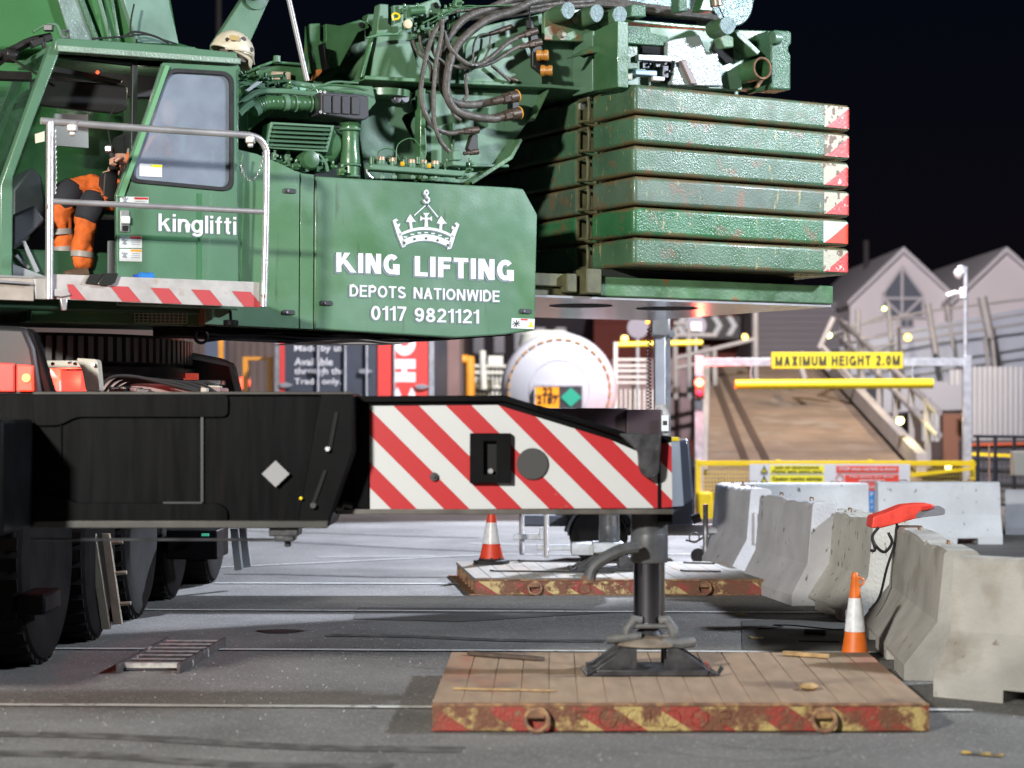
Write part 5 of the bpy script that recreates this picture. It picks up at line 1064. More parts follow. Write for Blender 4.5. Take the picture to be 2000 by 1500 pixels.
g = G(); g.ext(ps, [(1031, 639), (1042, 639.5), (1036.5, 627)], .002, -.006); g.build('label_triangle', mat('notice_yellow', (.86, .78, .03), .5), sp1)
g = G()
for a, b in (((1002, 628), (1014, 636)), ((1013, 627), (1003, 638)), ((1008, 625), (1008, 639)), ((1000, 633), (1015, 631))): g.cyl(ps(*a)-VV*.006, ps(*b)-VV*.006, .003, n=5)
g.build('label_figure', blk, sp1)
# lettering with grey drop shade
def letters(s_, quad, w, par, dx=-3.0, dy=3.2, gap=.1, pl_=ps):
    block(s_, pl_, [(x+dx, y+dy) for x, y in quad], SHADOWP, 'letter_shade', par, -.003, w, gap)
    block(s_, pl_, quad, WHITEP, 'lettering', par, -.0065, w, gap)
letters('KING', [(656, 531), (780, 537), (780, 497), (656, 493)], .235, sp1)
letters('LIFTING', [(809, 539), (1003, 549), (1003, 508), (809, 500)], .235, sp1)
letters('DEPOTS', [(682, 579), (792, 583), (792, 560), (682, 556)], .175, sp1, -2, 2.2)
letters('NATIONWIDE', [(807, 583), (975, 590), (975, 568), (807, 561)], .175, sp1, -2, 2.2)
letters('0117', [(724, 625), (793, 627), (793, 599), (724, 597)], .17, sp1, -2, 2.2)
letters('9821121', [(809, 628), (935, 632), (935, 605), (809, 601)], .17, sp1, -2, 2.2)
# crown with hook
def zc(p): return (540+p[0]/3.7037, 360+p[1]/3.7037)
def crown(front, m, dx, dy, name):
    g = G(); E = lambda pts: g.ext(ps, [(zc(p)[0]+dx, zc(p)[1]+dy) for p in pts], .003, front)
    def arc(x0, x1, yc, sag, w, k=14):
        top = []; bot = []
        for i in range(k+1):
            t = i/k; x = x0+(x1-x0)*t; y = yc-4*sag*t*(1-t)+(x-x0)*.035; top.append((x, y)); bot.append((x, y+w))
        for i in range(k): E([top[i], top[i+1], bot[i+1], bot[i]])
    arc(884, 1279, 358, 55, 20); arc(903, 1260, 408, 52, 46)
    for i in range(7):
        t = (i+.5)/7; x = 905+350*t; y = 393-4*50*t*(1-t)+350*t*.035; E([(x-13, y-4), (x+13, y-3), (x+13, y+6), (x-13, y+5)])
    # side posts of the band
    E([(868, 362), (897, 350), (934, 448), (908, 458)]); E([(1260, 372), (1288, 385), (1262, 466), (1232, 472)])
    # spikes
    E([(838, 262), (862, 248), (878, 262), (860, 272), (874, 292), (892, 280), (890, 304), (878, 308), (902, 352), (870, 366)])
    E([(1320, 292), (1298, 275), (1284, 285), (1298, 296), (1290, 316), (1268, 300), (1262, 318), (1274, 326), (1256, 370), (1286, 386)])
    for cx, cy, k in ((965, 262, 0), (1188, 275, 0)):
        E([(cx, cy-45), (cx+14, cy-25), (cx+24, cy-12), (cx+10, cy), (cx-10, cy), (cx-24, cy-12), (cx-14, cy-25)])
        E([(cx-34, cy+8), (cx-20, cy-12), (cx-4, cy+0), (cx-8, cy+14), (cx-22, cy+8)]); E([(cx+44, cy+12), (cx+24, cy-10), (cx+8, cy+0), (cx+10, cy+14), (cx+26, cy+8)])
        E([(cx-9, cy), (cx+9, cy), (cx+18, cy+60), (cx+0, cy+64)] if cx < 1000 else [(cx-9, cy), (cx+9, cy), (cx+6, cy+60), (cx-14, cy+56)])
    cx, cy = 1080, 250
    E([(cx-22, cy-42), (cx+24, cy-42), (cx+8, cy-22), (cx+8, cy-8), (cx-8, cy-8), (cx-8, cy-22)]); E([(cx-42, cy-22), (cx-26, cy-8), (cx+26, cy-8), (cx+42, cy-20), (cx+42, cy+18), (cx+26, cy+4), (cx-26, cy+4), (cx-42, cy+16)]); E([(cx-9, cy+4), (cx+9, cy+4), (cx+16, cy+68), (cx-13, cy+68)])
    # chains and hook
    E([(1070, 152), (1078, 156), (998, 228), (990, 224)]); E([(1090, 150), (1098, 150), (1170, 236), (1162, 240)])
    P = lambda x, y: ps(*((zc((x, y))[0]+dx), (zc((x, y))[1]+dy)))+VV*front
    g.tube([P(1080+13*math.cos(t), 62+15*math.sin(t)) for t in [2*PI*i/14 for i in range(14)]], .0085, 6, closed=True)
    g.tube([P(x, y) for x, y in ((1082, 78), (1082, 92), (1097, 104), (1100, 120), (1090, 134), (1074, 134), (1064, 122), (1062, 112))], .010, 6)
    o = g.build(name, m, sp1, smooth_=False)
    return o
crown(-.004, SHADOWP, -1.6, 2.0, 'crown_shade'); crown(-.008, WHITEP, 0, 0, 'crown_emblem')
g = G()
for x, y in ((920, 423), (994, 397), (1078, 391), (1161, 406), (1235, 440)):
    c = ps(*zc((x, y)))-VV*.0085; g.cyl(c, c-VV*.003, .009, n=12)
g.build('crown_dot', mat('dot_green', (.02, .06, .03), .5), sp1)
# underframe below the platform
g = G(); g.ext(PS(-1.38), [(60, 590), (405, 604), (405, 638), (60, 628)], .3); uf = g.build('lower_panel', GREEND, CR, bevel=.006)
GRL = mat('grille_pale', (.25, .38, .28), .5)
for i in range(13):
    g = G(); x = 262+i*8.5; g.ext(PS(-1.39), [(x, 611), (x+1.6, 611), (x+1.6, 631), (x, 631)], .006, -.006); g.build('grille_bar', GRL, uf)
for j in range(4):
    g = G(); y = 611.5+j*6; g.ext(PS(-1.39), [(262, y), (365, y+1.5), (365, y+3), (262, y+1.5)], .006, -.008); g.build('grille_bar', GRL, uf)
g = G(); g.ext(PS(-1.3), [(330, 655), (470, 662), (600, 668), (750, 668), (880, 664), (1000, 655), (1000, 640), (330, 630)], .35); g.build('belly_plate', BLACK, CR, bevel=.01)
g = G(); g.ext(PS(-1.36), [(640, 662), (850, 662), (780, 672), (560, 672)], .3, 0); g.build('belly_edge', mat('grey_zinc', (.3, .3, .31), .5), CR)
for k, yy in enumerate((652, 658, 663)):
    g = G(); g.ptube(PS(-1.42), [(400+i*60, yy+4*math.sin(i*1.9+k)) for i in range(9)], .008, 6); g.build('belly_cable', BLACK, CR)
g = G(); c = PS(-1.42)(393, 657); g.torus(c, .045, .012, VV, 16, 6); g.build('towing_eye', BLACK, CR)
g = G(); g.ext(PS(-1.42), [(405, 607), (420, 608), (420, 642), (405, 641)], .2); g.build('support_bar', BLACK, CR)
g = G(); g.lathe(PS(-1.9)(451, 631), [(.045, -.02), (.05, -.018), (.05, .018), (.045, .02)], ZV, 20); g.cyl(PS(-1.9)(451, 628), PS(-1.9)(450, 606), .010); g.build('work_lamp', BLACK, CR, bevel=.004)
# ================================================================ COUNTERWEIGHT
bC = -1.6; pc = PS(bC); a1 = pc.a(1237); a2 = pc.a(1659)
pitch = .2345; zb = pc(1250, 519).z; 
sl_m = []
for i in range(6):
    i5 = (i == 1)
    base = [(.06, .125, .068), (.035, .135, .055), (.07, .112, .075), (.062, .128, .075), (.055, .125, .07), (.06, .12, .065)][i]
    sl_m.append(mat('counterweight_green_%s' % 'abcdef'[i], base, [.36, .33, .42, .37, .34, .36][i], noise=.22, nscale=2.6+i*.3, bump=.36 if i != 2 else .15, bscale=70+4*i, coat=.08, edge=(.14, .095, .045), rvar=.1,
        color2=(.15, .085, .045), c2lo=.60-.02*(i % 3), c2hi=.72, c2scale=5.5+i*.7, color3=(.30, .25, .11), c3lo=.65, c3hi=.69, c3scale=12+i, c3stretch=(2.6, 2.6, .6)))
worn_w = stripes  # noqa
PW = [mat('worn_white_%d' % i, (.40, .37, .28), .55, color2=(.14, .08, .045), c2lo=.56-.015*(i % 2), c2hi=.58, c2scale=12+i*2, bump=.3) for i in range(3)]+[mat('clean_white_patch', (.45, .46, .44), .5, color2=(.25, .2, .13), c2lo=.66, c2hi=.68, c2scale=16)]
PR = [mat('worn_red_%d' % i, (.45, .045, .04), .45, color2=(.6, .5, .42), c2lo=.63-.04*(i == 1), c2hi=.64, c2scale=15+i*2, bump=.2) for i in range(3)]+[mat('clean_red_patch', (.65, .05, .02), .4)]
lab = ['bottom slab of the counterweight stack, scratched green with worn red and white corner', 'fifth counterweight slab from the top, fresher bright green with clean corner patch', 'fourth counterweight slab from the top, dull grey-green with a pale stain', 'third counterweight slab from the top, with heavily flaked white corner', 'second counterweight slab from the top, with red paint chipped off its corner', 'topmost green counterweight slab, carrying the rust stained top edge']
k = a2-a1
for i in range(6):
    z0, z1 = zb+i*pitch, zb+i*pitch+pitch-.018; jx = [0, -.0, .006, .0, .01, .01][i]
    o0 = L((a1+a2)/2, 0, z0); t = thing('counterweight_slab', lab[i], 'counterweight', o0, 'green counterweight slabs stacked on the crane')
    def slab(pts, za, zb_): 
        g = G(); g.ext3([L(a, b, za) for a, b in pts], V((0, 0, zb_-za))); return g
    A1, A2 = a1+jx, a2+jx
    B0 = bC+.62
    slab([(A1, bC), (A2, bC), (A2, 1.6), (A1, 1.6), (A1, 1.1), (A1+.17, 1.1), (A1+.17, .9), (A1, .9), (A1, B0+.22), (A1+.17, B0+.22), (A1+.17, B0), (A1, B0)], z0, z1).build('slab_body', sl_m[i], t, bevel=.032, seg=3)
    # lug in the notch
    g = G(); zc_ = (z0+z1)/2; c = L(A1+.03, B0+.10, zc_); g.tube([L(A1-.012, B0+.10+.07*sx_, zc_+.085*sz) for sx_, sz in ((-1, -1), (-1.15, -.6), (-1.15, .6), (-1, 1), (1, 1), (1.15, .6), (1.15, -.6), (1, -1))], .016, 8, closed=True); g.build('lifting_lug', mat('lug_brown_green', (.085, .082, .038), .6, noise=.3, nscale=12), t)
    g = G(); g.sbox(A1+.02, A1+.16, B0+.205, B0+.26, z0+.03, z1-.03); g.build('lug_cheek', mat('lug_brown_green', (.085, .082, .038), .6), t, bevel=.01)
    # corner patch
    w = PS(bC); mi = 3 if i == 1 else i % 3; pa = a2-.27+jx
    g = G(); r_ = .035; path = [(pa, bC-.002), (A2-r_, bC-.002)]+[(A2-r_+r_*math.sin(t_)+.002*math.sin(t_), bC+r_-r_*math.cos(t_)-.002*math.cos(t_)) for t_ in (.4, .8, 1.2, 1.57)]+[(A2+.002, bC+.4)]
    zlo, zhi = z0+.02, z1-.02
    vs = []; 
    for a, b in path: vs += [L(a, b, zlo), L(a, b, zhi)]
    g.add(vs, [(2*q, 2*q+2, 2*q+3, 2*q+1) for q in range(len(path)-1)]); g.build('corner_patch_white', PW[mi], t)
    g = G(); vs = []; fs = []; tot = .27+.02
    n_ = 10; A_ = A2-r_
    for q in range(n_+1):
        a = pa+.01+(A_-pa-.01)*q/n_; h_ = (zhi-zlo-.0)*(q/n_)**1.1*.88; vs += [L(a, bC-.004, zlo), L(a, bC-.004, zlo+h_)]
    for t_ in (.4, .8, 1.2, 1.57): vs += [L(A_+(r_+.004)*math.sin(t_), bC+r_-(r_+.004)*math.cos(t_), z_) for z_ in (zlo, zlo+(zhi-zlo)*(.9+.08*t_/1.57))]
    vs += [L(A2+.004, bC+.4, zlo), L(A2+.004, bC+.4, zhi)]
    m_ = len(vs)//2; g.add(vs, [(2*q, 2*q+2, 2*q+3, 2*q+1) for q in range(m_-1)]); g.build('corner_patch_red', PR[mi], t)
# base plate of the counterweight (stays with the crane)
pb7 = PS(-1.36); zlo = pb7(1300, 585).z
ab1, ab2 = pb7.a(1172), pb7.a(1628)
g = G(); g.sbox(ab1, ab2, -1.36, 1.4, zlo+.008, zb-.075); cb = g.build('counterweight_base', GREENW, CR, bevel=.012)
UND = mat('polished_underside', (.55, .55, .57), .20, metal=.5, noise=.2, nscale=5, bump=.12, bscale=9)
g = G(); g.sbox(ab1-.75, ab2-.01, -1.34, 1.4, zlo-.014, zlo+.004); g.build('underside_plate', UND, cb)
for x in (.35, 1.2): 
    g = G(); g.cyl(L(ab1+x, -.5, zlo-.018), L(ab1+x, -.5, zlo-.0145), .26, n=32); g.build('underside_hole', DARK, cb)
g = G(); g.sbox(ab1+.02, ab2-.3, -1.22, 1.2, zb-.09, zb-.004); g.build('packing_plate', mat('packing_dark', (.03, .035, .03), .6), cb)
g = G(); g.sbox(ab1-.75, ab1-.002, -1.25, 1.2, zlo+.006, zb-.16); g.sbox(ab1-.75, ab1-.01, -1.30, -1.2, zb-.16, zb-.06); g.build('base_arm', mat('lug_brown_green', (.085, .082, .038), .6), cb, bevel=.01)
g = G(); g.sbox(ab1-.16, ab1-.02, -1.42, -1.26, zlo+.02, zb-.02); g.sbox(ab1-.3, ab1-.2, -1.36, -1.26, zlo+.03, zb-.06); g.build('base_lug', mat('lug_brown_green', (.085, .082, .038), .6), cb, bevel=.012)
# ================================================================ CRANE: REAR FRAME AND MACHINERY
def S(name, b, pts, d, m=GREENB, par=None, bevel=.008, front=0, **k):
    g = G(); g.ext(PS(b), pts, d, front); return g.build(name, m, par or CR, bevel=bevel, **k)
RIBE = mat('bright_edge_green', (.10, .22, .12), .3)
# dark interior behind the engine deck
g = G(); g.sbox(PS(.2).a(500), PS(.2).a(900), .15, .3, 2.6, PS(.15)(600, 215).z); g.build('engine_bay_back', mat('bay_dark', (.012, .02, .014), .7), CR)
g = G(); g.ext(PS(-.92), [(478, 232), (700, 236), (704, 352), (470, 345), (470, 250)], .02); g.build('bay_painted_shade', mat('bay_dark', (.012, .02, .014), .7), CR)  # added dark sheet, stands in for the shade inside the engine bay
# main rear side plate, upper
up = S('rear_side_plate', -.85, [(700, 160), (742, 60), (760, 62), (880, 60), (1000, 42), (1060, 25), (1162, 80), (1168, 178), (1063, 172), (818, 160)], .12)
S('rear_side_plate', -.95, [(905, 60), (1000, 38), (1052, 30), (1060, 168), (1063, 172), (905, 160)], .1, GREENB)
S('rear_flange', -.85, [(700, 152), (818, 158), (1063, 169), (1160, 176), (1160, 184), (1063, 176), (818, 166), (700, 160)], .4, GREENB, front=-.12, bevel=.006)
S('rear_leg_plate', -.82, [(826, 172), (1062, 173), (1032, 237), (1010, 268), (990, 308), (912, 359), (822, 352)], .25, GREENB)
g = G(); g.ext(PS(-.86), [(1063, 173), (1067, 176), (1037, 238), (1032, 234)], .3, -.06); g.ext(PS(-.86), [(1010, 272), (1014, 276), (994, 312), (916, 362), (912, 356), (989, 306)], .3, -.06); g.build('leg_flange', GREENW, CR, bevel=.004)
S('rear_leg_rib', -.9, [(822, 172), (832, 172), (832, 350), (820, 350)], .1, GREEND); S('rear_leg_rib', -.86, [(832, 318), (990, 322), (990, 328), (832, 326)], .06, GREENB, front=-.04)
S('stiffener_rib', -.86, [(880, 240), (886, 240), (886, 322), (880, 322)], .06, GREEND, front=-.02)
# front lower bracket between exhaust and rear leg
S('boom_cylinder_bracket', -.75, [(700, 190), (800, 186), (812, 215), (790, 225), (786, 232), (830, 320), (838, 350), (712, 350), (706, 300), (700, 260), (706, 225)], .2, GREENB)
g = G(); g.lathe(PS(-.8)(752, 181)-ZV*.02, [(.19, -.03), (.2, -.025), (.2, .025), (.19, .03)], ZV, 48); g.build('round_flange', GREENB, CR)
for x in (771, 786):
    g = G(); c = PS(-.9)(x, 195); g.cyl(c, c-VV*.06, 8*14/F, n=18); g.build('pin', mat('pin_grey', (.18, .18, .2), .35, metal=.5), CR, bevel=.004)
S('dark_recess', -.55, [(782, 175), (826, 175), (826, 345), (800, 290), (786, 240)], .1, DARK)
# A-frame bracket plates on top
S('mast_bracket', -.55, [(605, 46), (626, 45), (626, 78), (632, 83), (637, 78), (636, 46), (664, 50), (703, 38), (717, 42), (723, 54), (700, 64), (672, 115), (664, 130), (602, 145)], .1, GREEND)
S('mast_bracket', -.35, [(668, 62), (680, 62), (735, 52), (722, 104), (696, 112), (682, 100)], .08, GREENW)
S('mast_bracket', -.9, [(742, 7), (759, 8), (759, 45), (765, 50), (770, 45), (768, 10), (815, 9), (856, -6), (862, 10), (858, 60), (800, 80), (822, 140), (820, 158), (724, 154), (736, 60)], .1, GREENB)
S('mast_rib', -.62, [(622, 88), (628, 86), (636, 135), (630, 140)], .1, BLACK, front=-.08); S('mast_rib', -.95, [(726, 68), (733, 66), (712, 150), (704, 152)], .05, GREEND)
S('mast_edge_plate', -.5, [(718, 27), (742, 26), (742, 70), (724, 70), (723, 54), (716, 42)], .1, GREEND)
g = G(); c = PS(-.56)(706, 49); g.cyl(c, c-VV*.006, .022, n=18); g.build('pin_hole', DARK, CR); g = G(); c = PS(-.91)(851, 10); g.cyl(c, c-VV*.006, .022, n=18); g.build('pin_hole', DARK, CR)
# derricking cylinder
g = G(); g.cyl(PS(-.3)(560, 178), PS(-.3)(725, 122), .10, n=24); g.build('derrick_cylinder', GREENW, CR)
S('orange_bracket', -.52, [(612, 138), (629, 136), (618, 150), (604, 160)], .05, mat('orange_primer', (.42, .14, .03), .6), front=-.06)
# boom pivot box left
S('pivot_housing', -.45, [(505, 130), (532, 121), (548, 120), (604, 126), (606, 160), (500, 165)], .4, GREEND)
S('pivot_lid', -.5, [(505, 128), (533, 118), (606, 124), (606, 129), (534, 123), (505, 134)], .4, RIBE)
g = G(); c = PS(-.5)(541, 122); g.cyl(c, c+ZV*.05, .028, n=10); g.build('cap_nut', GREENB, CR, bevel=.004)
S('perforated_plate', -.52, [(531, 139), (569, 140), (569, 157), (529, 155)], .02, mat('tan_plate', (.35, .27, .18), .6, noise=.2, nscale=20))
# cross member on deck
S('deck_beam', -1.0, [(470, 190), (480, 175), (505, 160), (560, 155), (610, 162), (728, 168), (735, 200), (705, 235), (645, 236), (520, 228), (480, 260), (465, 250)], .1, GREENB)
S('deck_beam', -.9, [(466, 160), (500, 175), (520, 225), (470, 262)], .1, GREEND, front=-.14)
for x in (574, 591):
    g = G(); c = PS(-1.0)(x, 172); g.cyl(c, c-VV*.008, .026, n=20); g.build('round_plug', mat('pale_green', (.22, .42, .32), .35), CR)
# corrugated intake hose
ph = PS(-1.25); g = G(); pts = smooth([ph(*p) for p in [(492, 214), (505, 206), (525, 201), (560, 202), (600, 203), (632, 204)]], 12)
g.tube(pts, .052, 16, taper=lambda t: 1+.05*math.sin(t*260)); g.build('intake_hose', GREEND, CR, angle=60)
g = G(); g.tube([ph(*p) for p in ((553, 201), (562, 201))], .060, 16); g.tube([ph(*p) for p in ((494, 214), (503, 208))], .058, 14); g.build('hose_clip', GREENB, CR)
for x in (576, 606):
    g = G(); c = ph(x, 202); g.torus(c, .058, .006, (ph(620, 203)-ph(560, 202)).normalized(), 16, 5); g.build('hose_clip', GREENB, CR)
g = G(); g.ptube(PS(-1.22), [(466, 205), (485, 190), (505, 180), (540, 178), (590, 182), (630, 188)], .022, 8); g.build('pipe', GREENB, CR)
g = G(); g.ptube(PS(-1.28), [(466, 222), (480, 208), (494, 200)], .03, 8); g.build('pipe', GREENB, CR)
for k, (pts, r) in enumerate([([(466, 148), (485, 152), (520, 160), (560, 158)], .012), ([(466, 160), (500, 168), (530, 178)], .014), ([(466, 170), (500, 160), (530, 150), (552, 148)], .012), ([(470, 140), (480, 150), (500, 156)], .009), ([(600, 178), (640, 166), (690, 170), (712, 176)], .009), ([(620, 172), (650, 160), (700, 162)], .008), ([(560, 165), (600, 170), (640, 176), (690, 182)], .008), ([(608, 165), (618, 176), (622, 186)], .007)]):
    g = G(); g.ptube(PS(-1.12), pts, r, 6); g.build('pipe', GREENB if k % 2 else GREEND, CR)
random.seed(21)
def fittings(b, boxes, name='valve_block', m=None):
    for (x, y, w, h_) in boxes:
        P = PS(b+random.uniform(-.06, .06)); g = G(); g.ext(P, [(x-w/2, y-h_/2), (x+w/2, y-h_/2), (x+w/2, y+h_/2), (x-w/2, y+h_/2)], .05)
        c = P(x, y-h_/2); g.cyl(c, c+ZV*.03, .012, n=8); c = P(x+w/3, y)-VV*.0; g.cyl(c, c-VV*.03, .012, n=8)
        g.build(name, m or random.choice([GREENB, GREEND, GREEND]), CR, bevel=.005)
fittings(-1.12, [(478, 150, 10, 12), (530, 165, 16, 14), (543, 176, 10, 14), (556, 160, 9, 22), (548, 186, 8, 10), (500, 150, 12, 8), (518, 155, 10, 10), (566, 170, 8, 10)])
S('bright_strap', -1.16, [(475, 178), (498, 160), (511, 160), (484, 180)], .01, mat('pale_strap', (.5, .55, .55), .35), front=-.03)
# black filter box
pf = PS(-1.35); fb2 = None
g = G(); g.ext(pf, rpoly([(627, 179), (700, 184), (720, 188), (721, 228), (714, 234), (690, 233), (627, 222)], 3), .22); fb2 = g.build('filter_box', PLASTIC, CR, bevel=.012)
for i in range(4):
    x = 631+i*18.5; g = G(); g.ext(pf, [(x, 185+i), (x+15, 186+i), (x+15, 222+i), (x, 221+i)], .012, -.012); g.build('filter_panel', PLASTIC, fb2, bevel=.006)
for x, y in ((626, 179), (634, 180), (626, 219), (634, 220)):
    g = G(); c = pf(x, y)-VV*.004; g.torus(c, .008, .003, VV, 10, 4); g.build('bolt', WHITE, fb2)
# exhaust stack
pe = PS(-1.25); g = G(); c = pe(684, 345); zz = lambda y: pe(684, y).z-c.z
g.lathe(c, [(.062, 0), (.062, zz(322)), (.072, zz(320)), (.072, zz(312)), (.066, zz(298)), (.06, zz(290)), (.058, zz(262)), (.06, zz(258)), (.074, zz(256)), (.074, zz(250)), (.06, zz(247)), (.07, zz(244)), (.08, zz(242)), (.03, zz(238)), (.03, zz(232))], ZV, 28); g.build('exhaust_stack', GREEND, CR)
g = G(); g.torus(pe(684, 323), .072, .008, ZV, 28, 6); g.torus(pe(684, 254), .074, .008, ZV, 28, 6); g.torus(pe(684, 345), .065, .008, ZV, 28, 6); g.build('exhaust_clamp', GREENB, CR)
# louvred box
pv = PS(-1.3); lv = S('louvre_box', -1.3, [(526, 240), (650, 247), (637, 297), (517, 289)], .12, GREEND)
g = G(); g.frame(pv, [(526, 239), (650, 246), (637, 298), (516, 290)], [(531, 244), (644, 250), (632, 293), (522, 286)], .03, -.03); g.build('louvre_frame', GREENB, lv, bevel=.004)
for i in range(5):
    f = i/5; x0 = 531-8*f; x1 = 643-11*f; y0 = 245+42*f; g = G()
    g.hex8([pv(x0, y0)-VV*.008, pv(x1, y0+6)-VV*.008, pv(x1, y0+6)-VV*.004, pv(x0, y0)-VV*.004]+[pv(x0-3, y0+8)-VV*.05, pv(x1-3, y0+13)-VV*.05, pv(x1-3, y0+13)-VV*.046, pv(x0-3, y0+8)-VV*.046]); g.build('louvre', GREENB, lv)
g = G(); g.cyl(PS(-1.1)(640, 288), PS(-1.0)(652, 286), .14, n=24); g.lathe(PS(-1.15)(628, 285), [(.05, -.1), (.14, -.02), (.15, .05), (.1, .12)], (PS(-1.1)(652, 286)-PS(-1.1)(628, 285)).normalized(), 22); g.build('air_tank', GREEND, CR)
g = G(); g.lathe(PS(-1.28)(602, 313), [(.02, .07), (.06, .06), (.075, .03), (.07, -.06)], -VV, 20); g.build('pump_housing', GREEND, CR)
fittings(-1.28, [(537, 305, 6, 16), (563, 312, 10, 26), (548, 318, 18, 14), (578, 325, 14, 12), (602, 312, 6, 6), (612, 322, 14, 10), (628, 330, 20, 12), (592, 332, 12, 10), (650, 326, 10, 8), (668, 335, 10, 14)])
for pts in ([(572, 330), (580, 318), (595, 322), (600, 335)], [(600, 300), (622, 302), (636, 318), (640, 335)], [(615, 312), (630, 315), (640, 312)], [(530, 316), (540, 322), (560, 330), (590, 342)]):
    g = G(); g.ptube(PS(-1.3), pts, .012, 6); g.build('pipe', GREENB, CR)
# valve bank on top of the side panel
S('valve_rail', -1.35, [(724, 320), (900, 333), (908, 336), (907, 344), (895, 344), (724, 331)], .12, GREENB)
for x, y, w in ((744, 312, 18), (768, 314, 14), (804, 317, 16), (828, 318, 14), (850, 320, 18)):
    P = PS(-1.3); c = P(x, y+8); r = w/2*14.0/F*.95
    g = G(); g.lathe(c, [(r, -.01), (r*1.05, .0), (r*1.05, .02), (r*.9, .025)], ZV, 18); vb = g.build('valve_body', GREENB, CR)
    g = G(); g.lathe(c+ZV*.024, [(r*.92, 0), (r*.92, .025), (r*.6, .03)], ZV, 18); g.build('brass_collar', mat('brass_collar', (.45, .32, .22), .45, metal=.3, noise=.3, nscale=30), vb)
    g = G(); g.cyl(P(x+2, 338), P(x+2, 350), .012, n=8); g.lathe(P(x+2, 346), [(.02, -.01), (.02, .01)], ZV, 6); g.build('valve_stem', GREENB, vb)
for x, y in ((786, 320), (838, 324)):
    g = G(); c = PS(-1.36)(x, y); g.lathe(c, [(.012, -.015), (.018, 0), (.012, .015)], ZV, 10); g.build('yellow_cap', mat('cap_yellow', (.8, .42, .02), .4), CR)
for x in (726, 762, 790, 816):
    g = G(); c = PS(-1.2)(x, 322); g.cyl(c, c+ZV*.06, .02, n=12); g.build('tall_fitting', GREEND, CR, bevel=.004)
for pts in ([(736, 312), (740, 296), (755, 290), (772, 296), (780, 312)], [(774, 318), (776, 285), (795, 271), (812, 275), (832, 305)], [(826, 320), (832, 298), (830, 250)]):
    g = G(); g.ptube(PS(-1.34), pts, .0045, 6); g.build('loop_wire', GREEND, CR)
g = G(); g.ptube(PS(-1.3), [(716, 330), (720, 342), (728, 348)], .01, 6); g.build('pipe', STEEL, CR)
S('solenoid', -1.38, [(885, 294), (903, 294), (903, 313), (885, 313)], .08, GREENB); S('solenoid_base', -1.38, [(882, 314), (909, 316), (908, 326), (882, 324)], .1, GREENB, front=-.02)
fittings(-1.32, [(874, 322, 10, 10), (895, 336, 14, 8), (915, 332, 12, 10), (870, 340, 12, 10), (905, 345, 20, 8), (835, 348, 14, 9), (918, 320, 10, 8)])
# big hoses
def hose(pts, r, b=-1.12, m=HOSE): g = G(); g.ptube(PS(b), pts, r, 10, k=6); return g.build('hydraulic_hose', m, CR, angle=80)
hose([(1090, -4, .1), (1045, 2), (1000, 22), (950, 40), (905, 75), (885, 105), (874, 145), (873, 185), (890, 215), (925, 228), (960, 232), (975, 231)], .031)
hose([(1040, -8, .1), (1000, -2), (960, 15), (910, 35), (878, 70), (865, 105), (862, 150), (868, 180), (886, 200), (920, 205), (955, 200), (970, 197)], .030, -1.06)
hose([(868, 38), (850, 60), (835, 100), (825, 150), (822, 190), (832, 225), (850, 250), (875, 260), (893, 259)], .019, -1.14)
hose([(864, 38), (862, 70), (852, 120), (847, 180), (848, 235), (860, 275), (880, 298), (890, 302)], .017, -1.16)
hose([(866, 60), (880, 95), (905, 120), (930, 127), (955, 115), (990, 85), (1010, 74)], .018, -1.14)
hose([(840, 60), (845, 95), (860, 118), (890, 130), (925, 131), (960, 122), (1000, 98), (1025, 86)], .016, -1.1)
hose([(820, 70), (825, 95), (845, 118), (868, 128), (905, 130)], .014, -1.05); hose([(806, 78), (815, 100), (840, 128), (842, 160)], .014, -1.0)
hose([(914, 135), (910, 160), (912, 185), (905, 195)], .013, -1.02); hose([(924, 128), (925, 90), (935, 70), (955, 66)], .009, -1.0); hose([(958, 70), (955, 95), (945, 118)], .008, -1.0)
hose([(960, 128), (975, 140), (995, 158)], .013, -1.0); hose([(878, 175), (884, 220), (900, 235)], .012, -.98)
hose([(1160, 2), (1080, 8), (1000, 20), (950, 26), (900, 30)], .02, -.8); hose([(1160, 10), (1080, 16), (1010, 28), (960, 34), (900, 36)], .02, -.82); hose([(1100, -2), (1000, 10), (930, 18), (890, 22)], .018, -.8)
hose([(838, 48, -.1), (900, 14, -.1), (940, 12, -.1), (1000, 10, -.1)], .006, -1.0, GREEND); hose([(826, 45, -.1), (880, 20, -.1), (930, 14, -.1)], .006, -1.0, GREEND)
def coupler(p0, p1, r, ring=True, b=-1.12):
    P = PS(b); a, c = P(*p0), P(*p1); d = c-a
    g = G(); g.cyl(a, a+d*.45, r*.62, r*.7, 12); g.cyl(a+d*.42, a+d*.7, r*.95, n=6); g.cyl(a+d*.66, c, r, n=18); o = g.build('hose_coupling', mat('coupling_brown', (.09, .065, .05), .4, metal=.4, noise=.4, nscale=25), CR, bevel=.003)
    if ring: g = G(); g.torus(c-d*.03, r*.98, .006, d.normalized(), 18, 6); g.build('orange_seal', mat('seal_orange', (.6, .28, .04), .5), o)
coupler((960, 199), (1012, 187), .046); coupler((960, 232), (1017, 220), .046)
coupler((885, 259), (934, 254), .028, False); coupler((905, 300), (934, 296), .022, False)
coupler((1005, 74), (1048, 60), .030, False, -1.1); coupler((1015, 92), (1056, 82), .030, False, -1.1); coupler((956, 66), (1000, 52), .02, False, -1.0)
coupler((988, 150), (1010, 158), .016, False, -1.0)
S('coupler_bracket', -1.08, [(922, 262), (934, 262), (934, 300), (922, 300), (914, 290)], .06, mat('black_bracket', (.02, .018, .016), .5)); S('coupler_bracket', -1.05, [(1000, 185), (1015, 186), (1015, 225), (1000, 225)], .08, mat('black_bracket', (.02, .018, .016), .5))
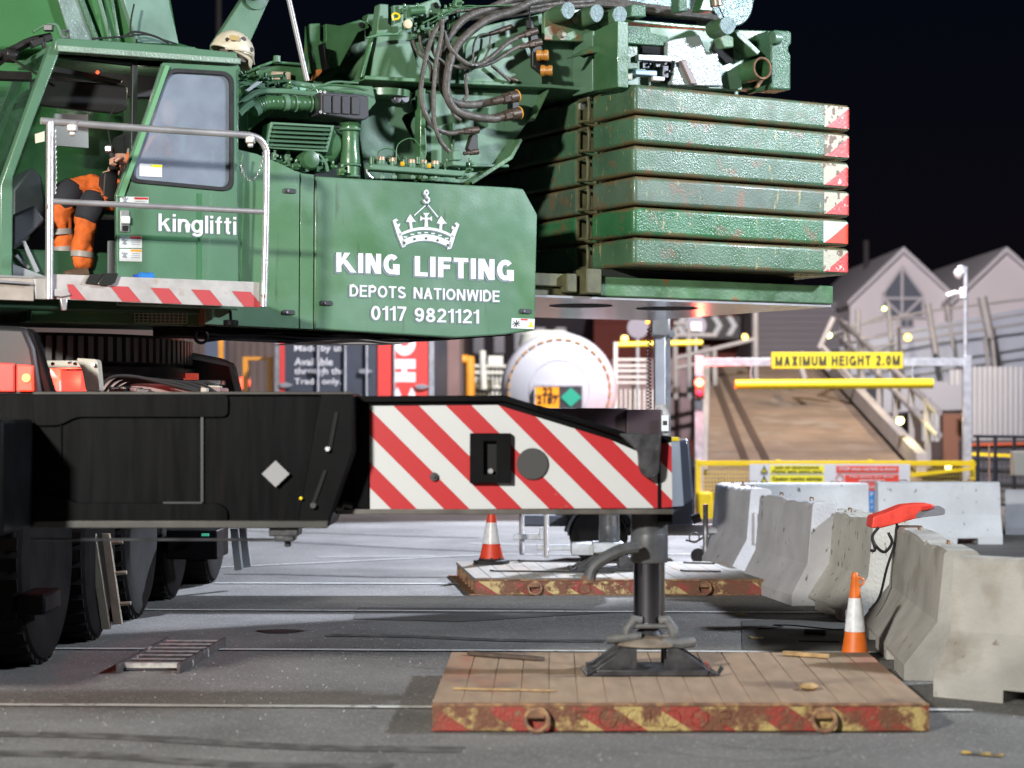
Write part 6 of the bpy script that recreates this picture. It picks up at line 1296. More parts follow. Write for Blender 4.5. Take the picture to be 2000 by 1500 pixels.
S('coupling_plate', -1.06, [(1030, 42), (1040, 38), (1060, 95), (1078, 148), (1066, 150), (1040, 130), (1040, 100)], .04, mat('black_bracket', (.02, .018, .016), .5))
for x, y in ((1059, 108), (1067, 138)):
    g = G(); c = PS(-1.12)(x, y); d = (U*.8-VV*.6).normalized(); g.lathe(c, [(.036, -.05), (.042, -.045), (.042, -.02), (.037, -.015), (.037, .01), (.044, .015), (.044, .04), (.03, .045), (.028, -.02)], -d, 20); g.build('orange_coupling', mat('coupling_orange', (.45, .19, .03), .4), CR)
    g = G(); g.cyl(c-d*.046, c-d*.0485, .028, n=18); g.build('coupling_bore', DARK, CR)
g = G(); g.torus(PS(-1.16)(925, 128), .03, .006, ZV, 14, 5); g.build('cable_tie', STEEL, CR)
g = G(); g.cyl(PS(-1.1)(1035, -5), PS(-1.1)(1034, 50), .006, n=6); g.box(PS(-1.1)(1033, 48), (.04, .04, .06)); g.build('drop_cable', STRAP, CR)
# left upper cluster
fittings(-1.0, [(800, 30, 14, 20), (815, 22, 12, 16), (840, 32, 16, 12), (858, 40, 12, 18), (870, 28, 12, 22), (795, 50, 10, 14), (812, 62, 8, 20), (826, 60, 8, 24), (845, 60, 10, 10), (886, 48, 16, 18), (880, 20, 18, 12), (905, 28, 14, 8), (896, 6, 14, 16), (790, 20, 8, 10)])
g = G(); g.cyl(PS(-1.1)(800, 22), PS(-1.1)(828, 20), .03, n=14); g.build('accumulator', GREEND, CR)
g = G(); g.lathe(PS(-1.1)(794, 48), [(.022, 0), (.034, .01), (.034, .03), (.02, .035)], -VV, 16); g.build('cream_cap', mat('cream_plastic', (.6, .5, .32), .5), CR)
g = G(); g.tube(smooth([PS(-1.1)(*p) for p in ((768, 40), (766, 30), (772, 26), (780, 30), (778, 36), (770, 38))], 4), .008, 6); g.build('yellow_clip', YELLOW, CR)
S('hatch_arm', -1.05, [(716, 72), (742, 64), (780, 62), (780, 68), (744, 70), (718, 76)], .04, RIBE)
# right half of rear frame
S('winch_frame_plate', -.8, [(1058, 30), (1160, 0), (1170, 90), (1158, 178), (1062, 172)], .1, GREENB)
g = G(); g.ext(PA(PS(-1.2).a(1160)), [(1160, 60), (1206, 40), (1206, 170), (1160, 178)], .1); g.build('winch_side_plate', GREEND, CR, bevel=.006)
S('winch_frame_plate', -1.15, [(1157, 60), (1165, 60), (1165, 176), (1157, 178)], .3, GREENB)
S('roller_bracket', -1.02, [(1064, 24), (1072, 20), (1090, 16), (1104, 36), (1144, 14), (1150, 22), (1180, 20), (1196, 50), (1166, 82), (1062, 78)], .05, mat('rusting_green', (.10, .19, .10), .5, noise=.3, nscale=6, bump=.3, bscale=50, color2=(.24, .10, .05), c2lo=.5, c2hi=.58, c2scale=4))
for x, y in ((1096, 69), (1152, 73), (1126, 38)):
    g = G(); c = PS(-1.03)(x, y); g.lathe(c, [(.04, 0), (.04, .012), (.024, .014), (.024, .045), (.018, .05)], -VV, 18); g.build('bolt_head', mat('bolt_beige', (.24, .22, .16), .5, noise=.3, nscale=20), CR)
def drop(px, py, w, h_, b, ln=.22, m=None):
    P = PS(b); pts = []
    for i in range(22):
        t = 2*PI*i/22; r = 1-.35*max(0, -math.sin(t))**2; pts.append((px+w*math.cos(t)*(.55+.45*(1 if math.sin(t) > 0 else r)), py-h_*math.sin(t)*(1 if math.sin(t) > 0 else 1.25)))
    g = G(); g.ext(P, pts, ln); o = g.build('cable_roller', GREENW, CR, bevel=.004)
    g = G(); g.ext(P, [(px+(x-px)*.96, py+(y-py)*.96) for x, y in pts], .006, -.006); g.build('roller_cap', m or mat('brushed_zinc', (.15, .21, .21), .5, metal=.1, noise=.3, nscale=30, bump=.8, bscale=60), o)
drop(1109, 19, 13.5, 15, -1.22); drop(1165, 24, 13.5, 16, -1.25); drop(1210, 28, 14, 16, -1.25, .35); drop(1421, 48, 16, 16, -1.3, .2)
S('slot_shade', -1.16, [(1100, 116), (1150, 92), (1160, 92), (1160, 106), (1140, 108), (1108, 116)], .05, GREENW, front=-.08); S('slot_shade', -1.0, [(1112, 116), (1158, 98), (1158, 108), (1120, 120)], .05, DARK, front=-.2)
# cable run along top right
for i, (b, r) in enumerate(((-.7, .035), (-.76, .03), (-.64, .032))):
    g = G(); g.ptube(PS(b), [(1140, 2+i*4), (1200, 4+i*5), (1260, 14+i*5), (1320, 22+i*4), (1370, 28+i*3), (1400, 34+i*2)], r, 8); g.build('winch_cable', HOSE, CR)
S('top_chord', -.9, [(1185, 34), (1240, 38), (1330, 46), (1400, 52), (1400, 58), (1330, 54), (1240, 44), (1185, 42)], .3, GREENW)
S('clamp_block', -1.0, [(1234, 8), (1262, 10), (1262, 33), (1232, 32)], .1, GREENR)
S('upper_chord', -.6, [(1170, -20), (1480, -20), (1464, 30), (1380, 24), (1260, 8), (1170, -4)], .3, mat('silvered_green', (.16, .22, .21), .3, metal=.4, noise=.2, nscale=8, bump=1.0, bscale=50))
g = G(); c = PS(-.75)(1430, 0); g.cyl(c, c+VV*.3, .22, n=40); g.build('winch_drum_end', mat('silvered_green', (.16, .22, .21), .3), CR, bevel=.01)
S('post_block', -1.05, [(1326, -10), (1342, -10), (1342, 22), (1326, 22)], .12, GREENR); S('post_block', -1.1, [(1376, -10), (1392, -10), (1392, 22), (1366, 20)], .12, GREEND)
g = G(); g.cyl(PS(-1.1)(1398, -8), PS(-1.1)(1400, 12), .05, n=14); g.build('limit_switch', mat('bronze_cap', (.25, .2, .16), .4, metal=.5), CR); g = G(); g.ptube(PS(-1.1), [(1402, 10), (1412, 30), (1420, 45)], .006, 6); g.build('thin_cable', STRAP, CR)
S('main_web', -.95, [(1206, 48), (1400, 60), (1450, 70), (1450, 176), (1206, 166)], .1, GREENB)
S('web_plate', -1.05, [(1214, 52), (1270, 54), (1272, 64), (1306, 72), (1304, 90), (1268, 88), (1214, 84)], .06, GREENR)
S('bright_plate', -1.08, [(1318, 76), (1366, 68), (1380, 100), (1402, 104), (1412, 168), (1312, 166), (1318, 120), (1304, 116), (1304, 80)], .08, mat('highlight_pale_plate', (.28, .33, .32), .2, coat=.6, bump=.35, bscale=45, color3=(.05, .06, .05), c3lo=.7, c3hi=.72, c3scale=14))  # pale colour paints the blown highlight on this part of the frame
S('brown_strut', -1.12, [(1330, 118), (1340, 116), (1364, 164), (1350, 164)], .04, mat('brown_grey_strut', (.2, .15, .14), .5))
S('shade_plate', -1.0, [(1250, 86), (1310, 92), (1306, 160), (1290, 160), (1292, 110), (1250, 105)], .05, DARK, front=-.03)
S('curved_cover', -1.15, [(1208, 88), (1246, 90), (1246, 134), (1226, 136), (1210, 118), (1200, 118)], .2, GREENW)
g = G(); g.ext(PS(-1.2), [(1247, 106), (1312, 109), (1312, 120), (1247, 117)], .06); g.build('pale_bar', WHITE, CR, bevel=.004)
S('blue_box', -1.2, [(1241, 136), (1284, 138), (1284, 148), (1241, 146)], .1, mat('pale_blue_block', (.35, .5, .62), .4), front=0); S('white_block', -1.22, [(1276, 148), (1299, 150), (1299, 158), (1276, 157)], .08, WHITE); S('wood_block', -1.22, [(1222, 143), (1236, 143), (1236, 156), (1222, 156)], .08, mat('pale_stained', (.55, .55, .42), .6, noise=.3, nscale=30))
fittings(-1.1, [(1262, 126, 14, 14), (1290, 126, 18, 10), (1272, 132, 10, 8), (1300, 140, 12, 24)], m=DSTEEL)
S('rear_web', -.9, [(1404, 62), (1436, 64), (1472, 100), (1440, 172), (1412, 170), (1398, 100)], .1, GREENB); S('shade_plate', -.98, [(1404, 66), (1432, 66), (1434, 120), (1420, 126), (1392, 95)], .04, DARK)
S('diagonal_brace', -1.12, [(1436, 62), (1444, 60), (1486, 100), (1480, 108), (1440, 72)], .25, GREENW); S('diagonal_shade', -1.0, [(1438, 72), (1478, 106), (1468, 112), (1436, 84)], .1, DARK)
S('drop_bracket', -1.2, [(1408, 60), (1420, 66), (1433, 72), (1434, 92), (1414, 94), (1406, 76)], .1, mat('rusting_green', (.10, .19, .10), .5), bevel=.012)
S('right_panel', -.85, [(1440, 58), (1512, 60), (1512, 176), (1430, 172), (1446, 120)], .15, GREEND)
g = G(); P = PS(-1.15); c = P(1486, 134); r = 21*15.6/F; n_ = 36; vs = []
for q, (rr, h_) in enumerate(((r, -.02), (r, .28), (r*.88, .28), (r*.88, -.02))):
    vs += [c+U*rr*math.cos(2*PI*i/n_)+ZV*rr*math.sin(2*PI*i/n_)+VV*h_ for i in range(n_)]
g.add(vs, [(q*n_+i, q*n_+(i+1) % n_, ((q+1) % 4)*n_+(i+1) % n_, ((q+1) % 4)*n_+i) for q in range(4) for i in range(n_)]); g.build('pin_tube', GREEND, CR)
g = G(); g.torus(c-VV*.02, r*.95, .010, VV, 36, 6); g.build('tube_rim', RUSTM, CR); S('tube_stay', -1.16, [(1486, 155), (1494, 155), (1482, 172), (1476, 172)], .03, RUSTM)
S('rear_post', -1.1, [(1506, 62), (1516, 58), (1542, 60), (1547, 64), (1546, 86), (1541, 90), (1541, 100), (1545, 106), (1545, 176), (1506, 174)], .22, GREENR, bevel=.015)
S('rear_post_edge', -1.0, [(1500, 60), (1508, 60), (1508, 174), (1500, 174)], .3, GREEND)
g = G(); g.cyl(PS(-1.12)(1508, 74), PS(-1.12)(1522, 75), .05, n=18); g.build('pin', GREENB, CR, bevel=.006)
# cantilever carrying the slabs
g = G(); g.sbox(PS(0).a(960), a2-.3, -.5, .5, zb+6*pitch+.01, PS(-.5)(1200, 150).z); g.build('ballast_frame', GREEND, CR, bevel=.02)
# ================================================================ BOOM (upper left)
gb_ = mat('boom_green', (.055, .165, .06), .28, noise=.1, nscale=1.5, coat=.3, rvar=.08)
g = G(); g.ext(PS(-.55), [(-500, -250), (325, -60), (352, 88), (-500, 110)], 1.1); bo = g.build('boom', gb_, CR, bevel=.03)
for i, (xt, xb, w) in enumerate(((150, 188, 14), (188, 216, 10), (215, 232, 8), (252, 268, 6))):
    g = G(); g.cyl(PS(-.6)(xt, -20), PS(-.6)(xb, 80), w*13/F*.5, n=14); g.build('boom_rib', GREENR if i != 1 else GREENB, bo)
S('boom_collar', -.62, [(232, -30), (320, -30), (333, 15), (350, 86), (268, 84)], .08, mat('collar_grey_green', (.16, .26, .21), .35, noise=.2, nscale=5, coat=.3), bo)
S('boom_shine_plate', -.6, [(105, -30), (150, -30), (182, 80), (140, 82)], .03, mat('grey_green_sheet', (.20, .27, .25), .28, noise=.3, nscale=6, bump=.7, bscale=50), bo)
g = G(); g.ptube(PS(-.72), [(262, 8), (256, 40), (258, 66), (290, 68), (320, 78), (345, 86)], .007, 6); g.ptube(PS(-.72), [(240, 74), (262, 62), (300, 70), (330, 84)], .008, 6); g.ptube(PS(-.72), [(180, 76), (230, 72), (262, 70)], .007, 6); g.build('boom_cable', STRAP, bo)
# wall of the superstructure seen behind the cab
S('boom_foot', -.35, [(-500, 60), (350, 84), (470, 118), (480, 420), (-500, 420)], .4, gb_)
g = G(); g.ptube(PS(-.42), [(-100, 190), (0, 196), (60, 180), (100, 170)], .02, 6); g.ptube(PS(-.42), [(-100, 220), (0, 205), (60, 190)], .02, 6); g.build('boom_pipe', GREENB, CR)
# equipment over the windscreen
bq = mat('black_gear', (.02, .018, .018), .45, noise=.3, nscale=12)
g = G(); g.ptube(PS(-1.2), [(-40, 150), (0, 118), (50, 85), (100, 72)], .03, 8); g.ptube(PS(-1.25), [(-40, 130), (10, 102), (60, 78)], .02, 8); g.ptube(PS(-1.3), [(0, 100), (40, 125), (78, 148)], .008, 6); g.ptube(PS(-1.15), [(-40, 145), (0, 148), (60, 150)], .035, 8)
g.build('hose_bundle', bq, CR)
g = G(); c = PS(-1.25)(20, 108); g.lathe(c, [(.02, -.05), (.05, -.03), (.05, .03), (.02, .05)], U, 16); g.ext(PS(-1.3), [(82, 72), (88, 70), (92, 92), (84, 94)], .03); g.box(PS(-1.3)(95, 55), (.06, .05, .04)); g.ext(PS(-1.3), [(60, 80), (100, 66), (104, 76), (66, 92)], .08); g.build('hinge_gear', bq, CR, bevel=.004)
g = G(); g.ptube(PS(-1.3), [(64, 62), (85, 50), (108, 48), (116, 60), (120, 72)], .012, 6); g.build('grab_bar', GREENB, CR)
g = G(); g.frame(PS(-1.5), [(123, 58), (136, 58), (136, 74), (123, 74)], [(126, 61), (133, 61), (133, 71), (126, 71)], .03); g.build('marker_bracket', STEEL, CR)
# auxiliary fly-jib link and stay
S('jib_link', -.3, [(418, 84), (485, -20), (535, -20), (490, 80), (450, 120), (418, 110)], .1, GREENB)
g = G(); c = PS(-.3)(498, -4); g.lathe(c, [(.09, 0), (.09, .02), (.02, .025), (.02, .05)], -VV, 28); g.build('link_pin', GREENB, CR)
g = G(); g.cyl(PS(-.7)(560, -20), PS(-.7)(600, 158), .02, n=12); g.build('stay_rod', mat('grey_rod', (.35, .34, .35), .4, metal=.3), CR)
# ================================================================ CAB
pcb = PS(-1.58); CABM = mat('cab_green', (.09, .185, .115), .3, noise=.1, nscale=2, bump=.08, bscale=80, coat=.35, rvar=.08)
INT = mat('cab_interior_black', (.014, .014, .015), .6)
INTG = mat('cab_interior_grey', (.045, .05, .06), .5)
gl = bpy.data.materials.new('cab_glass'); gl.use_nodes = True; n = gl.node_tree.nodes; l = gl.node_tree.links; MC['cab_glass'] = gl
def glass(name, tr, col_, rough, haze):
    m = bpy.data.materials.new(name); m.use_nodes = True; n = m.node_tree.nodes; l = m.node_tree.links; n.clear()
    o = n.new('ShaderNodeOutputMaterial'); t = n.new('ShaderNodeBsdfTransparent'); p_ = n.new('ShaderNodeBsdfPrincipled'); mx = n.new('ShaderNodeMixShader')
    t.inputs[0].default_value = (*tr, 1); p_.inputs['Base Color'].default_value = (*col_, 1); p_.inputs['Roughness'].default_value = rough
    geo = n.new('ShaderNodeNewGeometry'); nz = n.new('ShaderNodeTexNoise'); nz.inputs['Scale'].default_value = 5; nz.inputs['Detail'].default_value = 8; l.new(geo.outputs['Position'], nz.inputs['Vector'])
    r = n.new('ShaderNodeMapRange'); r.inputs[1].default_value = .3; r.inputs[2].default_value = .7; r.inputs[3].default_value = haze-.12; r.inputs[4].default_value = haze+.12; l.new(nz.outputs[0], r.inputs[0])
    l.new(r.outputs[0], mx.inputs[0]); l.new(t.outputs[0], mx.inputs[1]); l.new(p_.outputs[0], mx.inputs[2]); l.new(mx.outputs[0], o.inputs[0]); return m
GLD = glass('dirty_door_glass', (.9, .92, .95), (.30, .35, .43), .3, .5)
GLC = glass('clear_cab_glass', (.85, .92, .88), (.10, .14, .13), .08, .12)
zf = pcb(200, 545).z; 
aF = pcb.a(4); aB = pcb.a(466); bN, bF = -1.58, -.62
g = G(); g.sbox(aF, aB, bN, bF, zf-.06, zf); g.build('cab_floor', INT, CR)
# near frame: front pillar, front lower post, roof, rear pillar, sill
g = G(); g.ext(pcb, [(98, 88), (118, 100), (66, 235), (26, 345), (24, 545), (0, 545), (0, 362)], .09); g.build('front_pillar', CABM, CR, bevel=.01)
g = G(); g.ext(pcb, [(108, 76), (118, 74), (380, 92), (384, 95), (462, 103), (466, 122), (464, 128), (320, 119), (112, 104), (104, 98)], .1, -.01); g.build('roof_side', CABM, CR, bevel=.01)
g = G(); g.ext(pcb, [(110, 90), (466, 116), (466, 127), (110, 102)], .03, -.045); g.build('rain_gutter', mat('gutter_sheen', (.22, .30, .24), .3, bump=.8, bscale=60, noise=.2), CR, bevel=.006)
g = G(); a_, b_ = PS(bN)(108, 80), PS(bN)(462, 103); 
g.hex8([a_-ZV*.04, b_-ZV*.04, b_-ZV*.04+VV*(bF-bN), a_-ZV*.04+VV*(bF-bN), a_, b_, b_+VV*(bF-bN), a_+VV*(bF-bN)]); g.build('roof', CABM, CR, bevel=.01)
g = G(); g.ext(pcb, [(453, 120), (466, 122), (466, 606), (453, 604)], .06); g.build('rear_pillar', CABM, CR, bevel=.006)
g = G(); g.sbox(aB-.03, aB, bN+.05, bF, zf, pcb(460, 125).z); g.build('rear_wall', CABM, CR)
g = G(); g.sbox(aB-.045, aB-.032, bN+.08, bF, zf, pcb(460, 130).z); g.build('rear_trim', INT, CR)
# inner door frame (black) of the opening
g = G(); g.ext(pcb, [(112, 104), (258, 114), (262, 122), (258, 380), (230, 545), (236, 545), (270, 380), (272, 116), (330, 121), (330, 128), (268, 126), (262, 118), (112, 108)], .05, .03); g.build('door_frame', mat('frame_black', (.02, .025, .022), .4), CR, bevel=.003)
# far side of the cab: lower wall with window above
pf2 = PS(bF); zw = pcb(200, 330).z
g = G(); g.sbox(aF, aB, bF, bF+.04, zf, zf+.12); g.sbox(aB-.5, aB, bF, bF+.04, zf, pcb(400, 125).z); g.sbox(aF+.0, aF+.06, bF, bF+.04, zf, zf+1.2); g.build('far_wall', CABM, CR)
g = G(); g.sbox(aF, aB-.5, bF, bF+.008, zf+.12, pcb(300, 125).z); g.build('far_window', GLC, CR)
# windscreen: slanted front glass between near and far pillars
A = PS(bN)(108, 95); B = PS(bN)(2, 362); C = PS(bN)(2, 545); wv = VV*(bF-bN)
g = G(); g.ext3([A+VV*.05, B+VV*.05, B+wv, A+wv], U*.006); g.ext3([B+VV*.05, C+VV*.05, C+wv, B+wv], U*.006); g.build('windscreen', GLC, CR)
g = G(); g.hex8([A+wv, A+wv+U*.07, A+wv+U*.07+VV*.05, A+wv+VV*.05, B+wv, B+wv+U*.07, B+wv+U*.07+VV*.05, B+wv+VV*.05]); g.build('far_pillar', CABM, CR)
# door slid open to the rear
pd = PS(-1.64); win = rpoly([(324, 133), (455, 141), (455, 375), (250, 356), (256, 318)], 24, 6)
g = G(); g.frame(pd, [(318, 122), (462, 130), (466, 604), (229, 597), (227, 380), (290, 210)], win, .045, c=(370, 270)); dr = g.build('cab_door', CABM, CR, bevel=.006)
wi = rpoly([(329, 141), (448, 148), (448, 367), (259, 349), (264, 318)], 21, 6)
g = G(); g.frame(pd, win, wi, .03, -.012, c=(370, 270)); g.build('window_gasket', RUBBER, dr, bevel=.004)
g = G(); g.ext(pd, wi, .006, .008); g.build('window_glass', GLD, dr)
g = G(); g.ext(pd, [(273, 319), (317, 321), (317, 346), (273, 344)], .003, .004); g.build('window_sticker', WHITEP, dr); g = G(); g.ext(pd, [(296, 321), (317, 322), (317, 327), (296, 326)], .002, .002); g.build('sticker_header', mat('notice_yellow', (.86, .78, .03), .5), dr)
g = G(); g.ext(pd, [(322, 128), (330, 130), (240, 385), (230, 384)], .02, -.018); g.build('door_edge_tube', mat('edge_sheen', (.15, .34, .18), .3), dr)
for x0, y0, x1, y1 in ((385, 378, 393, 600), (233, 458, 390, 466)):
    g = G(); g.ext(pd, [(x0, y0), (x1, y0+(x1-x0)*.04), (x1, y1+(x1-x0)*.04), (x0, y1)] if x1-x0 > 20 else [(x0, y0), (x1, y0), (x1, y1), (x0, y1)], .004, -.004); g.build('door_crease', mat('crease_green', (.04, .15, .06), .4), dr)
letters('kinglifti', [(309, 451), (461, 459), (461, 424), (309, 417)], .15, dr, -1.5, 1.6, gap=.085, pl_=pd)
for (x0, y0, x1, y1, hc) in ((234, 384, 290, 398, REDP), (233, 460, 277, 484, REDP), (233, 486, 277, 510, mat('label_orange', (.8, .35, .02), .5))):
    g = G(); g.ext(pd, [(x0, y0), (x1, y0+1), (x1, y1+1), (x0, y1)], .003, -.004); lb_ = g.build('warning_label', WHITEP, dr)
    g = G(); xm = (x0+x1)/2; g.ext(pd, [(xm, y0+1.5), (x1-1, y0+2), (x1-1, y0+6), (xm, y0+5.5)], .002, -.006); g.build('label_header', hc, dr)
    g = G(); xa = x0+10; ya = (y0+y1)/2
    for a, b in (((xa-5, ya-5), (xa+4, ya+5)), ((xa-4, ya+4), (xa+5, ya-4)), ((xa, ya-6), (xa, ya+6))): g.cyl(pd(*a)-VV*.006, pd(*b)-VV*.006, .004, n=5)
    for q in range(3): g.cyl(pd(xm+1, y0+9+q*4)-VV*.005, pd(x1-4, y0+9.6+q*4)-VV*.005, .002, n=4)
    g.build('label_print', mat('print_grey', (.25, .26, .28), .5), dr)
g = G(); g.ext(pd, rpoly([(234, 410), (252, 411), (252, 454), (234, 453)], 3), .012, -.012); lk = g.build('door_lock', mat('lock_grey', (.3, .31, .3), .4, metal=.4), dr, bevel=.004)
g = G(); g.ext(pd, [(235, 422), (252, 423), (252, 438), (235, 437)], .02, -.03); g.build('door_handle', WHITE, dr, bevel=.006); g = G(); g.ext(pd, [(238, 441), (250, 441), (248, 452), (238, 451)], .003, -.016); g.build('handle_recess', DARK, dr)
# interior fittings
pi = PS(-1.15)
g = G(); g.ext(pi, rpoly([(62, 152), (250, 166), (248, 215), (232, 222), (82, 206), (60, 190)], 10), .05); g.build('sun_blind', INT, CR, bevel=.01)
g = G(); g.ext(PS(-1.2), [(104, 128), (240, 156), (236, 162), (104, 140)], .12); g.ext(PS(-.7), [(80, 130), (420, 150), (420, 190), (260, 190), (80, 150)], .03); g.build('roof_console', PLASTIC, CR, bevel=.006)
g = G(); c = PS(-1.25)(191, 141); g.lathe(c, [(.006, .01), (.012, 0), (.012, -.01)], -VV, 10); g.build('red_indicator', mat('indicator_red', (1, .1, .05), .4, emis=(1, .1, .04), estr=2.5), CR)
g = G(); g.ext(PS(-.75), [(108, 222), (172, 224), (173, 289), (108, 284)], .03); g.build('paper_sheet', mat('paper_grey', (.42, .42, .5), .7), CR)
g = G(); g.ext(PS(-1.05), [(24, 370), (62, 325), (82, 345), (95, 420), (60, 470), (24, 492)], .35); g.ext(PS(-1.35), [(24, 420), (70, 400), (90, 430), (24, 490)], .1); g.build('front_console', INTG, CR, bevel=.02)
g = G(); g.ext(PS(-1.45), [(24, 515), (90, 540), (90, 548), (24, 548)], .4); g.ext(PS(-1.45), [(42, 470), (50, 470), (78, 530), (70, 534)], .02); g.ext(PS(-1.42), [(28, 500), (34, 496), (60, 522), (54, 526)], .02); g.build('pedal_bracket', mat('pedal_grey', (.28, .29, .3), .5), CR, bevel=.004)
g = G(); g.ext(PS(-1.45), rpoly([(204, 336), (232, 330), (226, 392), (200, 392)], 5), .12); g.build('armrest_console', INT, CR, bevel=.01)
g = G(); g.lathe(PS(-1.42)(224, 333), [(.035, -.0), (.04, .02), (.028, .03), (.036, .04), (.026, .055), (.032, .065), (.02, .08), (.012, .1), (.012, .14)], ZV, 16); g.build('joystick_boot', RUBBER, CR)
g = G(); g.lathe(PS(-1.42)(218, 300), [(.012, -.05), (.02, -.02), (.026, .03), (.018, .06)], (U*-.3+ZV).normalized(), 14); g.build('joystick_knob', PLASTIC, CR); g = G(); g.box(PS(-1.44)(212, 291), (.05, .04, .045)); g.build('joystick_switch', STEEL, CR, bevel=.01)
g = G(); g.ptube(PS(-1.3), [(228, 205), (212, 235), (214, 270), (222, 300)], .006, 6); g.build('curly_lead', STRAP, CR)
g = G(); g.ext(PS(-1.35), rpoly([(262, 250), (330, 240), (352, 280), (350, 405), (240, 405), (205, 400), (205, 388), (270, 385)], 12), .5); g.build('operator_seat', INT, CR, bevel=.03)
g = G(); g.ptube(PS(-1.54), [(256, 312), (300, 310), (350, 312), (378, 328), (392, 362), (398, 385)], .018, 8); g.build('inner_grab_handle', INT, CR)
g = G(); g.ext(PS(-1.5), [(212, 470), (226, 470), (226, 545), (212, 545)], .03); g.build('pale_side_plate', mat('pedal_grey', (.28, .29, .3), .5), CR, bevel=.004)
g = G(); g.ext(pcb, [(68, 262), (87, 256), (87, 276), (69, 280)], .003, -.002); g.build('windscreen_tag', mat('cream_label', (.6, .55, .42), .6), CR)
lamp('cab_roof_light', 'POINT', tuple(L(PS(-1.1).a(260), -1.1, zf+1.35)), None, 3, (1, .9, .75), .05)
# ================================================================ CAB PLATFORM AND HANDRAIL
pp_ = PS(-2.12); zt_ = pp_(300, 545).z
aP0, aP1 = pp_.a(-60), pp_.a(508)
g = G(); g.sbox(aP0, aP1-.01, -2.11, -1.6, zt_-.10, zt_-.085); g.sbox(aP0, aP1-.01, -2.11, -1.66, zt_-.02, zt_-.008); pf_ = g.build('cab_platform', mat('platform_alu', (.3, .29, .28), .5, metal=.4, noise=.2, nscale=6, bump=.2), CR)
PFM = mat('platform_white', (.38, .37, .36), .45, noise=.16, nscale=9, color2=(.35, .3, .26), c2lo=.62, c2hi=.7, c2scale=12)
g = G(); g.ext(pp_, [(100, 535), (507, 551), (507, 601), (100, 584)], .012); g.build('fascia', PFM, pf_, bevel=.003)
g = G(); g.ext(pp_, [(-60, 540), (66, 544), (66, 588), (-60, 583)], .012); g.build('fascia', mat('platform_grimy', (.34, .29, .25), .5, noise=.2, nscale=8), pf_, bevel=.003)
g = G(); g.ext(pp_, [(66, 544), (100, 544), (98, 585), (70, 584)], .04, -.0); g.ext(PS(-2.14), [(105, 564), (131, 565), (139, 576), (120, 580), (105, 578)], .02); g.build('corner_bracket', PFM, pf_, bevel=.004)
for i in range(5):
    x = 131+i*79.5; y = 555+i*3.4; xe = 50+x-131+131; g = G(); w0 = 36 if i else 13; x0 = x+(4 if i else 0)
    g.ext(pp_, [(x0, y), (x0+w0, y+1.4), (x0+w0+25, y+31.5), (x0+24 if i else x0+6, y+30.3)] if i else [(131, 555), (143, 555.6), (168, 586), (138, 584)], .002, -.003); g.build('red_stripe', mat('faded_red_print', (.42, .055, .06), .5), pf_)
g = G(); g.ext(pp_, [(163, 553), (175, 536), (202, 534), (188, 556)], .01, -.02); g.ext(pp_, [(188, 556), (202, 534), (229, 534), (222, 553), (214, 558)], .012, -.03); g.build('latch_plate', mat('steel_dark_gloss', (.06, .065, .06), .25, metal=.6), pf_, bevel=.003)
g = G(); g.ext(pp_, [(-60, 712-170), (60, 552), (60, 556), (-60, 548)], .03, -.03); g.build('grab_rail', ALU, pf_)
g = G(); g.ext(pp_, [(118, 583), (132, 584), (130, 606), (122, 606)], .03, .0); g.build('gate_pin', ALU, pf_, bevel=.004)
RLn = thing('cab_handrail', '', '', S0)
for k_ in ('label', 'category'): del RLn[k_]
RLn.parent = CR; RLn.location = (0, 0, 0); OR[RLn.name] = V(OR[CR.name])
pr_ = PS(-2.14)
g = G(); g.tube(smooth([pr_(*p) for p in [(80, 236), (200, 245), (340, 255), (470, 263), (492, 266), (508, 273), (518, 288), (521, 310), (520, 420), (518, 500), (515, 599)]], 6), .0225, 12); g.build('top_tube', ALU, RLn, angle=80)
g = G(); g.cyl(pr_(98, 238), pr_(96, 584), .024, n=12); g.build('front_post', ALU, RLn)
g = G(); g.cyl(pr_(100, 393), pr_(518, 414), .018, n=12); g.build('middle_tube', ALU, RLn)
for x, y in ((141, 247), (489, 270)):
    g = G(); c = pr_(x, y)-VV*.0; g.box(c-ZV*.01, (.06, .06, .05)); g.box(c-ZV*.045, (.035, .035, .03)); g.build('rail_clamp', mat('clamp_alu', (.5, .47, .44), .5, metal=.4, noise=.2, nscale=20), RLn, bevel=.01)
def chain(pts, name, r=.0035, step=.016):
    P = smooth([pr_(*p) for p in pts], 8); g = G(); acc = 0; q = 0
    for i in range(len(P)-1):
        d = P[i+1]-P[i]; acc += d.length
        while acc > step:
            acc -= step; c = P[i+1]-d.normalized()*acc; dn = d.normalized(); sd = (VV if q % 2 else dn.cross(VV)).normalized(); q += 1
            g.tube([c+dn*.011*math.cos(t)+sd*.006*math.sin(t) for t in [2*PI*k/8 for k in range(8)]], .0022, 4, closed=True)
    g.build(name, STEEL, RLn, smooth_=False)
chain([(107, 250), (108, 300), (109, 345), (107, 380)], 'safety_chain'); chain([(515, 295), (511, 320), (500, 345), (488, 352), (476, 340), (470, 318)], 'safety_chain')
g = G(); g.ptube(PS(-1.62), [(474, 300), (470, 330), (476, 345), (472, 470), (468, 600)], .007, 6); g.build('door_seal', GREEND, CR)
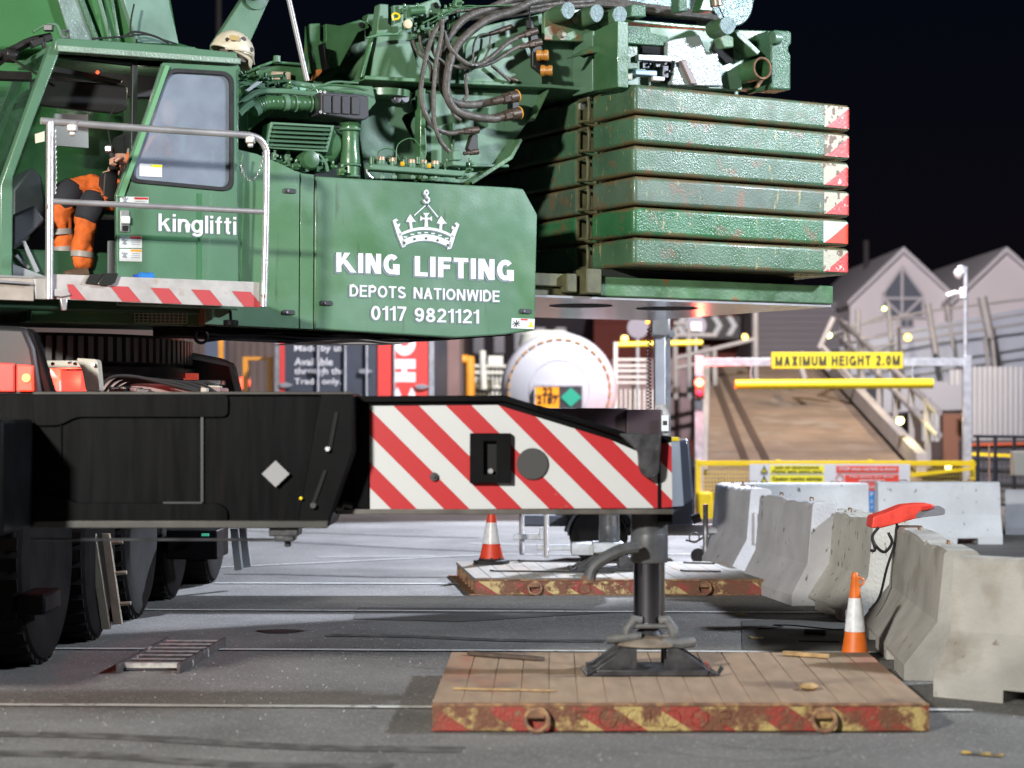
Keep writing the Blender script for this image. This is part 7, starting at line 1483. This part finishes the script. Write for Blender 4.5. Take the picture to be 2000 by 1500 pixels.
# ================================================================ THINGS LEFT ON THE CRANE
hp = PS(-1.45); c = hp(455, 104)
HT = thing('safety_helmet', 'cream climbing style safety helmet lying tilted on the cab roof corner', 'helmet', c)
hm = mat('helmet_cream', (.56, .50, .38), .4, noise=.1, nscale=20)
bm_ = bmesh.new(); bmesh.ops.create_uvsphere(bm_, u_segments=28, v_segments=18, radius=1)
R_ = Matrix.Rotation(math.radians(22), 3, -N)
for v in list(bm_.verts):
    if v.co.z < -.22: v.co.z = -.22+(v.co.z+.22)*.05
bmesh.ops.delete(bm_, geom=[f for f in bm_.faces if all(v.co.z < -.2 for v in f.verts)], context='FACES')
me = bpy.data.meshes.new('shell')
for v in bm_.verts:
    x, y, z = v.co; fl = 1.07 if z < -.05 else 1
    v.co = R_ @ (U*(x*.152*fl)+VV*(y*.12*fl)+ZV*(z*.145-.035*(abs(y) < .7 and x > .2)*(z < -.1)))
bm_.to_mesh(me); bm_.free(); me.shade_smooth(); me.materials.append(hm)
sh = bpy.data.objects.new('shell', me); col.objects.link(sh); sh.parent = HT; sh.location = (0, 0, .01); OR[sh.name] = V(c)
sd = sh.modifiers.new('s', 'SOLIDIFY'); sd.thickness = .006
g = G(); g.tube(smooth([c+U*.155-ZV*.06, c+U*.08-VV*.13-ZV*.012, c-U*.02-VV*.135-ZV*.0, c-U*.10-VV*.11+ZV*.005], 5), .007, 6); g.build('rim_band', hm, HT)
g = G(); g.lathe(c+ZV*.0+U*.01+VV*0, [(.095, -.07), (.11, -.02), (.1, .03)], ZV, 20); g.build('inner_cradle', mat('helmet_inside', (.10, .085, .07), .7), HT)
for dx, dz in ((-.075, .07), (.04, .085), (.10, .02)):
    p = c+U*dx+ZV*dz-VV*(.12*math.sqrt(max(.1, 1-(dx/.15)**2-(dz/.155)**2)))
    g = G(); g.lathe(p-VV*.002, [(.018, 0), (.016, .006)], -VV, 6); g.build('vent', mat('vent_dark', (.06, .05, .045), .6), HT)
g = G(); pq = PS(-1.575); g.ext(PS(-1.58), rpoly([(460-11, 68), (468, 70), (467, 80), (449, 78)], 3), .01, .0); g.build('badge', mat('helmet_badge', (.40, .28, .10), .5), HT, bevel=.003)
p = PS(-1.85); c = p(270, 540); q = p(298, 541)
BT = thing('water_bottle', 'small blue plastic bottle lying on the cab platform', 'bottle', (c+q)/2)
bl = glass('bottle_plastic', (.5, .75, 1), (.05, .25, .7), .1, .5)
g = G(); d = (q-c); g.lathe(c, [(.0105, -.005), (.028, .01), (.03, .03), (.026, .05), (.03, .07), (.03, d.length), (.022, d.length+.008)], d.normalized(), 18); g.build('bottle_body', bl, BT)
g = G(); g.lathe(c, [(.013, -.03), (.013, -.006), (.010, -.004)], d.normalized(), 14); g.build('cap', mat('cap_blue', (.02, .06, .4), .4), BT)
# ================================================================ PERSON in the cab
ORG = mat('hi_vis_orange', (.62, .12, .015), .8, noise=.3, nscale=12, bump=.8, bscale=22)
ctx = bpy.data.textures.new('cloth_folds', 'CLOUDS'); ctx.noise_scale = .07
KNEE = mat('grey_work_fabric', (.02, .02, .026), .85, bump=.3, bscale=30)
TAPE = mat('reflective_tape', (.30, .27, .25), .5, noise=.15, nscale=20)
SKIN = mat('skin', (.52, .28, .2), .5)
PE = thing('person', 'seated person in orange hi-vis clothing with reflective bands, inside the crane cab', 'person', L(PS(-1.2).a(280), -1.2, zf))
def skin(name, chain_, edges, m, sub=2, parent=PE, root=0):
    me = bpy.data.meshes.new(name); me.from_pydata([V(p)-OR[PE.name] for p, r in chain_], edges, []); me.materials.append(m)
    o = bpy.data.objects.new(name, me); col.objects.link(o); o.parent = parent; OR[o.name] = V(OR[PE.name])
    sk = o.modifiers.new('skin', 'SKIN'); 
    for i, (p, r) in enumerate(chain_):
        o.data.skin_vertices[0].data[i].radius = (r, r) if not isinstance(r, tuple) else r
        o.data.skin_vertices[0].data[i].use_root = (i == root)
    sk.use_smooth_shade = True
    sb = o.modifiers.new('sub', 'SUBSURF'); sb.levels = sub+1; sb.render_levels = sub+1
    dm = o.modifiers.new('folds', 'DISPLACE'); dm.texture = ctx; dm.strength = .055; dm.mid_level = .5
    return o
def B(px, py, b): return PS(b)(px, py)
hip = B(268, 392, -1.2)
body = [(hip, .15), (B(300, 335, -1.2), .14), (B(318, 288, -1.2), .155), (B(322, 265, -1.2), .085), (B(323, 250, -1.2), .055),
        (B(262, 388, -1.32), .10), (B(205, 385, -1.36), .092), (B(178, 392, -1.38), .085), (B(166, 440, -1.40), .078), (B(160, 500, -1.40), .072), (B(160, 528, -1.40), .07),
        (B(262, 382, -1.10), .10), (B(180, 366, -1.12), .095), (B(128, 375, -1.12), .088), (B(118, 430, -1.12), .08), (B(128, 510, -1.12), .07),
        (B(308, 280, -1.40), .075), (B(268, 318, -1.45), .062), (B(240, 312, -1.45), .05),
        (B(326, 280, -1.0), .075), (B(270, 325, -.97), .062), (B(228, 335, -.97), .05)]
ed = [(0, 1), (1, 2), (2, 3), (3, 4), (0, 5), (5, 6), (6, 7), (7, 8), (8, 9), (9, 10), (0, 11), (11, 12), (12, 13), (13, 14), (14, 15), (2, 16), (16, 17), (17, 18), (2, 19), (19, 20), (20, 21)]
skin('body_in_overalls', body, ed, ORG)
for i, (a, b, r) in enumerate([((186, 382, -1.38), (167, 432, -1.40), .084), ((145, 366, -1.12), (115, 400, -1.12), .096)]):
    g = G(); A_, B_ = B(*a), B(*b); g.tube(smooth([A_, A_.lerp(B_, .5)-VV*.01, B_], 4), r, 14, taper=lambda t: .9+.2*math.sin(PI*t)); g.build('knee_pad', KNEE, PE, angle=80)
for (a, b, r) in [((161, 492, -1.40), (160, 503, -1.40), .078), ((118, 448, -1.12), (119, 459, -1.12), .086), ((123, 482, -1.12), (124, 494, -1.12), .08), ((292, 300, -1.2), (290, 312, -1.2), .155), ((248, 314, -1.45), (256, 316, -1.45), .064)]:
    g = G(); g.cyl(B(*a), B(*b), r, n=18); g.build('reflective_band', TAPE, PE)
bt_ = mat('boot_leather', (.10, .06, .035), .7)
for x, y, b in ((158, 536, -1.42), (124, 532, -1.05)):
    g = G(); P = [B(x+12, y-2, b), B(x, y, b), B(x-18, y+2, b), B(x-32, y+4, b)]; g.tube(P, .05, 12, taper=lambda t: 1-.25*t); g.build('boot', bt_, PE)
# head: hair, face, ears
hc = B(322, 226, -1.2); fw = -U
bm_ = bmesh.new(); bmesh.ops.create_uvsphere(bm_, u_segments=24, v_segments=20, radius=1)
for v in bm_.verts:
    x, y, z = v.co    # x forward
    sx_ = .098*x+(.012*max(0, x)*(1 if -.5 < z < 0 else 0)); 
    if x > .8 and abs(y) < .3 and -.35 < z < .12: sx_ += .018*(1-abs(y)/.3)
    if x > .7 and -.05 < z < .25 and .2 < abs(y) < .55: sx_ -= .008
    w = .078*(1-.22*max(0, -z)); v.co = fw*sx_+VV*(y*w)+ZV*(z*.118+(-.01 if x > 0 else 0)*max(0, -z))
me = bpy.data.meshes.new('head'); bm_.to_mesh(me); bm_.free(); me.shade_smooth(); me.materials.append(SKIN)
hd = bpy.data.objects.new('head', me); col.objects.link(hd); hd.parent = PE; hd.location = hc-OR[PE.name]; OR[hd.name] = V(OR[PE.name])
g = G()
for s_ in (-1, 1):
    g.lathe(hc+VV*s_*.078-fw*.005, [(.008, -.004), (.026, 0), (.02, .012), (.006, .014)], VV*s_, 12)
g.build('ear', SKIN, hd)
g = G()
for s_ in (-1, 1): g.lathe(hc+fw*.083+VV*s_*.03+ZV*.015, [(.012, 0), (.010, .006), (.003, .008)], fw, 10)
g.build('eye', mat('eye_white', (.6, .6, .6), .3), hd); g = G(); g.tube([hc+fw*.092+VV*y-ZV*(.055-.2*y*y) for y in (-.024, -.01, 0, .01, .024)], .005, 6); g.build('mouth', mat('lips', (.4, .15, .12), .5), hd)
g = G(); g.lathe(hc-fw*.015+ZV*.02, [(.1, .0), (.101, .04), (.088, .075), (.055, .1), (.015, .108)], ZV, 24); g.build('hair', mat('short_hair', (.05, .035, .025), .8, bump=.5), hd)
for (px, py, b) in ((238, 309, -1.45), (223, 335, -.97)):
    c = B(px, py, b); g = G(); g.tube([c+U*.03, c, c+fw*.04], .034, 10, taper=lambda t: 1-.2*abs(t-.5)); 
    for q in range(4):
        s_ = c+fw*.04+VV*(-.027+.018*q); g.tube([s_, s_+fw*(.03+.004*(q in (1, 2)))-ZV*.012, s_+fw*.03-ZV*.04, s_+fw*.008-ZV*.05], .0085, 7)
    s_ = c+fw*.01-VV*.035; g.tube([s_, s_+fw*.025-VV*.015-ZV*.01, s_+fw*.05-VV*.005-ZV*.03], .010, 7)
    g.build('hand', SKIN, PE)
